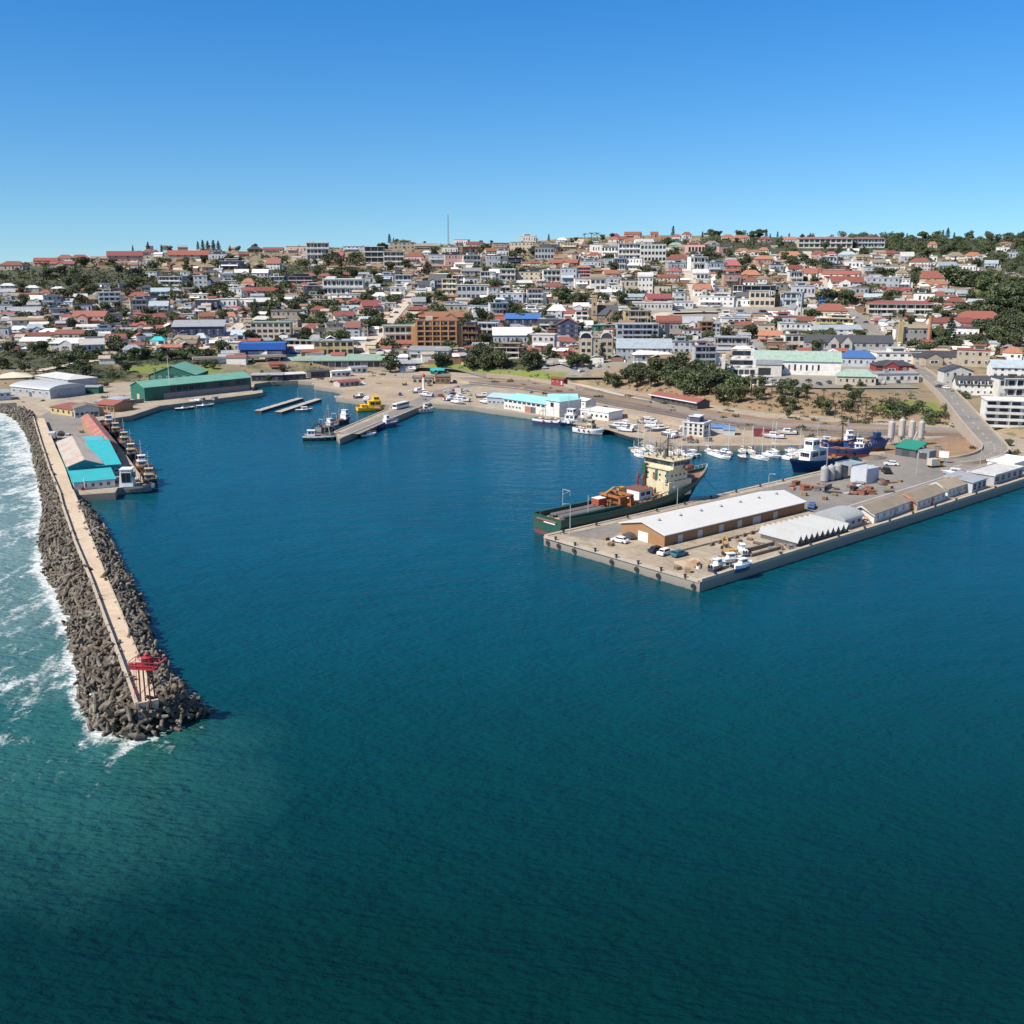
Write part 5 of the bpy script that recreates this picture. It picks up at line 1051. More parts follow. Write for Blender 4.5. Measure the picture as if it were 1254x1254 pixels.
H = """0,28,320,331,c,R,h,1;42,70,316,324,p,R,g,1;70,88,312,321,c,R,h,1;88,110,312,321,b,R,h,1;62,90,320,328,c,R,g,1;112,132,314,320,c,T,g,1;133,174,308,320,p,K,g,2;187,195,306,312,w,R,h,1;163,175,307,313,w,R,h,1;176,186,305,312,w,R,h,1
207,256,307,319,c,R,g,2;206,232,312,319,p,R,g,1;255,279,311,319,l,D,f,1;270,298,320,330,n,W,f,1;238,254,338,354,w,W,f,3;193,224,339,350,g,G,f,2;270,287,336,345,w,W,f,1;272,289,344,354,w,W,f,1;288,304,330,339,w,W,g,1;255,270,340,353,l,D,g,2;158,181,358,368,c,R,h,1;186,208,353,366,w,L,s,2
178,197,363,372,g,D,f,1;225,242,353,359,c,W,f,1;231,254,360,368,c,W,f,1;161,181,367,381,g,G,f,2;183,206,369,383,l,L,g,2;240,267,367,379,n,W,f,1;267,290,366,377,w,W,f,1;290,311,366,376,w,W,f,1;281,296,353,366,w,W,f,2;291,311,353,363,w,R,g,1;223,236,375,381,w,L,f,1;176,206,384,396,c,K,g,1;221,238,384,394,w,W,f,1;244,265,382,394,c,O,h,1;274,290,382,395,w,O,h,1;276,297,375,384,p,R,h,1;296,311,341,352,c,O,h,1
0,18,354,363,l,G,g,1;5,24,359,367,w,T,g,1;25,46,359,367,c,R,g,1;48,62,355,365,w,R,h,1;35,53,362,373,l,W,g,1;55,75,362,376,l,G,f,2;74,89,366,375,w,L,g,1;92,107,360,368,w,W,g,1;107,123,361,373,b,T,h,1;122,148,358,375,w,W,f,3;91,112,373,383,w,D,f,1;0,16,373,383,l,G,f,1;16,48,376,387,p,G,g,1;64,81,378,391,g,G,f,1;88,129,381,397,p,R,g,2;129,146,383,391,g,D,f,1
17,61,388,397,w,T,g,1;10,35,399,409,w,W,h,1;35,55,397,408,l,L,g,1;51,75,402,412,w,W,h,1;95,121,397,406,w,W,v,1;15,70,407,416,w,R,h,1;66,102,404,416,c,R,g,1;25,61,413,425,w,W,g,1;62,100,414,429,w,W,g,2;100,128,415,431,l,W,g,1;131,153,409,421,w,R,g,1;118,141,402,409,l,L,f,1;130,160,395,405,p,G,f,1;0,11,401,413,l,G,f,1;3,22,390,397,g,G,g,1
150,163,394,403,w,L,f,1;160,190,394,405,p,R,g,1;193,214,398,406,g,K,g,1;162,181,410,418,w,W,h,1;184,202,412,423,w,C,h,1;152,173,422,435,w,L,h,1;178,191,409,418,w,L,s,1;212,242,411,422,c,T,g,1;218,240,417,426,o,T,g,1;237,253,408,421,l,L,h,1;283,300,404,418,l,L,g,1;272,293,419,432,c,W,f,1;190,203,425,433,l,L,h,1;197,222,422,430,p,O,g,1;298,310,392,400,c,T,g,1;130,150,384,394,g,T,f,1
304,322,302,309,b,D,h,1;322,346,303,309,w,R,g,1;350,376,302,310,p,T,f,1;405,420,309,318,p,K,g,1;420,450,302,308,l,L,f,1;326,343,317,330,w,R,g,2;309,328,330,340,w,W,g,1;331,348,339,350,w,W,f,2;348,388,339,349,d,D,f,1;373,396,350,360,d,W,f,2;386,398,344,352,c,R,h,1;300,341,352,362,w,R,g,1;302,330,365,376,w,W,g,1;354,373,361,367,c,R,g,1;373,392,361,367,c,N,f,1;366,406,367,377,w,T,f,2;405,422,366,375,b,R,h,1;381,402,375,385,c,R,h,1
332,356,372,381,g,G,g,1;333,368,380,396,c,T,f,2;410,433,382,393,w,R,g,1;444,466,368,383,p,K,g,2;428,445,365,373,p,K,h,1;405,441,360,367,w,W,f,1;308,331,387,397,w,W,h,1;440,458,388,398,w,L,g,1;405,425,375,383,c,L,f,1;420,440,374,382,l,L,g,1;345,365,362,370,l,L,g,1;313,330,376,386,b,G,g,1
370,399,396,410,b,R,h,1;384,402,402,414,c,T,f,1;400,421,396,413,c,T,f,3;424,441,394,419,l,R,g,4;440,451,398,413,c,T,f,3;346,391,415,431,c,L,f,2;350,391,427,435,n,B,g,1;330,347,443,451,c,R,g,1;455,471,372,382,w,W,f,1;276,300,432,440,w,W,f,1;300,318,398,408,c,L,f,2
477,508,297,305,c,T,f,1;508,536,298,305,c,T,g,1;556,573,294,301,w,K,f,1;570,596,296,304,w,R,h,1;595,618,299,307,c,T,f,1;541,561,303,311,w,T,f,1;566,589,303,312,b,T,f,1;595,616,304,312,c,O,g,1;495,519,309,321,w,R,h,1;525,546,312,323,l,L,f,1;545,568,312,326,p,D,f,2;567,589,313,326,w,L,f,2;595,613,313,326,l,D,f,2;565,596,328,337,g,G,h,1;483,505,337,351,l,L,f,2;478,496,352,366,w,W,f,2;457,475,358,369,w,W,h,1;452,465,348,355,w,L,g,1
512,526,344,355,w,D,g,2;525,546,336,353,l,D,g,2;541,560,342,361,y,T,f,3;553,571,338,349,g,G,f,2;598,613,352,371,w,R,f,3;468,485,371,378,w,W,f,1;500,521,375,385,b,R,h,1;588,606,333,346,w,G,f,2;600,612,330,346,w,W,g,2;569,585,340,351,w,T,f,1;505,521,364,376,c,G,g,1;545,572,373,382,c,L,f,1;572,600,374,384,l,L,f,1;447,463,340,347,w,W,f,1;462,482,337,345,l,L,f,1
470,511,398,419,c,N,f,2;466,505,417,425,w,R,g,1;500,550,424,437,l,G,g,1;452,500,426,435,c,T,f,1;562,586,399,417,b,D,f,2;583,610,395,412,w,L,f,2;488,526,440,449,g,G,g,1;553,573,431,442,p,K,h,1;528,544,453,458,e,C,g,1;490,508,449,456,w,W,g,1;513,572,382,396,o,O,g,1;553,575,382,390,b,R,h,1;577,598,384,394,l,L,g,1;590,612,390,398,w,R,g,1
604,624,298,307,p,T,f,1;625,653,297,307,c,T,f,1;637,656,289,297,w,W,f,1;682,695,291,298,w,W,h,1;687,709,298,305,y,W,f,1;660,687,299,308,d,D,h,1;608,623,307,314,w,G,f,1;622,641,316,324,n,D,f,1;603,621,314,326,l,D,g,2;673,707,318,327,b,R,g,1;710,736,320,328,l,L,f,1;700,709,311,320,c,T,f,1;722,738,300,310,w,W,f,1;736,757,302,317,w,D,f,2;719,736,309,317,w,R,h,1;740,761,317,328,l,L,f,1;745,758,290,298,w,K,h,1;755,768,290,297,w,R,g,1
603,631,330,344,w,W,f,2;630,666,333,344,c,D,f,2;665,686,331,346,w,W,f,2;686,706,329,349,l,L,f,3;704,723,341,353,w,W,f,1;723,741,336,356,w,T,v,2;740,759,331,341,c,O,g,1;742,761,340,350,l,L,f,1;743,761,350,359,w,W,f,1;600,626,352,363,c,W,f,2;627,642,354,361,w,W,f,1;600,641,359,373,l,W,f,2;645,665,354,373,w,K,f,3;665,690,346,357,w,R,h,1;665,691,356,365,g,G,f,1;685,701,350,355,w,W,f,1;702,721,359,371,p,W,f,1;613,633,368,376,l,B,f,1;600,623,371,387,l,G,f,2;640,663,378,385,w,W,f,1;670,693,373,390,l,W,h,2;702,721,371,381,w,W,g,1;690,705,378,391,w,R,h,1;704,721,381,393,w,R,f,2
600,619,388,397,w,R,g,1;659,691,390,404,d,G,f,1;710,726,393,404,w,W,g,1;600,619,396,404,c,L,f,1;600,641,424,439,b,T,f,2;651,679,409,433,w,W,f,2;678,706,412,426,w,R,h,1;682,701,425,436,r,R,g,1;725,758,397,405,e,N,f,1;671,684,402,412,b,T,f,1
764,784,284,291,p,R,g,1;750,759,286,292,w,R,h,1;767,786,317,331,w,W,f,2;750,767,317,331,l,L,f,2;815,843,312,326,l,R,h,1;845,867,315,331,w,L,f,2;803,831,336,345,c,R,h,1;790,808,325,334,c,T,f,1;760,781,343,363,c,D,f,2;748,762,350,363,w,W,f,2;801,821,350,361,c,D,f,1;848,867,330,343,w,W,v,1;850,870,348,363,w,O,g,2;866,889,322,336,l,L,f,2;885,907,318,336,b,K,h,3;886,907,336,351,p,T,f,1;895,911,350,366,d,K,f,2;855,898,363,375,w,W,f,2;898,919,366,375,w,W,f,1;793,823,360,373,p,K,g,1;825,839,358,371,w,L,f,2;822,849,369,378,w,W,f,1;762,791,360,369,g,L,g,1
800,819,290,298,c,O,h,1;823,833,287,295,w,R,h,1;835,847,284,292,w,R,h,1;865,881,295,304,p,T,h,1;838,863,300,312,p,O,f,1;863,881,300,309,l,L,f,1;880,894,302,313,p,T,f,1;883,899,287,294,c,O,h,1;896,911,288,297,c,O,h,1;797,806,284,291,p,R,g,1;765,786,293,300,c,O,g,1;778,801,293,301,w,W,g,1;820,836,297,304,w,N,h,1;846,858,292,299,c,T,g,1;808,822,303,310,w,T,f,1;818,840,322,330,l,L,f,1;830,846,300,307,w,T,g,1
765,797,380,398,y,T,f,2;755,806,396,418,l,G,f,3;834,859,388,406,w,G,g,1;836,859,403,417,w,R,f,2;856,873,394,413,o,T,f,3;872,881,396,413,l,L,f,3;776,823,427,443,l,W,h,1;818,851,417,433,l,G,f,2;850,876,423,449,l,K,f,3;875,916,412,431,g,G,f,2;889,912,398,411,c,T,f,2;884,912,389,399,w,L,f,1;880,900,384,391,w,W,f,1
903,918,288,295,c,O,h,1;930,946,290,297,p,R,h,1;955,979,290,298,w,O,h,1;900,917,304,312,w,O,h,1;915,931,306,313,w,O,h,1;928,941,303,311,w,O,h,1;950,981,308,320,w,O,h,2;925,946,313,323,p,O,h,1;916,931,322,331,w,O,h,1;905,931,331,344,b,O,h,1;907,926,340,351,w,R,h,1;925,943,338,347,w,T,h,1;943,959,324,333,l,D,f,1;965,983,325,335,w,R,g,1;981,1000,329,343,w,R,g,2;966,983,333,349,w,D,f,2;968,991,345,353,c,T,g,1;988,1006,345,351,w,R,g,1;1002,1024,315,328,l,W,f,2;1034,1056,320,331,w,W,f,1;1027,1049,308,317,l,L,h,1;994,1009,307,317,p,R,h,1;1010,1024,308,316,w,K,h,1;1005,1041,326,335,b,T,f,1;1007,1051,332,341,w,R,g,1;1018,1057,339,354,w,R,g,2;1023,1043,352,359,y,W,f,1;1042,1063,352,361,l,G,f,1;970,997,350,363,l,L,f,1
900,950,350,363,d,G,f,1;900,919,358,373,d,D,g,1;955,981,358,376,l,L,f,2;1004,1020,364,374,n,B,g,1;946,975,387,401,w,K,f,1;955,992,395,411,w,L,f,2;975,999,388,399,w,R,g,1;999,1044,389,403,y,W,f,2;992,1057,398,412,w,L,g,2;928,948,397,411,c,T,f,1;900,921,394,411,c,R,g,2;928,956,405,419,p,O,g,1;940,963,418,431,b,T,f,1;960,986,409,431,w,T,f,2;1060,1100,340,353,l,W,f,2;1060,1112,352,361,w,K,g,1;1058,1086,360,370,l,L,g,1;900,920,383,391,g,G,f,1;922,944,383,392,d,G,f,1;1057,1075,327,336,w,L,f,1;1048,1066,312,319,c,T,g,1
1073,1126,430,446,w,W,f,2;1073,1119,441,456,r,D,h,1;1073,1126,455,469,w,G,f,1;1140,1191,389,403,w,R,g,1;1165,1196,401,419,w,D,f,1;1190,1223,399,418,w,R,h,1;1118,1178,430,447,c,D,g,2;1138,1171,424,433,c,T,f,1;1172,1209,427,449,c,R,f,2;1155,1190,447,473,w,D,t,2;1222,1262,461,487,w,D,f,2;1216,1262,441,463,w,L,g,2;1228,1250,425,441,w,O,h,1
1119,1143,359,371,w,D,f,1;1140,1159,357,369,w,R,h,1;1158,1181,365,375,c,R,h,1;1127,1156,332,352,c,R,h,1;1135,1159,344,354,c,O,g,1;1115,1139,316,327,w,R,h,1;1103,1119,309,321,l,W,g,1;1138,1147,314,321,w,W,f,1;1150,1171,321,331,l,L,g,1;1162,1181,309,319,c,T,h,1;1184,1203,309,319,w,O,h,1;1204,1213,312,317,w,W,f,1;1206,1221,319,328,l,L,g,1;1175,1194,325,333,w,W,f,1;1150,1167,354,363,l,L,g,1;1172,1187,356,364,w,L,g,1;1094,1113,342,353,w,W,f,2;1094,1116,352,362,w,R,g,1;1210,1231,362,371,c,O,h,1;1185,1206,366,377,w,G,v,1;1136,1147,296,304,c,O,h,1;1220,1235,303,309,w,W,f,1;1233,1246,309,317,l,G,f,1;1085,1103,307,314,c,R,h,1;1068,1085,318,326,w,T,g,1;1080,1100,326,334,w,L,f,1;1098,1112,330,340,w,T,h,1
1226,1242,296,301,c,O,h,1;1130,1146,372,384,c,W,f,2;1144,1170,384,392,w,W,f,1;1092,1106,390,402,c,T,f,2;1096,1110,402,418,w,T,f,2;935,958,466,474,w,W,f,1;690,712,404,412,w,L,f,1;725,752,382,372,x,x,x,x"""
LM = """509,561,392,425,o,O,f,5,orange brick apartment block of five balconied storeys with red roof,apartment block;295,349,419,439,n,B,f,1,broad hall with bright blue fascia and roof above the left shore,hall;308,356,394,416,c,N,f,3,cream green three storey flats with recessed balconies above the bright blue hall,apartment block;385,433,416,435,y,G,f,2,olive green two storey office with grey roof beside the climbing street,office;709,751,402,441,c,W,a,4,cream apartment block with two rounded white gables facing the sea,apartment block;755,822,415,442,l,L,g,2,long blue grey office behind the dark trees,office;804,834,387,416,g,R,v,2,grey green house under a red curved roof with fan window,house;886,928,427,473,w,W,T,4,white terraced hotel with rounded balconies stepping down to the trees,hotel
926,1027,430,459,w,N,g,1,white warehouse with wide pale green roof and dark loading door,warehouse;986,1090,408,434,g,D,A,2,long grey stone hall with steep twin gables and arched windows,hall;1030,1071,429,449,l,B,h,1,low pavilion with bright blue hipped roof,pavilion;1026,1071,452,472,c,N,h,1,cream hall with pale green hipped roof beside the car park,hall;1172,1228,381,402,w,R,h,2,sprawling white complex with layered red roofs below the hillside wood,complex;1172,1223,452,484,w,D,M,2,dark roofed hall with a row of white dormers beside the ramp road,hall;1206,1262,487,523,w,W,b,4,white four storey balconied flats at the right edge above the railway,apartment block
1064,1141,368,386,c,K,b,2,long maroon roofed block with pink railings across two floors,block;1000,1037,372,391,c,R,h,1,big hall with broad red hipped roof beside the main street,hall;978,1042,290.5,304,c,K,b,2,long maroon roofed ridge flats with white balconies,apartment block;1043,1082,290.5,303.5,l,K,b,2,blue grey ridge flats with maroon roof right of the longer maroon roofed flats,apartment block;1155,1193,332,347,w,W,f,2,white modern villa with flat roof below the winding road,villa;376,403,298,319,w,W,b,3,white and grey hilltop flats with stepped roofs standing on the skyline,apartment block;396,445,342,362,w,W,b,2,long stepped white apartment block of two storeys below the brown slope,apartment block
560,599,349,368,l,W,f,2,pale blue flats with two rows of dark glazing and pink roof edge,apartment block;706,723,325,344,p,O,b,4,pink tower of balconied flats with orange roof,apartment block;757,784,299,319,w,D,b,3,left one of the white terraced flats under the ridge with dark upper windows,apartment block;784,815,300,321,w,W,f,3,right one of the white terraced flats with tall glazed upper floor,apartment block;781,799,334,360,w,W,v,3,white narrow house with bright barrel roof and arched windows,house;619,662,384,399,n,B,g,1,wide shop with blue roof and navy front,shop;682,708,390,414,n,R,t,3,navy blue gabled block with red roof,block;604,651,401,423,l,W,g,1,big hall with shining white roof above brown shops,hall
213,274,393,414,n,G,s,1,long warehouse with grey roof and bright blue side wall,warehouse;447,471,303,322,d,W,b,3,dark brown banded flats with white slab edges near the skyline,apartment block;470,495,309,327,c,D,b,3,cream and dark banded flats right of the dark brown ones,apartment block;655,678,304,318,l,G,f,2,grey villa with big glass front under the skyline,villa;918,948,357,376,c,L,f,2,long glazed cream shop building with white roof sign frame,shop;775,823,370,380,w,W,f,1,long white roadside shopfront at the top of the cross street,shop;348,473,434,452,c,N,g,1,long station shed with pale green roof and dark open front,shed"""
r3 = random.Random(21)
_r0 = random.Random(5)
def house(x0, x1, yt, yb, wk, rk, kind, fl, desc=None, cat='house', name='house', label=None, wmax=14):
    xc = (x0 + x1) / 2; p = T(xc, yb); k = mpp(p); W = (x1 - x0) * k; Ht = (yb - yt) * k
    dep = math.atan2(HC - p.z - Ht * .6, p.y); td = math.tan(dep)
    d = max(6.5, min(13.0, W * .62)) if label is None else max(8, min(18, W * .5))
    jr = r3.uniform(-.3, .3) if label is None else r3.uniform(-.05, .05)
    rz = -.55 * math.atan2(p.x, p.y) + jr
    if kind in 'f': rise = 0; h = max(2.6 * fl * .8, Ht - max(0, d * td))
    elif kind in 'bTA': rise = 0; h = max(2.6 * fl * .8, Ht - max(0, d * td))
    else:
        roof_px = {'g': .42, 'h': .46, 's': .35, 'v': .4, 't': .3, 'a': .2, 'M': .45}.get(kind, .4) * Ht
        rise = max(d * .16, min(roof_px - d / 2 * td, d * .55)); rise = min(rise, Ht * .5); h = max(2.2, Ht - rise - max(0, d / 2 * td))
    rt = root(name, p, rz, label, cat); wm, rm = wallm(wk), roofm(rk)
    return rt, W, d, h, rise, wm, rm
def facade(rt, W, h, fl, big=False, band=False, y=-.02, z0=.3, skip=0):
    fh = h / fl; n = max(2, min(14 if big else 6, int(W / (3.0 if big else 3.4))))
    if band: n = max(2, min(10, int(W / 4)))
    ww = W / n * (.68 if band else r3.choice((.32, .4, .5)))
    for f in range(fl):
        for i in range(n):
            x = -W / 2 + W * (i + .5) / n
            if f == 0 and i == skip and not big: door(rt, x, y, min(2.6, ww * 1.1), min(2.3, fh * .75), r3.choice([(.25, .12, .07), (.5, .5, .48), (.1, .13, .16), (.4, .36, .3)]), 0, 'door', z0 - .2); continue
            win(rt, x, y, z0 + fh * (f + .5), ww, fh * (.5 if band else r3.choice((.34, .4, .44))), 0, WIND if band or i % 2 else WIN)
def balconies(rt, W, h, fl, mat, out=1.3):
    fh = h / fl
    for f in range(fl):
        b = MB(); z = f * fh
        b.box((0, -out / 2, z + .06 + (.02 if f == 0 else 0)), (W, out, .24)); b.box((0, -out + .06, z + .62), (W, .12, .95))
        nn = max(2, int(W / 7))
        for i in range(nn + 1): b.box((-W / 2 + .15 + (W - .3) * i / nn, -out + .2, z + fh / 2 + .1), (.25, .3, fh - .3))
        b.build('balcony', mat, rt)
    MB().box((0, -out / 2, h + .13), (W + .4, out + .4, .24)).build('balcony_roof', mat, rt)
SIZ = {1: 'single-storey', 2: 'two-storey', 3: 'three-storey', 4: 'four-storey', 5: 'five-storey'}
RT = {'g': 'gabled', 'h': 'hipped', 'f': 'flat', 's': 'sloping', 'v': 'barrel', 't': 'gabled', 'b': 'flat'}
OCC = []; HS = []
for rowt in H.replace('\n', ';').split(';'):
    q = rowt.split(',')
    if q[-1] == 'x': continue
    x0, x1, yt, yb = map(float, q[:4]); wk, rk, kind, fl = q[4], q[5], q[6], int(q[7])
    OCC.append((x0, x1, yt, yb)); HS.append(None)
    rt, W, d, h, rise, wm, rm = house(x0, x1, yt, yb, wk, rk, kind, fl, name='house'); HS[-1] = ((x1 - x0) * (yb - yt), rt)
    if W > 30 and kind == 'f' and fl == 1 and h > 6: fl = 2
    wall_part(rt, W, d, h, rise, kind, wm); roof_part(rt, W, d, h, rise, kind, rm, None, r3.uniform(.3, .8))
    if kind in 'gh' and r3.random() < .5:
        gw_ = W * r3.uniform(.25, .4); gx = W * r3.uniform(-.28, .28); gh_ = h * r3.uniform(.8, 1)
        a_ = wall_part(rt, gw_, 3.2, gh_, gw_ * .28, 't', wm, name='front_gable'); a_.location = (gx, -2.4, 0); b_ = roof_part(rt, gw_, 3.2, gh_, gw_ * .28, 't', rm, None, .3, name='gable_roof'); b_.location = (gx, -2.4, 0); win(rt, gx, -2.43, gh_ * .5, gw_ * .5, gh_ * .4)
    elif kind == 'f' and r3.random() < .45:
        gw_ = W * r3.uniform(.35, .65); gx = W * r3.uniform(-.18, .18); a_ = wall_part(rt, gw_, d * .6, 2.4, 0, 'f', wm, name='upper_storey', base=.3); a_.location = (gx, d * .35, h); b_ = roof_part(rt, gw_, d * .6, 2.4, 0, 'f', rm, name='upper_roof'); b_.location = (gx, d * .35, h); win(rt, gx, d * .35 - .02, h + 1.4, gw_ * .7, 1.2, 0, WIND)
    bal = fl >= 2 and kind == 'f' and r3.random() < .55
    facade(rt, W, h, fl, False, bal or r3.random() < .08)
    if bal: balconies(rt, W * r3.uniform(.7, 1), h, fl, wallm('w') if r3.random() < .6 else wm)
    elif r3.random() < .5: MB().xprism([(-2.2, h * .42), (0, h * .55), (0, h * .58), (-2.2, h * .45)], -W * .45, W * r3.uniform(0, .42)).build('veranda_roof', rm, rt)
    if r3.random() < .7: MB().box((W / 2 + 1.6, d * .5, h * .32 - 1), (3.2, d * .7, h * .64 + 2)).build('side_wing', wm, rt)
    if kind in 'gh' and r3.random() < .4: MB().box((W * r3.uniform(-.3, .3), d * .62, h + rise * .9), (.7, .7, 1.4)).build('chimney', wallm('b'), [q_ for q_ in rt.children if q_.name.startswith('roof')][0])
    if kind == 'f' and r3.random() < .5: MB().box((W * r3.uniform(-.3, .3), d * .5, h + 1.0), (2.4, 2.2, 1.6)).build('roof_box', rm, rt)
    pend(rt, f'{WNAME[wk]} {SIZ[fl]} house, {RNAME[rk]} {RT[kind]} roof')
for rowt in LM.replace('\n', ';').split(';'):
    q = rowt.split(','); x0, x1, yt, yb = map(float, q[:4]); wk, rk, kind, fl, lab, cat = q[4], q[5], q[6], int(q[7]), q[8], q[9]
    OCC.append((x0, x1, yt, yb))
    rt, W, d, h, rise, wm, rm = house(x0, x1, yt, yb, wk, rk, kind, fl, cat=cat, name=cat.replace(' ', '_'), label=lab)
    if kind in 'gshvt':
        wall_part(rt, W, d, h, rise, kind, wm); roof_part(rt, W, d, h, rise, kind, rm, None, .6)
        if 'station shed' in lab:
            for i in range(16): win(rt, -W / 2 + W * (i + .5) / 16, -.02, h * .55, W / 18, h * .6, 0, WIND)
        elif 'dark loading door' in lab:
            door(rt, -W * .36, -.03, 9, 5, (.03, .035, .04), 0, 'loading_door'); facade(rt, W * .55, h, 1, True); 
            wall_part(rt, W * .3, 8, h * .8, 2.2, 'g', wm, -W * .5, name='front_wing').location.y = -8; roof_part(rt, W * .3, 8, h * .8, 2.2, 'g', roofm('G'), -W * .5, .4, name='front_wing_roof').location.y = -8; door(rt, -W * .4, -8.03, 7, 4.5, (.03, .035, .04), 0, 'loading_door')
        else: facade(rt, W, h, fl, True)
        if 'blue side wall' in lab: MB().box((W / 2 + .05, d / 2, h * .5), (.12, d + .2, h)).build('side_cladding', paint('bright_blue_cladding', (.02, .13, .5), .5, .2), rt)
        if 'red curved' in lab: MB().box((0, -.2, h + .2), (W, .5, .5)).build('eave_band', wallm('w'), rt); MB().box((-W * .1, -.3, h * .6), (3, .2, h * .7)).build('tall_window', glassm(), rt)
        if 'layered red' in lab:
            for sx, sy, ww, hh in ((-.75, -9, .5, .75), (.4, -12, .6, .6), (-.2, -14, .5, .45)):
                a_ = wall_part(rt, W * ww, 10, h * hh, 2.4, 'h', wm, name='wing_wall'); a_.location = (W * sx, sy, -2); b_ = roof_part(rt, W * ww, 10, h * hh, 2.4, 'h', rm, None, .6, name='wing_roof'); b_.location = (W * sx, sy, -2)
                for i in range(4): win(rt, W * sx - W * ww * .4 + W * ww * .8 * i / 3, sy - .02, h * hh * .5 - 2, 1.6, 1.5)
    elif kind == 'a':
        wall_part(rt, W, d, h * .86, 0, 'f', wm); roof_part(rt, W, d, h * .86, 0, 'f', roofm('T')); facade(rt, W, h * .84, fl, True)
        for sx in (-.3, .3):
            n = 14; vs = [(W * sx - W * .17, -.7), (W * sx + W * .17, -.7)]
            b = MB(); pr = [(W * sx + W * .17 * math.cos(math.pi * i / n), h * .86 + W * .15 * math.sin(math.pi * i / n)) for i in range(n + 1)] + [(W * sx - W * .17, 0), (W * sx + W * .17, 0)]
            b.add([(x, -.6, z) for x, z in pr] + [(x, d * .5, z) for x, z in pr], [tuple(range(len(pr)))[::-1]] + [(i, i + 1, len(pr) + i + 1, len(pr) + i) for i in range(n)] + [(n, n + 2, len(pr) + n + 2, len(pr) + n), (n + 1, 0, len(pr), len(pr) + n + 1)]); b.build('arched_gable', wallm('c'), rt)
            c_ = MB(); c_.add([(W * sx + W * .15 * math.cos(math.pi * i / n), -.75, h * .86 + W * .13 * math.sin(math.pi * i / n)) for i in range(n + 1)], [tuple(range(n + 1))]); c_.build('fan_light', glassm(), rt)
            cw_ = MB(); pr = None
            for i in range(n + 1):
                q_ = (W * sx + W * .175 * math.cos(math.pi * i / n), -.7, h * .86 + W * .155 * math.sin(math.pi * i / n))
                if pr: cw_.tube(pr, q_, .4, .4, 6)
                pr = q_
            cw_.build('gable_rim', wallm('w'), rt)
            for f in range(3):
                for j in (-1, 1): win(rt, W * (sx + j * .08), -.62, h * (.12 + f * .26), 2.2, 2.0, 0, WIND)
    elif kind == 'T':
        for f in range(fl):
            fh = h / fl; s = 1 - f * .16
            wall_part(rt, W * s, d * 1.1 - f * 1.5, fh - .1, 0, 'f', wm, -W * s / 2 + W * (1 - s) * .25, -1.5 if f == 0 else .05, 'storey').location = (0, f * 2.2, f * fh)
            b = MB()
            for sx in (-.25, .25):
                b.lathe([(W * s * .2, 0), (W * s * .2, .2), (W * s * .19, .2), (W * s * .2, .25), (W * s * .2, 1.0), (W * s * .19, 1.0)], (W * sx * s, f * 2.2 + .6, f * fh + .03), 20)
            b.build('rounded_balcony', wallm('w'), rt)
            for i in range(5): win(rt, -W * s * .38 + W * s * .76 * i / 4, f * 2.2 - .02, f * fh + fh * .55, 2.4, fh * .5, 0, WIND)
        roof_part(rt, W * .5, d * .5, h, 1.6, 'h', wallm('w')).location.y = 7
        MB().box((-W * .53, -1.5, h * .42), (1.6, 5, h * .9)).build('end_wall', wallm('w'), rt)
    elif kind == 'A':
        hh = h * .62; wall_part(rt, W, d, hh, 4.2, 'g', wm); roof_part(rt, W, d, hh, 4.2, 'g', rm); facade(rt, W, hh, 2, True)
        for sx in (-.17, -.02):
            g = wall_part(rt, W * .12, 6, hh, 4.0, 't', wm, name='gable_bay'); g.location = (W * sx, -2, 0); g2 = roof_part(rt, W * .12, 6, hh, 4.0, 't', rm, None, .3, name='gable_roof'); g2.location = (W * sx, -2, 0)
            for z in (.25, .7): win(rt, W * sx, -2.03, hh * z, 3, hh * .3, 0, WIND)
    elif kind == 'M':
        hh = h * .75; wall_part(rt, W, d, hh, 3.6, 'g', wm); roof_part(rt, W, d, hh, 3.6, 'g', rm)
        for i in range(6):
            x = -W * .4 + W * .8 * i / 5; b = MB(); b.box((x, 1.0, hh + 1.0), (2.2, 3.2, 2.0)); dm_ = b.build('dormer', wallm('w'), rt); win(dm_, x, -.62, hh + 1.0, 1.5, 1.3, 0, WIND)
            MB().box((x, 1.0, hh + 2.1), (2.7, 3.7, .25)).build('dormer_roof', rm, dm_)
        facade(rt, W, hh, 2, True)
    else:
        if kind == 'b' and rk in 'KO': h = max(h - 2.6, h * .7)
        wall_part(rt, W, d, h, rise, 'f', wm); roof_part(rt, W, d, h, rise, 'f', rm)
        if kind == 'b':
            facade(rt, W * .98, h, fl, True, True); balconies(rt, W, h, fl, wallm('w') if wk not in 'p' else paint('rose_rail', (.6, .3, .28), .7, .3), 1.6)
            if rk in 'KO': roof_part(rt, W, d, h + .4, 2.4, 'h', rm, None, .8, name='tiled_roof')
            if 'stepped' in lab: MB().box((-W * .3, d / 2, h + 1.4), (W * .22, d * .7, 2.2)).build('roof_storey', wm, rt); MB().box((W * .38, d / 2, h + 1.2), (W * .16, d * .7, 1.9)).build('roof_storey', wm, rt)
        elif 'orange brick' in lab:
            facade(rt, W * .9, h, 5, True, True); bm_ = wallm('o')
            for f in range(5): MB().box((0, -.7, f * h / 5 + .35), (W * .92, 1.3, .9)).build('balcony', bm_, rt)
            for i in range(6): MB().box((-W * .46 + W * .92 * i / 5, -.75, h / 2), (.9, 1.5, h)).build('brick_pier', bm_, rt)
            for sx in (-1, 1): a_ = wall_part(rt, W * .12, d, h * .8, 0, 'f', bm_, name='end_bay'); a_.location = (sx * W * .54, .5, 0)
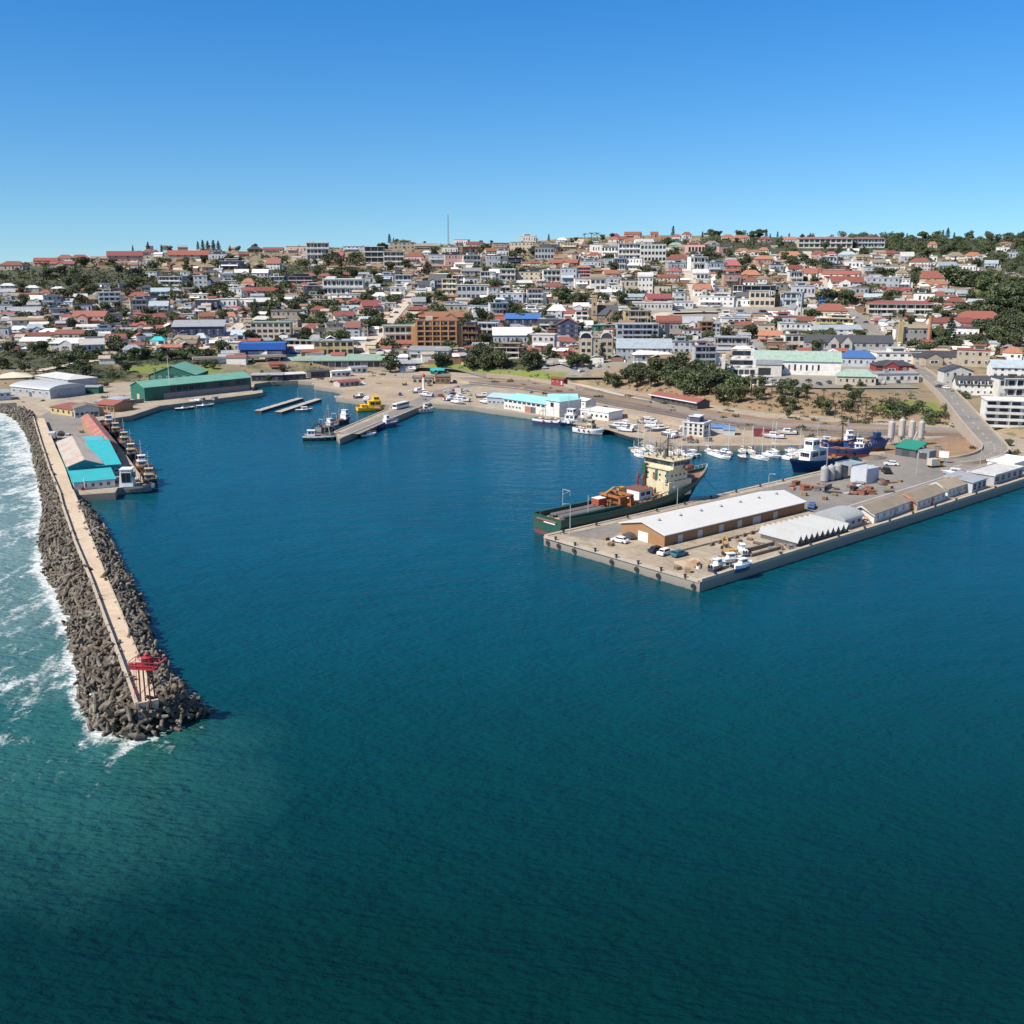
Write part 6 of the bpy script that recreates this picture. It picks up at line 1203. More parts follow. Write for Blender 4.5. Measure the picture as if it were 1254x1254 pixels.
            MB().box((-W * .18, d * .4, h + 1.6), (5, 5, 3)).build('lift_house', wallm('c'), rt); roof_part(rt, W * .55, d * .6, h + .3, 2.4, 'h', rm, -W * .05, .5, name='tiled_roof').location.y = 3
        elif 'bright blue fascia' in lab:
            facade(rt, W, h * .6, 1, True, True); MB().box((0, -.8, h * .8), (W + 1.2, 1.4, h * .38)).build('fascia', paint('bright_blue_cladding', (.02, .13, .5), .5, .2), rt); MB().box((W * .05, -.1, h * .28), (W * .75, .15, h * .4)).build('shopfront_panel', wallm('l'), rt)
        else: facade(rt, W, h, fl, True, fl > 1)
        if 'roof sign' in lab:
            s_ = MB(); x = W * .36
            s_.box((x - 2.2, -1.0, h - 1.2), (.8, .3, 4.2))
            for c_, z_ in (((x - .4, -1.0, h - 1.2), 4.2),): s_.box(c_, (.8, .3, z_))
            pr = None
            for i in range(11):
                t = -math.pi / 2 + math.pi * i / 10; q_ = (x - .2 + 2.2 * math.cos(t), -1.0, h - 1.2 + 1.85 * math.sin(t))
                if pr: s_.tube(pr, q_, .36, .36, 6)
                pr = q_
            s_.build('sign_letters', wallm('w'), rt)
# stone church with square tower and little white church with steeple
p = T(741, 396); k = mpp(p); rt = root('church', p, -.05, 'dark roofed stone church with square tower among the shops', 'church'); st = paint('church_stone', (.3, .2, .13), .9, .4)
wall_part(rt, 20, 12, 7, 7, 'g', st); roof_part(rt, 20, 12, 7, 7, 'g', roofm('D')); a_ = wall_part(rt, 8, 6, 6, 5, 't', st, name='transept'); a_.location = (4, -5, 0); b_ = roof_part(rt, 8, 6, 6, 5, 't', roofm('D'), name='transept_roof'); b_.location = (4, -5, 0)
MB().box((-8.8, 2, 9), (4.4, 4.4, 23)).build('tower', paint('tower_sandstone', (.45, .32, .2), .9, .3), rt); MB().box((-8.8, 2, 21.2), (4.9, 4.9, 1.4)).build('tower_parapet', paint('tower_sandstone', (.45, .32, .2), .9, .3), rt)
for x in (-4, -1): win(rt, x, -.03, 3.6, 1.2, 3)
for x in (2, 4, 6): win(rt, x, -5.03, 3.2, 1, 3, 0, WIND)
for z in (9, 15): win(rt, -8.8, -.25, z, 1.2, 2.2, 0, WIND)
p = T(978, 386); rt = root('church', p, .1, 'small white church with grey roof and pointed white steeple by the cross street', 'church')
wall_part(rt, 8, 14, 5, 4.5, 't', wallm('w')); roof_part(rt, 8, 14, 5, 4.5, 't', roofm('G')); t_ = MB(); t_.box((0, 1, 6), (3, 3, 12)); t_.build('tower', wallm('w'), rt); MB().box((0, 1, 14.5), (3.4, 3.4, 5), 0, 0, .04).build('steeple', roofm('G'), rt); win(rt, 0, -.53, 8, 1, 2, 0, WIND); door(rt, 0, -.53, 1.6, 2.6, (.2, .12, .08))
p = T(877, 362); rt = root('turret_house', p, -.1, 'white house with a round capped turret beside the pale street', 'house'); wall_part(rt, 14, 9, 6.5, 0, 'f', wallm('w')); roof_part(rt, 14, 9, 6.5, 0, 'f', roofm('W')); MB().lathe([(2.6, -2), (2.6, 14), (2.9, 14.2), (2.2, 15.6), (.9, 17), (.1, 17.6)], (-3, -1, 0), 18).build('turret', wallm('w'), rt)
for z in (4, 9, 12.4): win(rt, -3, -3.6, z, 1.3, 1.8, 0, WIND)
for x in (1.5, 4.5): win(rt, x, -.03, 4, 1.6, 1.6)
p = T(1120, 421); rt = root('factory_hall', p, -.08, 'grey cream factory hall with ochre end pillar behind the tall brick chimney', 'factory'); W = 38 * mpp(p); wall_part(rt, W, 18, 11, 2, 'g', wallm('g')); roof_part(rt, W, 18, 11, 2, 'g', roofm('T')); facade(rt, W, 11, 2, True); MB().box((-W * .48, -.8, 7.5), (3.4, 2, 17)).build('end_pillar', wallm('y'), rt)
p = T(1136.5, 424); tag(MB().lathe([(1.5, -2), (1.1, 20), (1.25, 20.3), (1.25, 21.2), (.9, 21.2)], n=16).build('factory_chimney', wallm('o'), None, p), 'tall slender orange brick chimney rising beside the grey factory hall', 'chimney')
p = T(549, 300); rt = root('radio_mast', p, 0, 'tall thin red and grey lattice radio mast on the skyline', 'mast')
m_ = MB(); b2 = MB(); hh = 36 * mpp(p)
for i in range(3):
    a0 = 2.09 * i; x, y = 1.1 * math.cos(a0), 1.1 * math.sin(a0); m_.tube((x, y, -2), (x * .5, y * .5, hh), .22, .16, 5)
for j in range(16):
    z0, z1 = hh * j / 16, hh * (j + 1) / 16; s0, s1 = 1 - .5 * j / 16, 1 - .5 * (j + 1) / 16
    for i in range(3):
        a0, a1 = 2.09 * i, 2.09 * (i + 1); b2.tube((1.1 * s0 * math.cos(a0), 1.1 * s0 * math.sin(a0), z0), (1.1 * s1 * math.cos(a1), 1.1 * s1 * math.sin(a1), z1), .1, .1, 4)
m_.build('mast_leg', paint('mast_red', (.3, .09, .07), .6, .2), rt); b2.build('bracing', paint('mast_brown', (.22, .1, .09), .6, .2), rt); MB().tube((0, 0, hh), (0, 0, hh + 4), .1, .05, 5).build('antenna', STEEL, rt)
MB().box((0, 0, hh * .9), (2.2, 2.2, 1.2)).build('dish_platform', STEEL, rt)
# infill houses where the photograph packs them tighter than the list
rnd = random.Random(17); made = 0
def clear(x, y, hw, hh):
    for a, b, t, bt in OCC:
        if x + hw > a - 1 and x - hw < b + 1 and abs(y - bt) < 5 and y > t: return False
    return True
ROADPX = [((437, 440), (509, 357)), ((838, 322), (857, 376)), ((988, 308), (1036, 378)), ((1036, 378), (1124, 455)), ((790, 385), (985, 380)), ((1170, 357), (1204, 335)), ((238, 430), (298, 396)), ((727, 378), (731, 350)), ((655, 449), (770, 462)), ((925, 425), (930, 474)), ((930, 472), (1120, 474))]
def offroad(x, y, m=9):
    for a, b in ROADPX:
        dx, dy = b[0] - a[0], b[1] - a[1]; t = max(0, min(1, ((x - a[0]) * dx + (y - a[1]) * dy) / (dx * dx + dy * dy)))
        if math.hypot(x - a[0] - t * dx, y - a[1] - t * dy) < m: return False
    return True
tries = 0
while made < 200 and tries < 18000:
    tries += 1; y = rnd.uniform(300, 432); x = rnd.uniform(0, 1200)
    if x < 180 and y < 352: continue
    if 300 < x < 470 and y < 338: continue
    if x > 1080 and y < 320: continue
    if x > 1150 and y > 340: continue
    hw = rnd.uniform(4.5, 9.5) * (.8 + (y - 300) / 250); hh = hw * rnd.uniform(.9, 1.2)
    if not clear(x, y, hw, hh) or not offroad(x, y, hw + 4) or not offroad(x, y - hh, hw + 1): continue
    wk = rnd.choice('wwwwccplg'); rk = rnd.choice('RRGGWLTDK'); kind = rnd.choice('gghhff'); fl = rnd.choice((1, 1, 2))
    OCC.append((x - hw, x + hw, y - hh, y))
    rt, W, d, h, rise, wm, rm = house(x - hw, x + hw, y - hh * .8, y, wk, rk, kind, fl); HS.append((-1, rt))
    wall_part(rt, W, d, h, rise, kind, wm); roof_part(rt, W, d, h, rise, kind, rm); facade(rt, W, h, fl, False, False)
    pend(rt, f'{WNAME[wk]} {SIZ[fl]} house, {RNAME[rk]} {RT[kind]} roof'); made += 1

# the 298 houses that show largest stay objects; the far, small rest become one object
HS.sort(key=lambda q: -q[0])
def merge_far():
    bpy.context.view_layer.update(); vs = []; fs = []; mi = []; mats = []; dead = []
    for _, rt in HS[298:]:
        M0 = Matrix.Translation(rt.location) @ Matrix.Rotation(rt.rotation_euler[2], 4, 'Z')
        kids = list(rt.children) + [g for c in rt.children for g in c.children]
        for c in kids:
            M = M0 @ Matrix.LocRotScale(c.location, c.rotation_euler, c.scale); o = len(vs); me = c.data
            ix = []
            for m in me.materials:
                if m not in mats: mats.append(m)
                ix.append(mats.index(m))
            vs += [tuple(M @ v.co) for v in me.vertices]
            for p in me.polygons: fs.append([o + v for v in p.vertices]); mi.append(ix[p.material_index])
        dead += [rt] + kids
    ids = {o for o in dead}
    PENDING[:] = [q for q in PENDING if q[0] not in ids]
    for o in dead: bpy.data.objects.remove(o)
    me = bpy.data.meshes.new('distant_houses'); me.from_pydata(vs, [], fs)
    for m in mats: me.materials.append(m)
    me.polygons.foreach_set('material_index', mi)
    tag(link('distant_houses', me), 'smallest far houses scattered between the bigger ones up to the skyline', 'houses', kind='stuff')
merge_far()
# ------------------------------------------------------------------ trees and shrubs
def leafmat(name, c0, c1, c2):
    m = bpy.data.materials.new(name); n, b = nt(m); ge = node(n, 'ShaderNodeNewGeometry'); oi = node(n, 'ShaderNodeObjectInfo'); tc = node(n, 'ShaderNodeTexCoord')
    q = noise(n, tc.outputs['Object'], 1.1, 3)
    c = mix(n, ramp(n, q.outputs[0], [(.38, 0), (.62, 1)]).outputs[0], c0, c1)
    c = mix(n, ramp(n, ge.outputs['Random Per Island'], [(.55, 0), (1, .7)]).outputs[0], c, c2)
    h = node(n, 'ShaderNodeHueSaturation'); mr = node(n, 'ShaderNodeMapRange'); n.links.new(oi.outputs['Random'], mr.inputs[0]); mr.inputs[3].default_value = .65; mr.inputs[4].default_value = 1.35
    n.links.new(mr.outputs[0], h.inputs['Value']); n.links.new(c, h.inputs['Color']); n.links.new(h.outputs[0], b.inputs['Base Color']); b.inputs['Roughness'].default_value = .7
    return m
LEAF = leafmat('leaves_dark_green', (.040, .062, .025), (.075, .098, .038), (.14, .14, .06)); LEAF2 = leafmat('leaves_olive', (.05, .065, .025), (.085, .09, .035), (.13, .12, .05)); CONI = leafmat('needles_blue_green', (.014, .03, .018), (.026, .048, .026), (.045, .065, .03))
BARK = paint('bark', (.12, .085, .06), .9, .4)
def leaf(b, p, s, rr, up=.3):
    a = Vector((rr.gauss(0, 1), rr.gauss(0, 1), rr.gauss(0, 1) * .6)).normalized(); c = a.orthogonal().normalized()
    c.rotate(Matrix.Rotation(rr.uniform(0, 6.28), 3, a)); d = a.cross(c)
    p = Vector(p); b.add([p - c * s, p - d * s * .55, p + c * s, p + d * s * .55], [(0, 1, 2, 3)])
def crown(seed, kind):
    """unit crown: base of trunk at 0, top at 1"""
    rr = random.Random(seed); b = MB()
    if kind == 'round':
        for k in range(13):
            a = rr.uniform(0, 6.28); r = rr.uniform(0, .34); z = rr.uniform(.24, .82); c = Vector((r * math.cos(a), r * math.sin(a), z)); R_ = rr.uniform(.15, .25)
            for i in range(95):
                v = Vector((rr.gauss(0, 1), rr.gauss(0, 1), rr.gauss(0, 1))).normalized() * R_ * rr.uniform(.6, 1.08); v.z *= .78
                leaf(b, c + v, rr.uniform(.04, .075), rr)
    elif kind == 'wide':
        for k in range(16):
            a = rr.uniform(0, 6.28); r = rr.uniform(0, .62); z = rr.uniform(.28, .80) - r * .14; c = Vector((r * math.cos(a), r * math.sin(a), z)); R_ = rr.uniform(.16, .26)
            for i in range(95):
                v = Vector((rr.gauss(0, 1), rr.gauss(0, 1), rr.gauss(0, 1))).normalized() * R_ * rr.uniform(.6, 1.08); v.z *= .62
                leaf(b, c + v, rr.uniform(.05, .09), rr)
    elif kind == 'pine':
        for k in range(11):
            z = .16 + .8 * k / 11; R_ = .26 * (1 - k / 11.5) ** .8 * rr.uniform(.8, 1.1)
            for j in range(7):
                a = 6.28 * j / 7 + rr.random(); e = Vector((R_ * math.cos(a), R_ * math.sin(a), z - .02))
                for i in range(13): t = rr.uniform(.1, 1); leaf(b, Vector((0, 0, z)).lerp(e, t) + Vector((rr.gauss(0, .012), rr.gauss(0, .012), rr.gauss(0, .012))), rr.uniform(.022, .04), rr)
    elif kind == 'palm':
        for j in range(22):
            a = 6.28 * j / 22 + rr.uniform(-.1, .1); L = rr.uniform(.3, .4); el = rr.uniform(-.5, 1.0)
            for i in range(9):
                t = (i + 1) / 9; r = L * t * math.cos(el * .8); z = .82 + L * (t * math.sin(el) - .55 * t * t)
                q = Vector((r * math.cos(a), r * math.sin(a), z)); s = Vector((-math.sin(a), math.cos(a), -.25)) * (.075 * (1 - t * .6)); f = Vector((math.cos(a), math.sin(a), 0)) * .028
                b.add([q - s, q - s * .1 - f, q, q - s + f], [(0, 1, 2, 3)]); b.add([q + s * Vector((1, 1, 1)).x - Vector((0, 0, s.z * 2)), q - f, q, q + s + f - Vector((0, 0, s.z * 2))], [(0, 1, 2, 3)])
    elif kind == 'bush':
        for k in range(8):
            a = rr.uniform(0, 6.28); r = rr.uniform(0, .6); c = Vector((r * math.cos(a), r * math.sin(a), rr.uniform(.25, .6))); R_ = rr.uniform(.28, .42)
            for i in range(60):
                v = Vector((rr.gauss(0, 1), rr.gauss(0, 1), rr.gauss(0, 1))).normalized() * R_ * rr.uniform(.6, 1.08); v.z *= .75
                leaf(b, c + v, rr.uniform(.06, .11), rr)
    return b
def trunk(seed, kind):
    rr = random.Random(seed + 50); b = MB()
    if kind == 'palm': b.path([(0, 0, -.05), (.015, 0, .4), (.0, .01, .82)], .028, 7)
    elif kind == 'pine': b.tube((0, 0, -.05), (0, 0, .96), .024, .006, 7)
    else:
        b.tube((0, 0, -.08), (0, 0, .36), .045, .032, 7)
        for i in range(5): a = 6.28 * i / 5 + rr.random(); b.tube((0, 0, .3), (.22 * math.cos(a), .22 * math.sin(a), rr.uniform(.52, .68)), .024, .01, 5)
    return b
PROTO = {}
for kind, n, mt in (('round', 5, LEAF), ('wide', 4, LEAF), ('pine', 3, CONI), ('palm', 3, LEAF2), ('bush', 4, LEAF), ('olive', 3, LEAF2)):
    kk = 'round' if kind == 'olive' else kind
    PROTO[kind] = [(crown(i * 7 + len(kind), kk).mesh('crown', mt), trunk(i, kk).mesh('trunk', BARK) if kk != 'bush' else None) for i in range(n)]
rt_ = random.Random(99)
NAMES = {'round': ('broadleaf_tree', 'tree', 'rounded dark green tree'), 'wide': ('spreading_tree', 'tree', 'wide spreading dark green tree'), 'pine': ('pine_tree', 'tree', 'pointed dark pine tree'), 'palm': ('palm_tree', 'palm', 'palm tree with arching fronds'), 'bush': ('shrub', 'shrub', 'low dark green shrub'), 'olive': ('olive_tree', 'tree', 'olive green open crowned tree')}
NT = 0
def tree(x, y, hpx, kind, flat_=False, p=None):
    global NT
    NT += 1
    p = p or (T(x, y) if not flat_ else P(x, y)); h = hpx * mpp(p); cr, tr = rt_.choice(PROTO[kind])
    nm, cat, desc = NAMES[kind]; rt = root(nm, p, rt_.uniform(0, 6.28), None, cat); s = rt_.uniform(.85, 1.2) if kind != 'pine' else rt_.uniform(.8, 1.05)
    if kind == 'bush': s *= 1.15
    c = link('foliage' if kind == 'bush' else 'crown', cr, rt); c.scale = (h * s, h * s, h)
    if tr: t = link('trunk', tr, rt); t.scale = (h, h, h)
    pend(rt, desc)
for q in """700,298,7,round;880,290,8,round;824,290,14,pine;938,291,11,pine;952,291,8,pine;477,299,13,pine;486,299,7,round;494,299,6,round;482,299,8,pine;590,300,6,wide;602,300,6,round;672,296,10,pine;243,311,16,pine;249,311,18,pine;255,311,17,pine;262,311,18,pine;268,311,17,pine;182,311,16,pine;198,310,11,pine;163,310,10,pine;282,309,9,pine;292,309,8,round;208,310,9,round;312,304,6,wide;716,297,12,palm;724,297,13,palm;731,297,13,palm;738,296,9,round;749,293,8,round;705,296,6,round
860,292,9,pine;868,290,10,wide;876,291,9,wide;904,292,10,round;915,292,7,pine;1154,293,12,pine;1160,293,15,pine;1168,294,10,pine;1186,294,9,round;1105,292,7,pine;1130,292,7,pine;1222,297,8,round;1240,297,9,round;520,300,5,round
460,405,22,wide;447,409,20,round;465,398,16,round;590,398,22,round;600,402,18,round;395,402,14,round;330,400,12,wide;372,396,14,round;318,397,8,bush;345,394,12,round;478,456,28,round;536,450,20,round;548,446,14,round;580,440,14,wide;595,438,16,wide;575,452,20,olive;592,454,22,olive;602,450,18,olive;615,452,20,round;607,444,15,wide
612,448,22,round;650,454,26,round;660,450,18,round;655,446,20,round;672,438,18,round;700,450,17,wide;715,450,18,wide;706,446,16,round;737,444,26,pine;746,470,16,round;755,474,18,round;770,469,24,round;780,473,25,round;786,462,20,wide;797,474,26,round;800,460,22,round;808,455,18,round;815,472,28,round;823,460,25,wide;829,475,26,round;838,480,28,round;846,472,25,round;852,482,30,wide;861,476,30,round;870,484,30,round;878,474,28,round;885,480,30,wide;894,486,26,round;866,466,26,round;846,460,18,wide;833,452,22,round;853,456,18,round;902,478,22,round;912,480,20,round;920,478,22,palm;924,486,26,palm;899,494,22,olive;908,492,20,olive;883,492,22,olive;917,470,16,olive;930,490,18,olive
985,428,26,wide;1004,430,28,wide;1012,372,22,wide;1040,375,22,wide;1032,372,18,wide;998,433,18,round;1008,334,18,wide;995,330,14,wide;985,322,12,wide;968,326,14,wide;960,322,14,round;1165,350,26,wide;1174,350,22,wide;1162,427,44,pine;1153,424,14,wide;1170,428,16,wide;1193,428,20,wide;1130,432,10,wide
945,482,20,palm;958,484,20,round;932,474,14,round;968,480,18,round;975,488,16,round;988,482,14,round;1003,500,16,olive;1012,508,20,olive;1022,512,20,palm;1030,514,22,palm;1040,505,18,olive;1050,515,22,palm;1060,510,22,palm;1068,518,24,palm;1078,508,20,palm;1045,493,16,round;1052,488,14,round;1020,495,16,palm;1008,492,18,palm;1090,500,14,bush;1100,504,14,bush;1110,508,14,bush;1120,505,13,bush;1133,510,14,bush;1140,518,16,wide;1150,512,12,bush;1125,498,10,bush;1096,512,12,bush;1160,504,12,bush;1031,540,26,palm;965,512,14,round;970,502,16,round;958,498,16,olive;1037,478,9,wide;1070,470,8,wide;1055,474,8,wide;1192,540,10,round;1236,546,10,wide;1220,505,10,bush;1170,484,8,bush;1180,488,10,bush
120,440,16,wide;100,452,14,wide;85,448,18,wide;95,440,18,wide;70,452,12,wide;50,436,10,wide;10,432,16,wide;25,440,12,wide;5,452,16,wide;30,455,12,wide;155,456,14,round;150,446,16,wide;165,440,16,wide;180,438,14,wide;195,442,14,wide;210,440,14,wide;225,440,16,wide;240,438,14,wide;255,440,14,wide;200,434,10,wide;273,434,20,round;262,452,12,round;250,450,10,round;107,462,16,round;112,470,10,wide;130,474,8,bush;140,462,8,bush;60,408,12,wide;95,384,10,round;72,372,12,wide;85,374,10,round;155,404,12,wide;128,400,8,bush;170,350,12,wide;160,356,12,wide;215,366,12,wide;205,362,10,wide;225,386,10,wide;268,372,16,pine;274,372,14,pine;190,386,8,round;195,398,8,round;330,468,10,round;320,465,8,wide;322,463,10,round;345,455,9,round;297,386,10,round;312,386,18,round;322,384,14,round;310,345,9,wide;345,336,8,wide;620,360,8,round;690,368,18,wide;700,372,12,round;640,372,12,round;730,370,14,round""".replace('\n', ';').split(';'):
    a = q.split(','); tree(float(a[0]), float(a[1]), float(a[2]), a[3], float(a[1]) > interp(Y0TAB, float(a[0])))
for i in range(30): tree(rt_.uniform(1195, 1290), rt_.uniform(352, 422), rt_.uniform(20, 34), rt_.choice(['wide', 'round', 'wide']))
for i in range(120):
    x = rt_.uniform(1040, 1290) if i % 4 else rt_.uniform(880, 1290); y = interp(SKYTAB, x) + rt_.uniform(1, 34) * (.4 if x < 1000 else 1)
    if clear(x, y - 2, 3, 3) or rt_.random() < .3: tree(x, y, rt_.uniform(7, 13), rt_.choice(['wide', 'round', 'round', 'pine']) if rt_.random() < .85 else 'round')
# trees between the houses
n_ = 0; tr_ = 0
while n_ < 520 and tr_ < 30000:
    tr_ += 1; x = rt_.uniform(0, 1254); y = 300 + 135 * rt_.random() ** .9
    if y < interp(SKYTAB, x) + 3 or not offroad(x, y, 8) or not offroad(x, y - 7, 9) or not offroad(x, y - 13, 7): continue
    bad = False
    for a, b, t, bt in OCC:
        if a + 1 < x < b - 1 and t < y + 1 and (y > bt + .5) and y - bt < 4: bad = rt_.random() < .8
        if a < x < b and abs(y - bt) < 1.5: bad = True
    if bad: continue
    tree(x, y, rt_.uniform(8, 15) * (.85 + (y - 300) / 260), rt_.choice(['wide', 'round', 'round', 'bush', 'bush', 'olive', 'olive', 'wide'])); n_ += 1
# low scrub covering the slopes
def scrub():
    b = MB(); rr = random.Random(8)
    for _ in range(40000):
        x = rr.uniform(-60, 1310); y = rr.uniform(292, 515)
        if y < interp(SKYTAB, x) + 1 or y > interp(Y0TAB, x): continue
        g = max(zone(1, x, y), .45 * zone(3, x, y), .5 if y < 440 else .1, .25 * zone(0, x, y)) * .8
        if rr.random() > g * 1.05 or not offroad(x, y, 8): continue
        p = T(x, y); s = rr.uniform(1.3, 3.4) if y < 352 else rr.uniform(.9, 2.2) if y < 440 else rr.uniform(.6, 1.5)
        if (x > 1120 and y > 440) or (x > 925 and 455 < y < 480): continue
        for i in range(16):
            v = Vector((rr.gauss(0, .6), rr.gauss(0, .6), abs(rr.gauss(0, .45)))) * s; leaf(b, p + v, s * rr.uniform(.28, .5), rr)
    # verge scrub along the level coast strip
    for a, c, n, w in (((575, 463), (760, 487), 90, 3), ((760, 489), (940, 512), 110, 4), ((940, 512), (1180, 521), 130, 3), ((640, 480), (760, 502), 60, 2), ((850, 519), (1060, 537), 80, 3), ((1060, 537), (1190, 537), 60, 4), ((310, 463), (470, 462), 120, 5), ((200, 492), (90, 484), 30, 6), ((560, 470), (480, 466), 60, 6), ((1215, 560), (1254, 565), 50, 6), ((1190, 545), (1230, 530), 40, 6), ((5, 482), (90, 480), 70, 6)):
        for i in range(n):
            if i % 7 == 0: t0 = rr.random(); w0 = rr.gauss(0, w); k0 = rr.uniform(.4, 1.5)
            t = min(1, max(0, t0 + rr.gauss(0, .012))); x = a[0] + (c[0] - a[0]) * t; y = a[1] + (c[1] - a[1]) * t + w0 + rr.gauss(0, .35); p = P(x, y, 2.5) if y > interp(Y0TAB, x) else T(x, y); s = rr.uniform(.5, 1.1) * k0
            for j in range(14):
                v = Vector((rr.gauss(0, .6), rr.gauss(0, .6), abs(rr.gauss(0, .45)))) * s; leaf(b, p + v, s * rr.uniform(.28, .5), rr)
    tag(link('scrub', b.mesh('scrub', leafmat('scrub_leaves', (.035, .045, .02), (.075, .078, .032), (.14, .12, .06)))), 'dark green and olive scrub covering the slopes between the houses', 'scrub', kind='stuff')
scrub()
# the far woods on the right that read as one mass
def woodland():
    b = MB(); rr = random.Random(4)
    for _ in range(330):
        k = rr.random()
        if k < .62: x = rr.uniform(1030, 1330); y = interp(SKYTAB, x) + 34 * rr.random() ** 1.2 + 1
        elif k < .8: x = rr.uniform(870, 1050); y = interp(SKYTAB, x) + 14 * rr.random() + 1
        else: x = rr.uniform(1205, 1330); y = rr.uniform(325, 420)
        if not clear(x, y - 2, 4, 4) or not offroad(x, y, 8): continue
        p = T(x, y); h = rr.uniform(6, 11) * mpp(p) * (1 if y < 330 else 1.6)
        for c in range(7):
            a = rr.uniform(0, 6.28); q = p + Vector((math.cos(a) * h * .5 * rr.random(), math.sin(a) * h * .5 * rr.random(), h * rr.uniform(.3, .8))); R_ = h * rr.uniform(.22, .34)
            for i in range(34):
                v = Vector((rr.gauss(0, 1), rr.gauss(0, 1), rr.gauss(0, 1))).normalized() * R_ * rr.uniform(.6, 1.08); v.z *= .8; leaf(b, q + v, h * rr.uniform(.06, .11), rr)
    tag(link('woodland', b.mesh('woodland', LEAF)), 'dense dark woodland along the right ridge and hillside', 'woodland', kind='stuff')
woodland()
# ------------------------------------------------------------------ cars and small harbour things
CARC = {'white': (.72, .72, .7), 'silver': (.42, .43, .44), 'dark grey': (.06, .065, .07), 'red': (.34, .03, .03), 'blue': (.03, .08, .25), 'black': (.02, .02, .022), 'teal': (.03, .14, .17), 'yellow': (.6, .38, .04)}
def car_meshes():
    b = MB(); b.xprism([(-2.1, .3), (2.1, .3), (2.15, .75), (1.2, .92), (-1.95, .95), (-2.15, .7)], -.85, .85); b.add(*(lambda m: (m.v, m.f))(MB().box((0, -.35, 1.2), (1.5, 2.5, .58), 0, 0, .72, .84)))
    g = MB(); g.box((0, -.35, 1.2), (1.53, 2.2, .34), 0, 0, .86, .9); g.box((0, -.35, 1.19), (1.3, 2.54, .34), 0, 0, .8, .85)
    w = MB(); w.tube((-.1, 0, 0), (.1, 0, 0), .32, .32, 12); return b, g, w
cb, cg, cw_ = car_meshes(); GLS = cg.mesh('window', glassm()); WHL = cw_.mesh('wheel', BLK); BOD = {k: cb.mesh('car_body', flat('car_paint_' + k.replace(' ', '_'), v, .3)) for k, v in CARC.items()}
def car(p, rz, col, label=None, sc=1.0, cat='car', name='parked_car'):
    rt = root(name, p, rz, label, cat); rt.scale = (sc, sc, sc); link('body', BOD[col], rt); link('window', GLS, rt)
    for x in (-.8, .8):
        for y in (-1.3, 1.3): link('wheel', WHL, rt, (x, y, .32))
    if label is None: pend(rt, f'{col} car parked')
    return rt
rc = random.Random(5); cols = ['white', 'white', 'silver', 'dark grey', 'red', 'blue', 'black', 'white']
for x, y, z in [(936, 470, 0), (945, 472, 0), (952, 469, 0), (962, 471, 0), (975, 470, 0), (990, 468, 0), (1003, 472, 0), (1015, 470, 0), (1082, 471, 0), (1100, 469, 0), (924, 462, 0), (926, 450, 0), (925, 455, 0), (470, 400, 0), (485, 384, 0), (500, 372, 0), (452, 421, 0), (830, 382, 0), (862, 384, 0), (880, 381, 0), (905, 384, 0), (932, 382, 0), (960, 382, 0), (1060, 396, 0), (1048, 390, 0), (1078, 414, 0), (1090, 428, 0), (1110, 444, 0), (668, 452, 0), (676, 448, 0), (688, 447, 0), (705, 453, 0), (712, 456, 0), (722, 452, 0), (733, 450, 0), (480, 452, 0), (512, 452, 0), (540, 453, 0), (845, 345, 0), (852, 362, 0), (1005, 342, 0), (1198, 340, 0), (1190, 350, 0), (270, 416, 0), (285, 404, 0), (255, 424, 0), (560, 476, 1), (548, 480, 1), (553, 484, 1), (570, 480, 1), (540, 486, 1), (575, 484, 1), (505, 480, 1), (515, 478, 1), (490, 484, 1)]:
    car((T(x, y) + Vector((0, 0, .45))) if not z else P(x, y, 2.52), rc.uniform(0, 6.28), rc.choice(cols))
for px, z, rz, col, lab, sc in [((759, 664), 2.52, .9, 'white', 'white van parked at the brick gable of the transit shed', 1.1), ((771, 659), 2.52, .4, 'dark grey', 'dark pickup against the corner of the transit shed', 1.05), ((804, 676), 2.52, -.9, 'black', 'black car between the two white vehicles at the shed gable', 1.1), ((815, 679), 2.52, -.8, 'white', 'white car at the near corner of the shed gable', 1.15), ((832, 681), 2.52, -.9, 'teal', 'teal car parked apart on the apron right of the shed gable', 1.1), ((994, 622), 2.52, -.4, 'blue', 'blue car just beyond the far end of the transit shed', 1.15),
        ((1085, 579), 2.52, -.1, 'black', 'black van standing alone on the asphalt yard', 1.4), ((1091, 570), 2.52, 1.3, 'white', 'white car left of the billboard in the asphalt yard', 1.2), ((1168, 588), 2.52, .9, 'yellow', 'yellow vehicle parked behind the tan roofed quayside houses', 1.2), ((1150, 474.5), 9.95, .2, 'dark grey', 'dark car driving down the ramp road', 1.1), ((1158, 476), 9.9, .15, 'white', 'white car on the right lane of the ramp road', 1.1), ((70, 548), 2.52, .3, 'dark grey', 'dark grey car behind the breakwater wall on the wharf', 1.2), ((75, 533), 2.52, .2, 'black', 'black car farther along the breakwater wall', 1.2), ((84, 536), 2.52, .1, 'silver', 'silver car beside the white truck on the wharf', 1.2), ((98, 508), 2.52, 1.2, 'white', 'white car near the cafe on the wharf road', 1.1)]:
    car(P(px[0], px[1], z), rz, col, lab, sc)
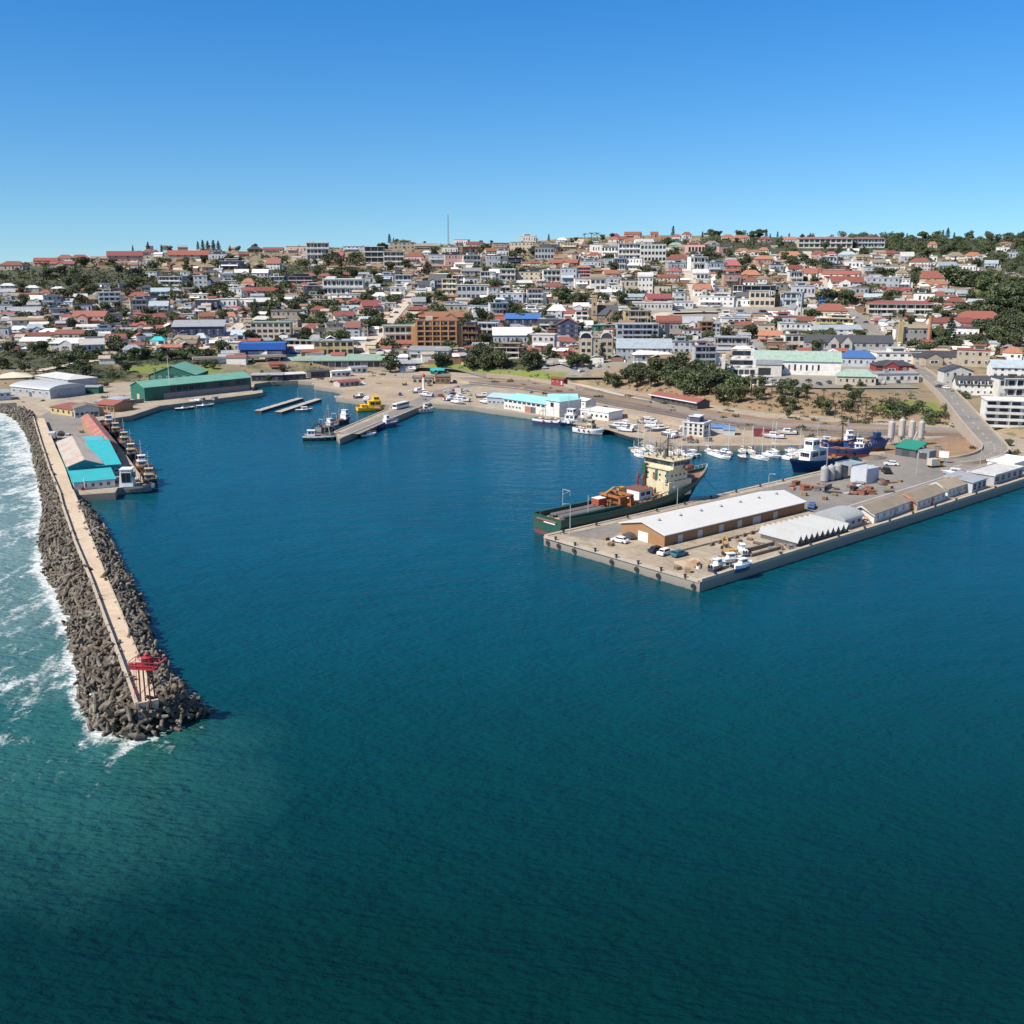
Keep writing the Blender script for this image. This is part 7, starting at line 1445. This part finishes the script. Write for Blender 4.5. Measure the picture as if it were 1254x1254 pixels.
def truck(p, rz, cabc, boxc, label, L=7, name='box_truck'):
    rt = root(name, p, rz, label, 'truck'); MB().box((0, -.9, 2.0), (2.4, L - 2.2, 2.4)).build('cargo_box', flat('truck_box_%d' % int(boxc[0] * 99), boxc), rt)
    MB().box((0, L / 2 - 1.0, 1.5), (2.2, 1.8, 1.9), 0, 0, .85).build('cab', flat('truck_cab_%d' % int(cabc[0] * 99 + cabc[2] * 9), cabc), rt); MB().box((0, L / 2 - .98, 1.95), (2.1, 1.72, .6), 0, 0, .9, .95).build('windscreen', glassm(), rt); MB().box((0, 0, .7), (1.2, L - .4, .25)).build('chassis', BLK, rt)
    for x in (-1, 1):
        for y in (-L * .33, -L * .18, L * .33): w = link('wheel', WHL, rt, (x, y, .45)); w.scale = (1.5, 1.4, 1.4)
truck(P(82, 552), .25, (.7, .7, .68), (.7, .7, .68), 'white box truck parked behind the rusty roofed fish shed'); truck(P(65, 538), .3, (.1, .1, .1), (.55, .55, .53), 'truck with grey box beside the breakwater wall'); truck(P(1145, 572), -1.2, (.6, .4, .05), (.5, .45, .35), 'small yellow cabbed truck with tan load in the asphalt yard', 6); truck(P(560, 482), 1.2, (.3, .06, .04), (.5, .1, .06), 'red truck at the root of the pier road', 6)
def bus(p, rz, label):
    rt = root('bus', p, rz, label, 'bus'); MB().box((0, 0, 1.7), (2.5, 12, 2.7), 0, 0, .985, .95).build('body', W_, rt); w = MB(); w.box((0, 0, 2.1), (2.54, 11.2, .9)); w.box((0, 0, 2.0), (2.2, 12.04, 1.1)); w.build('window', glassm(), rt)
    for x in (-1.1, 1.1):
        for y in (-4, 3.8): q = link('wheel', WHL, rt, (x, y, .45)); q.scale = (1.4, 1.4, 1.4)
bus(P(491, 500, 2.52), -.45, 'white bus shaped cabin standing on the pier near its root')
# row of low parking blocks in front of the brick shed
blk = MB(); blk.box((0, 0, .35), (1.6, .7, .7), 0, 0, .9); blk.box((0, 0, .78), (.9, .4, .16)); BM = blk.mesh('concrete_block', paint('block_dark', (.13, .11, .1), .9, .3))
for i in range(14):
    t = i / 13; q = P(872 + (1000 - 872) * t, 668 + (631.5 - 668) * t, 2.52); o = link('concrete_block', BM, None, q, .7)
    tag(o, 'dark low concrete block in the line along the brick shed', 'block', 'concrete blocks lined up beside the shed')
# bollards and fenders of quay four
bo = MB().lathe([(.35, 0), (.25, .25), (.25, .5), (.45, .62), (.4, .78), (.1, .84)], n=12); BO = bo.mesh('bollard', BLK)
A, B_, C_, E_ = P(669, 657.4, 2.76), P(854, 711.4, 2.76), P(972, 586, 2.73), P(1230, 595, 3.12)
for a, b, n in ((A, B_, 7), (A, C_, 9), (B_, E_, 12)):
    for i in range(n): o = link('bollard', BO, None, a.lerp(b, (i + .5) / n)); tag(o, 'black mushroom bollard on the coping of the big quay', 'bollard', 'mooring bollards on the quay')
ty = MB()
for i in range(14):
    a, b = 6.283 * i / 14, 6.283 * (i + 1) / 14; ty.tube((.75 * math.cos(a), 0, .75 * math.sin(a)), (.75 * math.cos(b), 0, .75 * math.sin(b)), .28, .28, 8)
ty.box((0, .1, 1.2), (.08, .08, 1.4)); TY = ty.mesh('tyre_fender', BLK)
A, B_ = P(666, 657, 1.4), P(857, 713, 1.4); d_ = (B_ - A).normalized(); nn = Vector((d_.y, -d_.x, 0))
if nn.y > 0: nn = -nn
for i, t in enumerate((.03, .10, .20, .44, .60, .74, .965)):
    o = link('tyre_fender', TY, None, P(666 + 191 * t, 657 + 56 * t, 1.2) * 1.0 + nn * .35, math.atan2(d_.y, d_.x)); q = P(666 + 191 * t, 657 + 56 * t, 2.5) + nn * .4; o.location = (q.x, q.y, 1.2); o.scale = (.66, .66, .66)
    tag(o, 'black rubber fender hanging on the near face of the big quay', 'fender', 'fenders along the quay face')
# lamp posts
def lamp(p, h, rz, label=None, desc='slim grey lamp post'):
    rt = root('lamp_post', p, rz, label, 'lamp post'); MB().tube((0, 0, 0), (0, 0, h), .13, .08, 8).build('pole', STEEL, rt); MB().path([(0, 0, h), (.4, 0, h + .35), (1.5, 0, h + .4)], .06, 6).build('arm', STEEL, rt); MB().box((1.7, 0, h + .38), (.7, .3, .14), 0, 0, .8).build('lamp_head', flat('lamp_head', (.5, .5, .5)), rt)
    if not label: pend(rt, desc)
for x, y, h in ((698, 653, 8), (829, 625, 7), (1122, 582, 8), (1012, 575, 9), (940, 612, 8), (1060, 600, 8), (1200, 570, 8), (1243, 552, 12), (1225, 560, 11), (190, 470, 12)): lamp(P(x, y, 2.52), h, rt_.uniform(0, 6.28))
p = P(209, 488, 2.5); rt = root('flagpole', p, 0, 'tall white pole rising in front of the long green warehouse', 'pole'); MB().tube((0, 0, 0), (0, 0, 23), .2, .1, 8).build('pole', flat('fascia_white', (.7, .7, .68)), rt); MB().box((0, 0, .3), (1, 1, .6)).build('foot', M_cope, rt)
# beacon column at the shore, billboard
p = P(519, 480, 2.5); rt = root('shore_beacon', p, 0, 'white beacon column with red cap on the sandy foreshore', 'beacon'); MB().tube((0, 0, 0), (0, 0, 8.5), .75, .6, 14).build('column', paint('beacon_white', (.7, .62, .5), .7, .2), rt); MB().lathe([(.95, 8.5), (.95, 9.4), (.6, 10), (.1, 10.4)], n=14).build('cap', flat('lifebuoy_red', (.4, .03, .05)), rt)
p = P(1155, 567, 2.5); rt = root('billboard', p, -.5, 'white blank billboard on two posts in the asphalt yard', 'billboard'); MB().box((0, 0, 3.2), (3.4, .15, 2.4)).build('panel', W_, rt); [MB().tube((x, .15, 0), (x, .15, 4.2), .09, .09, 6).build('post', STEEL, rt) for x in (-1.2, 1.2)]
# red harbour light at the breakwater head
def harbour_light():
    p = P(181, 862, 4.6); rt = root('harbour_light', p, -.12, 'red harbour light platform on tall legs at the end of the breakwater', 'harbour light'); rd = paint('harbour_red', (.34, .02, .03), .5, .2, .6, .02); lg = paint('leg_dark_red', (.13, .03, .03), .6, .3); H_ = 6.4
    for x, y in ((-.8, -.7), (.9, -.7), (.9, .9), (-.8, .9)):
        MB().tube((x, y, -.1), (x * .85, y * .85, H_), .13, .12, 8).build('leg', lg, rt)
    br = MB(); br.tube((-.8, -.7, 2), (.9, .9, 4), .05, .05, 5); br.tube((.9, .9, 4), (.85, -.65, 6.3), .05, .05, 5); br.build('brace', lg, rt)
    MB().box((.1, 0, H_ + .12), (4.3, 2.4, .24)).build('platform', rd, rt)
    ra = MB()
    for z in (.55, 1.1): ra.path([(-2, -1.15, H_ + .2 + z), (2.2, -1.15, H_ + .2 + z), (2.2, 1.15, H_ + .2 + z), (-2, 1.15, H_ + .2 + z), (-2, -1.15, H_ + .2 + z)], .05, 5)
    for i in range(8): x = -2 + 4.2 * i / 7; [ra.tube((x, y, H_ + .2), (x, y, H_ + 1.3), .045, .045, 5) for y in (-1.15, 1.15)]
    ra.box((-1.35, -1.12, H_ + .7), (1.3, .06, .85)); ra.build('railing', rd, rt)
    MB().box((.5, .1, H_ + .95), (1.5, 1.3, 1.4), 0, 0, .92).build('lantern_house', rd, rt); MB().lathe([(.8, 0), (.85, .12), (.4, .3), (.3, .32), (.3, .6), (.36, .65), (.1, .85)], (.5, .1, H_ + 1.65), 14).build('lantern', rd, rt)
    g = MB(); g.path([(2.2, 0, H_ + .6), (3.6, .2, H_ + 1.5)], .12, 6); g.box((3.6, .2, H_ + 1.55), (.5, .3, .3)); g.build('fog_horn', rd, rt); win(rt, .5, -.67, H_ + 1.25, .7, .6, 0, WIND)
    ld = MB(); [ld.tube((-1.9 + sx * .2, -.2, -.1), (-1.5 + sx * .2, -.2, H_), .035, .035, 5) for sx in (-1, 1)]; [ld.tube((-2.1 + .4 * k / 16, -.2, .4 * k), (-1.7 + .4 * k / 16, -.2, .4 * k), .025, .025, 4) for k in range(1, 16)]; ld.build('ladder', rd, rt)
    MARKS.append((180, 812, 'red harbour light'))
harbour_light()
# heaps, boats on land and machines around the quays
def heap(name, px, r, h, mat, label, z=2.5, seed=1):
    rr = random.Random(seed); b = MB(); n = 22; rings = 6; vs = [(0, 0, h)]
    for k in range(1, rings + 1):
        for i in range(n): t = 6.283 * i / n; q = k / rings; rad = r * q * (1 + rr.uniform(-.14, .14)); vs.append((rad * math.cos(t), rad * .7 * math.sin(t), max(-.1, h * (1 - q ** 1.2) * rr.uniform(.75, 1.15)) if k < rings else -.1))
    fs = [(0, 1 + i, 1 + (i + 1) % n) for i in range(n)]
    for k in range(rings - 1):
        for i in range(n): a, c = 1 + k * n + i, 1 + k * n + (i + 1) % n; fs.append((a, a + n, c + n, c))
    b.add(vs, fs); o = b.build(name, mat, None, P(px[0], px[1], z), rr.uniform(0, 3), True); return tag(o, label, name.split('_')[-1])
heap('sand_heap', (855, 689), 4.2, 1.5, M_sand, 'larger sand heap near the outer corner of the big quay', seed=2); heap('sand_heap', (838, 690), 3.0, .9, M_sand, 'smaller flat sand heap left of the larger one', seed=3)
heap('sand_heap', (640, 476), 4, 1.2, M_dirt, 'brown earth heap beside the coast road', seed=5); heap('gravel_heap', (1070, 561), 6, 1.2, M_rail, 'dark gravel heap behind the pale grey box store', seed=6)
def excavator(p, rz, label):
    rt = root('excavator', p, rz, label, 'excavator'); ye = paint('machine_ochre', (.4, .24, .06), .6, .4)
    for y in (-1, 1): MB().xprism([(-.6, 0), (.6, 0), (.6, .8), (-.6, .8)][::1], -1.9, 1.9).build('track', BLK, rt, (0, y, 0)).scale = (1, .5, 1)
    MB().box((-.3, 0, 1.5), (3, 2.3, 1.1)).build('engine_body', ye, rt); MB().box((.8, .6, 2.5), (1.2, 1.0, 1.5), 0, 0, .9).build('cab', ye, rt); MB().box((.8, .6, 2.65), (1.23, 1.03, .8), 0, 0, .95).build('cab_window', glassm(), rt)
    a = MB(); a.path([(1.2, -.4, 1.8), (3, -.4, 4.6), (5, -.4, 3.2), (4.8, -.4, 1.4)], .22, 6); a.build('arm', ye, rt); MB().box((4.7, -.4, 1.0), (.9, 1.1, .8), 0, 0, .7).build('bucket', BLK, rt)
excavator(P(893, 681), 1.8, 'ochre excavator among white boats on the outer quay corner'); MARKS.append((893, 677, 'ochre excavator'))
def hauled(px, rz, L, label, col=None, z=3.0): o = motorboat(P(px[0], px[1], z), rz, L, label, col, None, 'boats standing ashore'); return o
hauled((880, 689), .3, 6.5, 'white boat ashore left of the ochre excavator'); hauled((897, 697), .55, 6.5, 'white boat ashore directly below the ochre excavator near the quay edge'); hauled((912, 680), 1.6, 6, 'white boat ashore right of the ochre excavator'); hauled((870, 698), .8, 6, 'grey boat ashore nearest the quay corner', GREYH)
hauled((1186, 583), 2.6, 9, 'white boat ashore behind the grey boat shed'); hauled((1105, 618), .7, 6, 'small white boat by the first quayside house') if False else None
for i, (x, y, L, g) in enumerate([(760, 519, 9, 1), (768, 524, 9, 1), (775, 528, 8, 0), (782, 517, 9, 1), (790, 522, 8, 0), (797, 527, 9, 1), (805, 518, 9, 0), (812, 531, 8, 1), (820, 536, 8, 0), (722, 509, 8, 0), (690, 499, 8, 0), (520, 479, 10, 0), (448, 489, 10, 0), (434, 487, 8, 1), (530, 485, 9, 0), (545, 490, 9, 0), (555, 492, 10, 0), (565, 488, 10, 0), (575, 491, 10, 0), (583, 486, 9, 1), (590, 492, 9, 0), (1000, 541, 8, 0), (960, 536, 9, 0), (975, 531, 8, 0)]):
    o = hauled((x, y), rc.uniform(0, 6.28), L, '', GREYH if g else None); pend(o, ('grey' if g else 'white') + ' motorboat standing ashore')
for i in range(2):
    p = P(788 + 20 * i, 519 + 6 * i); rt = root('net_drum', p, .4 + i, ('left' if i == 0 else 'right') + ' brown net drum on the gravel of the boatyard', 'net drum'); MB().tube((0, -1.2, 1.6), (0, 1.2, 1.6), 1.3, 1.3, 16).build('net_roll', paint('net_brown', (.2, .13, .1), .9, .5), rt); MB().box((0, 0, .2), (2.6, 2.8, .4)).build('base', STEEL, rt)
# crates, rust piles and pipes of the machinery yard, piled gear
def junk(px, n, rad, mats, names, seed, z=2.5, smin=.8, smax=2.2):
    rr = random.Random(seed); out = []
    for i in range(n):
        a = rr.uniform(0, 6.28); r = rad * rr.random() ** .5; p = P(px[0], px[1], z) + Vector((r * math.cos(a), r * .55 * math.sin(a), 0)); k = rr.randrange(3); b = MB(); s = rr.uniform(smin, smax)
        if k == 0: b.box((0, 0, s * .35), (s * 1.3, s, s * .7), 0, 0, .92); b.box((0, 0, s * .74), (s * 1.36, s * 1.06, s * .08)); nm, cat = names[0]
        elif k == 1: b.tube((-s, 0, s * .35), (s, 0, s * .35), s * .35, s * .35, 10); b.tube((-s * .9, 0, s * .35), (-s * .8, 0, s * .35), s * .4, s * .4, 10); b.tube((s * .8, 0, s * .35), (s * .9, 0, s * .35), s * .4, s * .4, 10); nm, cat = names[1]
        else:
            for j in range(4): b.tube((-s * 1.2, -s * .3 + j * s * .2, .12 + .1 * (j % 2)), (s * 1.2, -s * .3 + j * s * .2, .15), .1, .1, 6)
            b.box((0, 0, .08), (.3, s, .14)); nm, cat = names[2]
        mt = rr.choice(mats); o = b.build(nm, mt, None, p, rr.uniform(0, 6.28)); o['category'] = cat; out.append((o, mt.name))
        pend(o, {'RU': 'rusty', 'du': 'dusty'}.get('', '') + f"{ {'rusty_steel':'rusty','equipment_orange':'orange','hull_grey':'grey','boat_white':'white','hull_black':'black','deck_machinery_ochre':'ochre','block_dark':'dark'}.get(mt.name,'worn')} {cat} lying in the open")
    return out
BD = paint('block_dark', (.13, .11, .1), .9, .3); OC = paint('deck_machinery_ochre', (.36, .22, .13), .75, .5); CR = (('crate', 'crate'), ('steel_drum', 'drum'), ('pipe_bundle', 'pipe bundle'))
junk((1000, 597), 12, 9, [RUST, RUST, ORG], CR, 31); junk((1045, 601), 22, 12, [RUST, GREYH, BLKH, W_], CR, 32); junk((1070, 592), 10, 7, [RUST, BLKH, GREYH], CR, 33); junk((885, 692), 16, 9, [W_, GREYH, RUST, OC], CR, 34, smin=.6, smax=1.6); junk((935, 672), 14, 10, [BD, OC, GREYH], CR, 35, smin=.6, smax=1.5); junk((1062, 632), 8, 6, [W_, BD, RUST], CR, 36, smin=.6, smax=1.4)
junk((800, 527), 16, 16, [GREYH, BD, RUST, W_], CR, 37); junk((860, 541), 8, 10, [GREYH, RUST], CR, 38); junk((105, 548), 8, 6, [RUST, GREYH, W_], CR, 39, smin=.6, smax=1.3); junk((148, 590), 9, 6, [GREYH, W_, RUST], CR, 40, smin=.6, smax=1.4); junk((470, 500), 8, 6, [OC, GREYH], CR, 41, smin=.6, smax=1.4); junk((1130, 548), 8, 10, [GREYH, RUST], CR, 42); junk((240, 490), 10, 12, [BD, GREYH, W_], CR, 43); junk((440, 470), 10, 14, [OC, BD, W_], CR, 44); junk((700, 517), 8, 8, [GREYH, W_], CR, 45); junk((148, 572), 8, 6, [ORG, RUST, W_], CR, 46, smin=.6, smax=1.3)
# boulders of the shore edges
def boulders():
    b = MB(); rr = random.Random(12)
    for a, c, n in (((22, 495), (44, 512), 0), ((95, 609), (130, 606), 45), ((384, 470), (411, 476), 25), ((411, 486), (448, 491.5), 30), ((330, 467), (384, 468), 40), ((744, 521.5), (757, 528), 20), ((757, 528.5), (785, 536.5), 40), ((785, 536.5), (833, 546.5), 50), ((833, 547), (985, 546), 70)):
        for i in range(n):
            t = rr.random(); p = P(a[0] + (c[0] - a[0]) * t, a[1] + (c[1] - a[1]) * t + rr.uniform(-.3, .8), 1.0); s = rr.uniform(.5, 1.4); o = len(b.v)
            vs = []
            for q in range(12):
                f = (1 - 2 * (q + .5) / 12); ph = 2.4 * q; k = math.sqrt(1 - f * f); vs.append(p + Vector((k * math.cos(ph), k * math.sin(ph), f * .7)) * s * rr.uniform(.75, 1.2))
            bm = bmesh.new(); [bm.verts.new(v) for v in vs]; bmesh.ops.convex_hull(bm, input=bm.verts[:]); bm.verts.index_update(); b.add([v.co for v in bm.verts], [[v.index for v in f.verts] for f in bm.faces]); bm.free()
    tag(link('shore_boulders', b.mesh('shore_boulders', M_cope)), 'boulders along the harbour shore edges', 'boulders', kind='stuff')
boulders()

# ------------------------------------------------------------------ sheds along the inner shore, viaduct
for p1, p2, d, h, rise, rk, w, rf, lab in (((308, 467), (346, 466.5), 8, 3.6, .5, 's', 'd', 'G', 'low dark shed at the left end of the inner shore'), ((346, 466), (375, 464.5), 8, 3.4, .5, 's', 'd', 'W', 'dark shed with white roof strip on the inner shore'), ((381, 463), (405, 461.5), 8, 3.8, .6, 'v', 'd', 'D', 'dark curved roof shed behind the sandy shore'), ((406, 462), (430, 460.5), 8, 3.2, .4, 'f', 'w', 'W', 'white flat shed behind the sandy shore'), ((430, 457), (450, 456), 7, 3.4, .8, 'g', 'w', 'L', 'small shed with pale blue roof near the station shed'), ((416, 474), (441, 472), 8, 2.6, 1.0, 'g', 'g', 'K', 'open shed with pink red roof on the sandy shore'), ((505, 470), (530, 470), 8, 3.6, .3, 'f', 'c', 'T', 'tan stone ruin left of the brown one behind the beacon'), ((533, 470), (551, 470), 8, 4.2, .3, 'f', 'b', 'T', 'brown ruin behind the beacon column')):
    rt, L = building('shore_shed', lab, 'shed', p1, p2, d, h, rise, rk, w, rf, z=2.6, group='sheds along the inner shore'); row(rt, L, h * .5, 1.6, 1.4, max(3, int(L / 3)), me=WIND); door(rt, L * .8, -.04, 2, 2.4, (.12, .11, .1))
a, b = T(236, 446), T(350, 441); rt = root('viaduct', a, heading(a, b), 'low pale concrete viaduct passing behind the long green warehouse', 'viaduct'); L = (b - a).length
MB().box((L / 2, 0, 3.4), (L, 7, .7)).build('deck', M_pave, rt)
for y in (-3.4, 3.4): MB().box((L / 2, y, 4.15), (L, .25, .8)).build('parapet', M_pave, rt)
for i in range(7): MB().box((L * (i + .5) / 7, 0, .6), (.9, 5, 4.9)).build('pier', M_cope, rt)

# ------------------------------------------------------------------ walls, fences, pallets and other clutter of the shore strip and the quay
def wall_line(px, h, w, mat, label, z=2.5, posts=0):
    A = P(px[0][0], px[0][1], z); rt = root('boundary_wall' if not posts else 'wire_fence', A, 0, label, 'wall' if not posts else 'fence'); b = MB(); q_ = MB()
    for a, c in zip(px, px[1:]):
        p, q = P(*a, z) - A, P(*c, z) - A; d = q - p; m = (p + q) / 2; ang = math.atan2(d.y, d.x)
        if not posts: b.box((m.x, m.y, h / 2), (d.length + w, w, h), ang); q_.box((m.x, m.y, h + .06), (d.length + w, w + .15, .12), ang)
        else:
            k = max(2, int(d.length / posts))
            for i in range(k + 1): r = p.lerp(q, i / k); q_.tube((r.x, r.y, 0), (r.x, r.y, h), .06, .06, 5)
            for zz in (.15, .4, .65, .9): b.tube((p.x, p.y, h * zz), (q.x, q.y, h * zz), .03, .03, 4)
    b.build('wall_body' if not posts else 'wire', mat, rt); q_.build('coping' if not posts else 'post', mat, rt)
pw = paint('old_boundary_wall', (.42, .35, .27), .9, .5); dw = paint('dark_boundary_wall', (.2, .17, .14), .9, .5)
wall_line([(596, 462), (650, 466), (705, 476)], 1.6, .3, pw, 'pale wall along the grass verge left of the red hut')
wall_line([(716, 478), (762, 488), (796, 494)], 1.2, .3, dw, 'dark wall between the dirt lane and the coast road')
wall_line([(720, 504), (770, 512), (838, 523)], 1.8, .3, pw, 'pale wall behind the boats standing ashore')
wall_line([(905, 526), (1000, 534), (1075, 538)], 1.8, .3, dw, 'dark wall behind the marina quay right of the container')
wall_line([(872, 515), (940, 520.5), (1052, 526.5), (1176, 528.5)], 1.5, .05, STEEL, 'long wire fence between the coast road and the railway', posts=4)
wall_line([(450, 463), (540, 466), (575, 470)], 1.2, .3, pw, 'low pale wall behind the sandy foreshore')
wall_line([(915, 676), (948, 667.5), (958, 673.5)], .9, .4, dw, 'dark low wall enclosing the pale pit left of the saw toothed shed'); wall_line([(920, 682), (955, 672.5)], .7, .4, dw, 'second dark low wall on the seaward side of the pale pit')
wall_line([(98, 511), (66, 506), (56, 500)], 1.3, .3, pw, 'curving pale wall beside the wharf road near the cafe'); wall_line([(150, 496), (176, 493)], 2, .3, dw, 'dark wall at the foot of the long green warehouse')
pal = MB()
for i in range(5): pal.box((0, -.5 + i * .25, .13), (1.2, .16, .03))
for y in (-.5, 0, .5): pal.box((0, y, .06), (1.2, .1, .1))
for k in range(1, 5):
    for i in range(5): pal.box((.02 * (k % 2), -.5 + i * .25, .13 + .16 * k), (1.2, .16, .03))
    for y in (-.5, 0, .5): pal.box((.02 * (k % 2), y, .06 + .16 * k), (1.2, .1, .1))
PAL = pal.mesh('pallet_stack', paint('pallet_wood', (.36, .25, .15), .9, .5))
for i, (x, y) in enumerate([(742, 661), (748, 668), (830, 697), (842, 701), (905, 664), (918, 661), (1010, 612), (1022, 607), (960, 612), (1090, 598), (1102, 590), (132, 515), (100, 530), (110, 538), (520, 490), (500, 492), (700, 510), (650, 503), (1040, 625), (1052, 622), (1075, 575), (970, 600), (985, 607)]):
    o = link('pallet_stack', PAL, None, P(x, y, 2.52), rc.uniform(0, 3)); o['category'] = 'pallets'; o.scale = (1.2, 1.2, rc.uniform(.6, 1.6)); pend(o, 'stack of worn wooden pallets')

def garden_walls():
    b = MB(); rr = random.Random(77); mats = [wallm('w'), wallm('c'), M_cope, wallm('b'), roofm('G'), roofm('R')]
    for _ in range(3000):
        x = rr.uniform(0, 1254); y = rr.uniform(298, 446)
        if y < interp(SKYTAB, x) + 4 or not offroad(x, y, 6) or zone(1, x, y) > .5: continue
        p = T(x, y); L = rr.uniform(3, 12); k = rr.random(); a = -.55 * math.atan2(p.x, p.y) + rr.choice((0, 0, 1.57)) + rr.uniform(-.3, .3)
        if k < .55: b.box((p.x, p.y, p.z + .3), (L, .3, rr.uniform(1.4, 2.4)), a, rr.choice((0, 0, 1, 2, 3)))
        elif k < .8:
            w2, l2, h2 = rr.uniform(2.5, 4), rr.uniform(3, 6.5), rr.uniform(2.4, 4.2); wi, ro = rr.choice((0, 0, 1, 3)), rr.choice((5, 4, 4, 0, 2, 3)); M_ = Matrix.Translation(p) @ Matrix.Rotation(a, 4, 'Z'); q = MB()
            q.box((0, 0, h2 / 2 - 1), (2 * l2, 2 * w2, h2 + 2)); b.add([M_ @ Vector(v) for v in q.v], q.f, wi)
            for sg in (1, -1): b.add([M_ @ Vector(v) for v in ((-l2 - .3, sg * (w2 + .4), h2 - .1), (l2 + .3, sg * (w2 + .4), h2 - .1), (l2 + .3, 0, h2 + 1.6), (-l2 - .3, 0, h2 + 1.6), (-l2 - .3, sg * (w2 + .4), h2 + .1), (l2 + .3, sg * (w2 + .4), h2 + .1), (l2 + .3, 0, h2 + 1.8), (-l2 - .3, 0, h2 + 1.8))], [(3, 2, 1, 0), (4, 5, 6, 7), (0, 1, 5, 4), (1, 2, 6, 5), (3, 0, 4, 7)], ro)
        else: b.box((p.x, p.y, p.z + .8), (L * .5, rr.uniform(2, 4), 2.6), a, rr.choice((0, 1, 3))); b.box((p.x, p.y, p.z + 2.2), (L * .5 + .5, 4.2, .2), a, rr.choice((4, 5, 0)))
    tag(link('garden_walls', b.mesh('garden_walls', mats)), 'low garden walls, huts and lean-to sheds scattered between the houses', 'garden walls', kind='stuff')
garden_walls()
place_labels()
# ------------------------------------------------------------------ light, sky, view
SUN_AZ = math.atan2(-.86, -.50); EL = R(47)          # towards the sun, seen from above
sun = bpy.data.lights.new('sun', 'SUN'); so = bpy.data.objects.new('sun', sun); COL.objects.link(so)
sun.energy = 4.3; sun.angle = R(.53); sun.color = (1, .925, .81)
dirv = Vector((math.sin(SUN_AZ) * math.cos(EL), math.cos(SUN_AZ) * math.cos(EL), math.sin(EL)))
so.rotation_euler = dirv.to_track_quat('Z', 'Y').to_euler(); so.location = (0, 0, 300)
w = bpy.data.worlds.new('World'); S.world = w; w.use_nodes = True; n = w.node_tree; n.nodes.clear()
o = n.nodes.new('ShaderNodeOutputWorld'); bg = n.nodes.new('ShaderNodeBackground'); sk = n.nodes.new('ShaderNodeTexSky'); sk.sky_type = 'NISHITA'; sk.sun_disc = False
sk.sun_elevation = EL; sk.sun_rotation = SUN_AZ; sk.air_density = 1.08; sk.dust_density = 0; sk.ozone_density = 6.5; sk.altitude = 300
tc = n.nodes.new('ShaderNodeTexCoord'); sz_ = n.nodes.new('ShaderNodeSeparateXYZ'); n.links.new(tc.outputs['Generated'], sz_.inputs[0]); mx_ = n.nodes.new('ShaderNodeMath'); mx_.operation = 'MAXIMUM'; n.links.new(sz_.outputs[2], mx_.inputs[0]); mx_.inputs[1].default_value = 0; cb_ = n.nodes.new('ShaderNodeCombineXYZ'); n.links.new(sz_.outputs[0], cb_.inputs[0]); n.links.new(sz_.outputs[1], cb_.inputs[1]); n.links.new(mx_.outputs[0], cb_.inputs[2])
mp = n.nodes.new('ShaderNodeMapping'); mp.inputs['Scale'].default_value = (1, 1, .67); mp.inputs['Location'].default_value = (0, 0, .058); n.links.new(cb_.outputs[0], mp.inputs[0])
nv = n.nodes.new('ShaderNodeVectorMath'); nv.operation = 'NORMALIZE'; n.links.new(mp.outputs[0], nv.inputs[0]); n.links.new(nv.outputs[0], sk.inputs[0])
hs = n.nodes.new('ShaderNodeHueSaturation'); st_ = n.nodes.new('ShaderNodeMapRange'); n.links.new(mx_.outputs[0], st_.inputs[0]); st_.inputs[1].default_value = .24; st_.inputs[2].default_value = .75; st_.inputs[3].default_value = 1.32; st_.inputs[4].default_value = .72; n.links.new(st_.outputs[0], hs.inputs['Saturation']); hs.inputs['Hue'].default_value = .504; n.links.new(sk.outputs[0], hs.inputs['Color']); gm_ = n.nodes.new('ShaderNodeGamma'); gm_.inputs[1].default_value = 1.13; n.links.new(hs.outputs[0], gm_.inputs[0]); n.links.new(gm_.outputs[0], bg.inputs[0]); bg.inputs[1].default_value = .068; n.links.new(bg.outputs[0], o.inputs[0])
S.view_settings.view_transform = 'Standard'; S.view_settings.look = 'None'; S.view_settings.exposure = 0.62; S.view_settings.gamma = 1; S.view_settings.use_curve_mapping = False
S.cycles.max_bounces = 5; S.cycles.diffuse_bounces = 2; S.cycles.glossy_bounces = 2; S.cycles.use_denoising = True
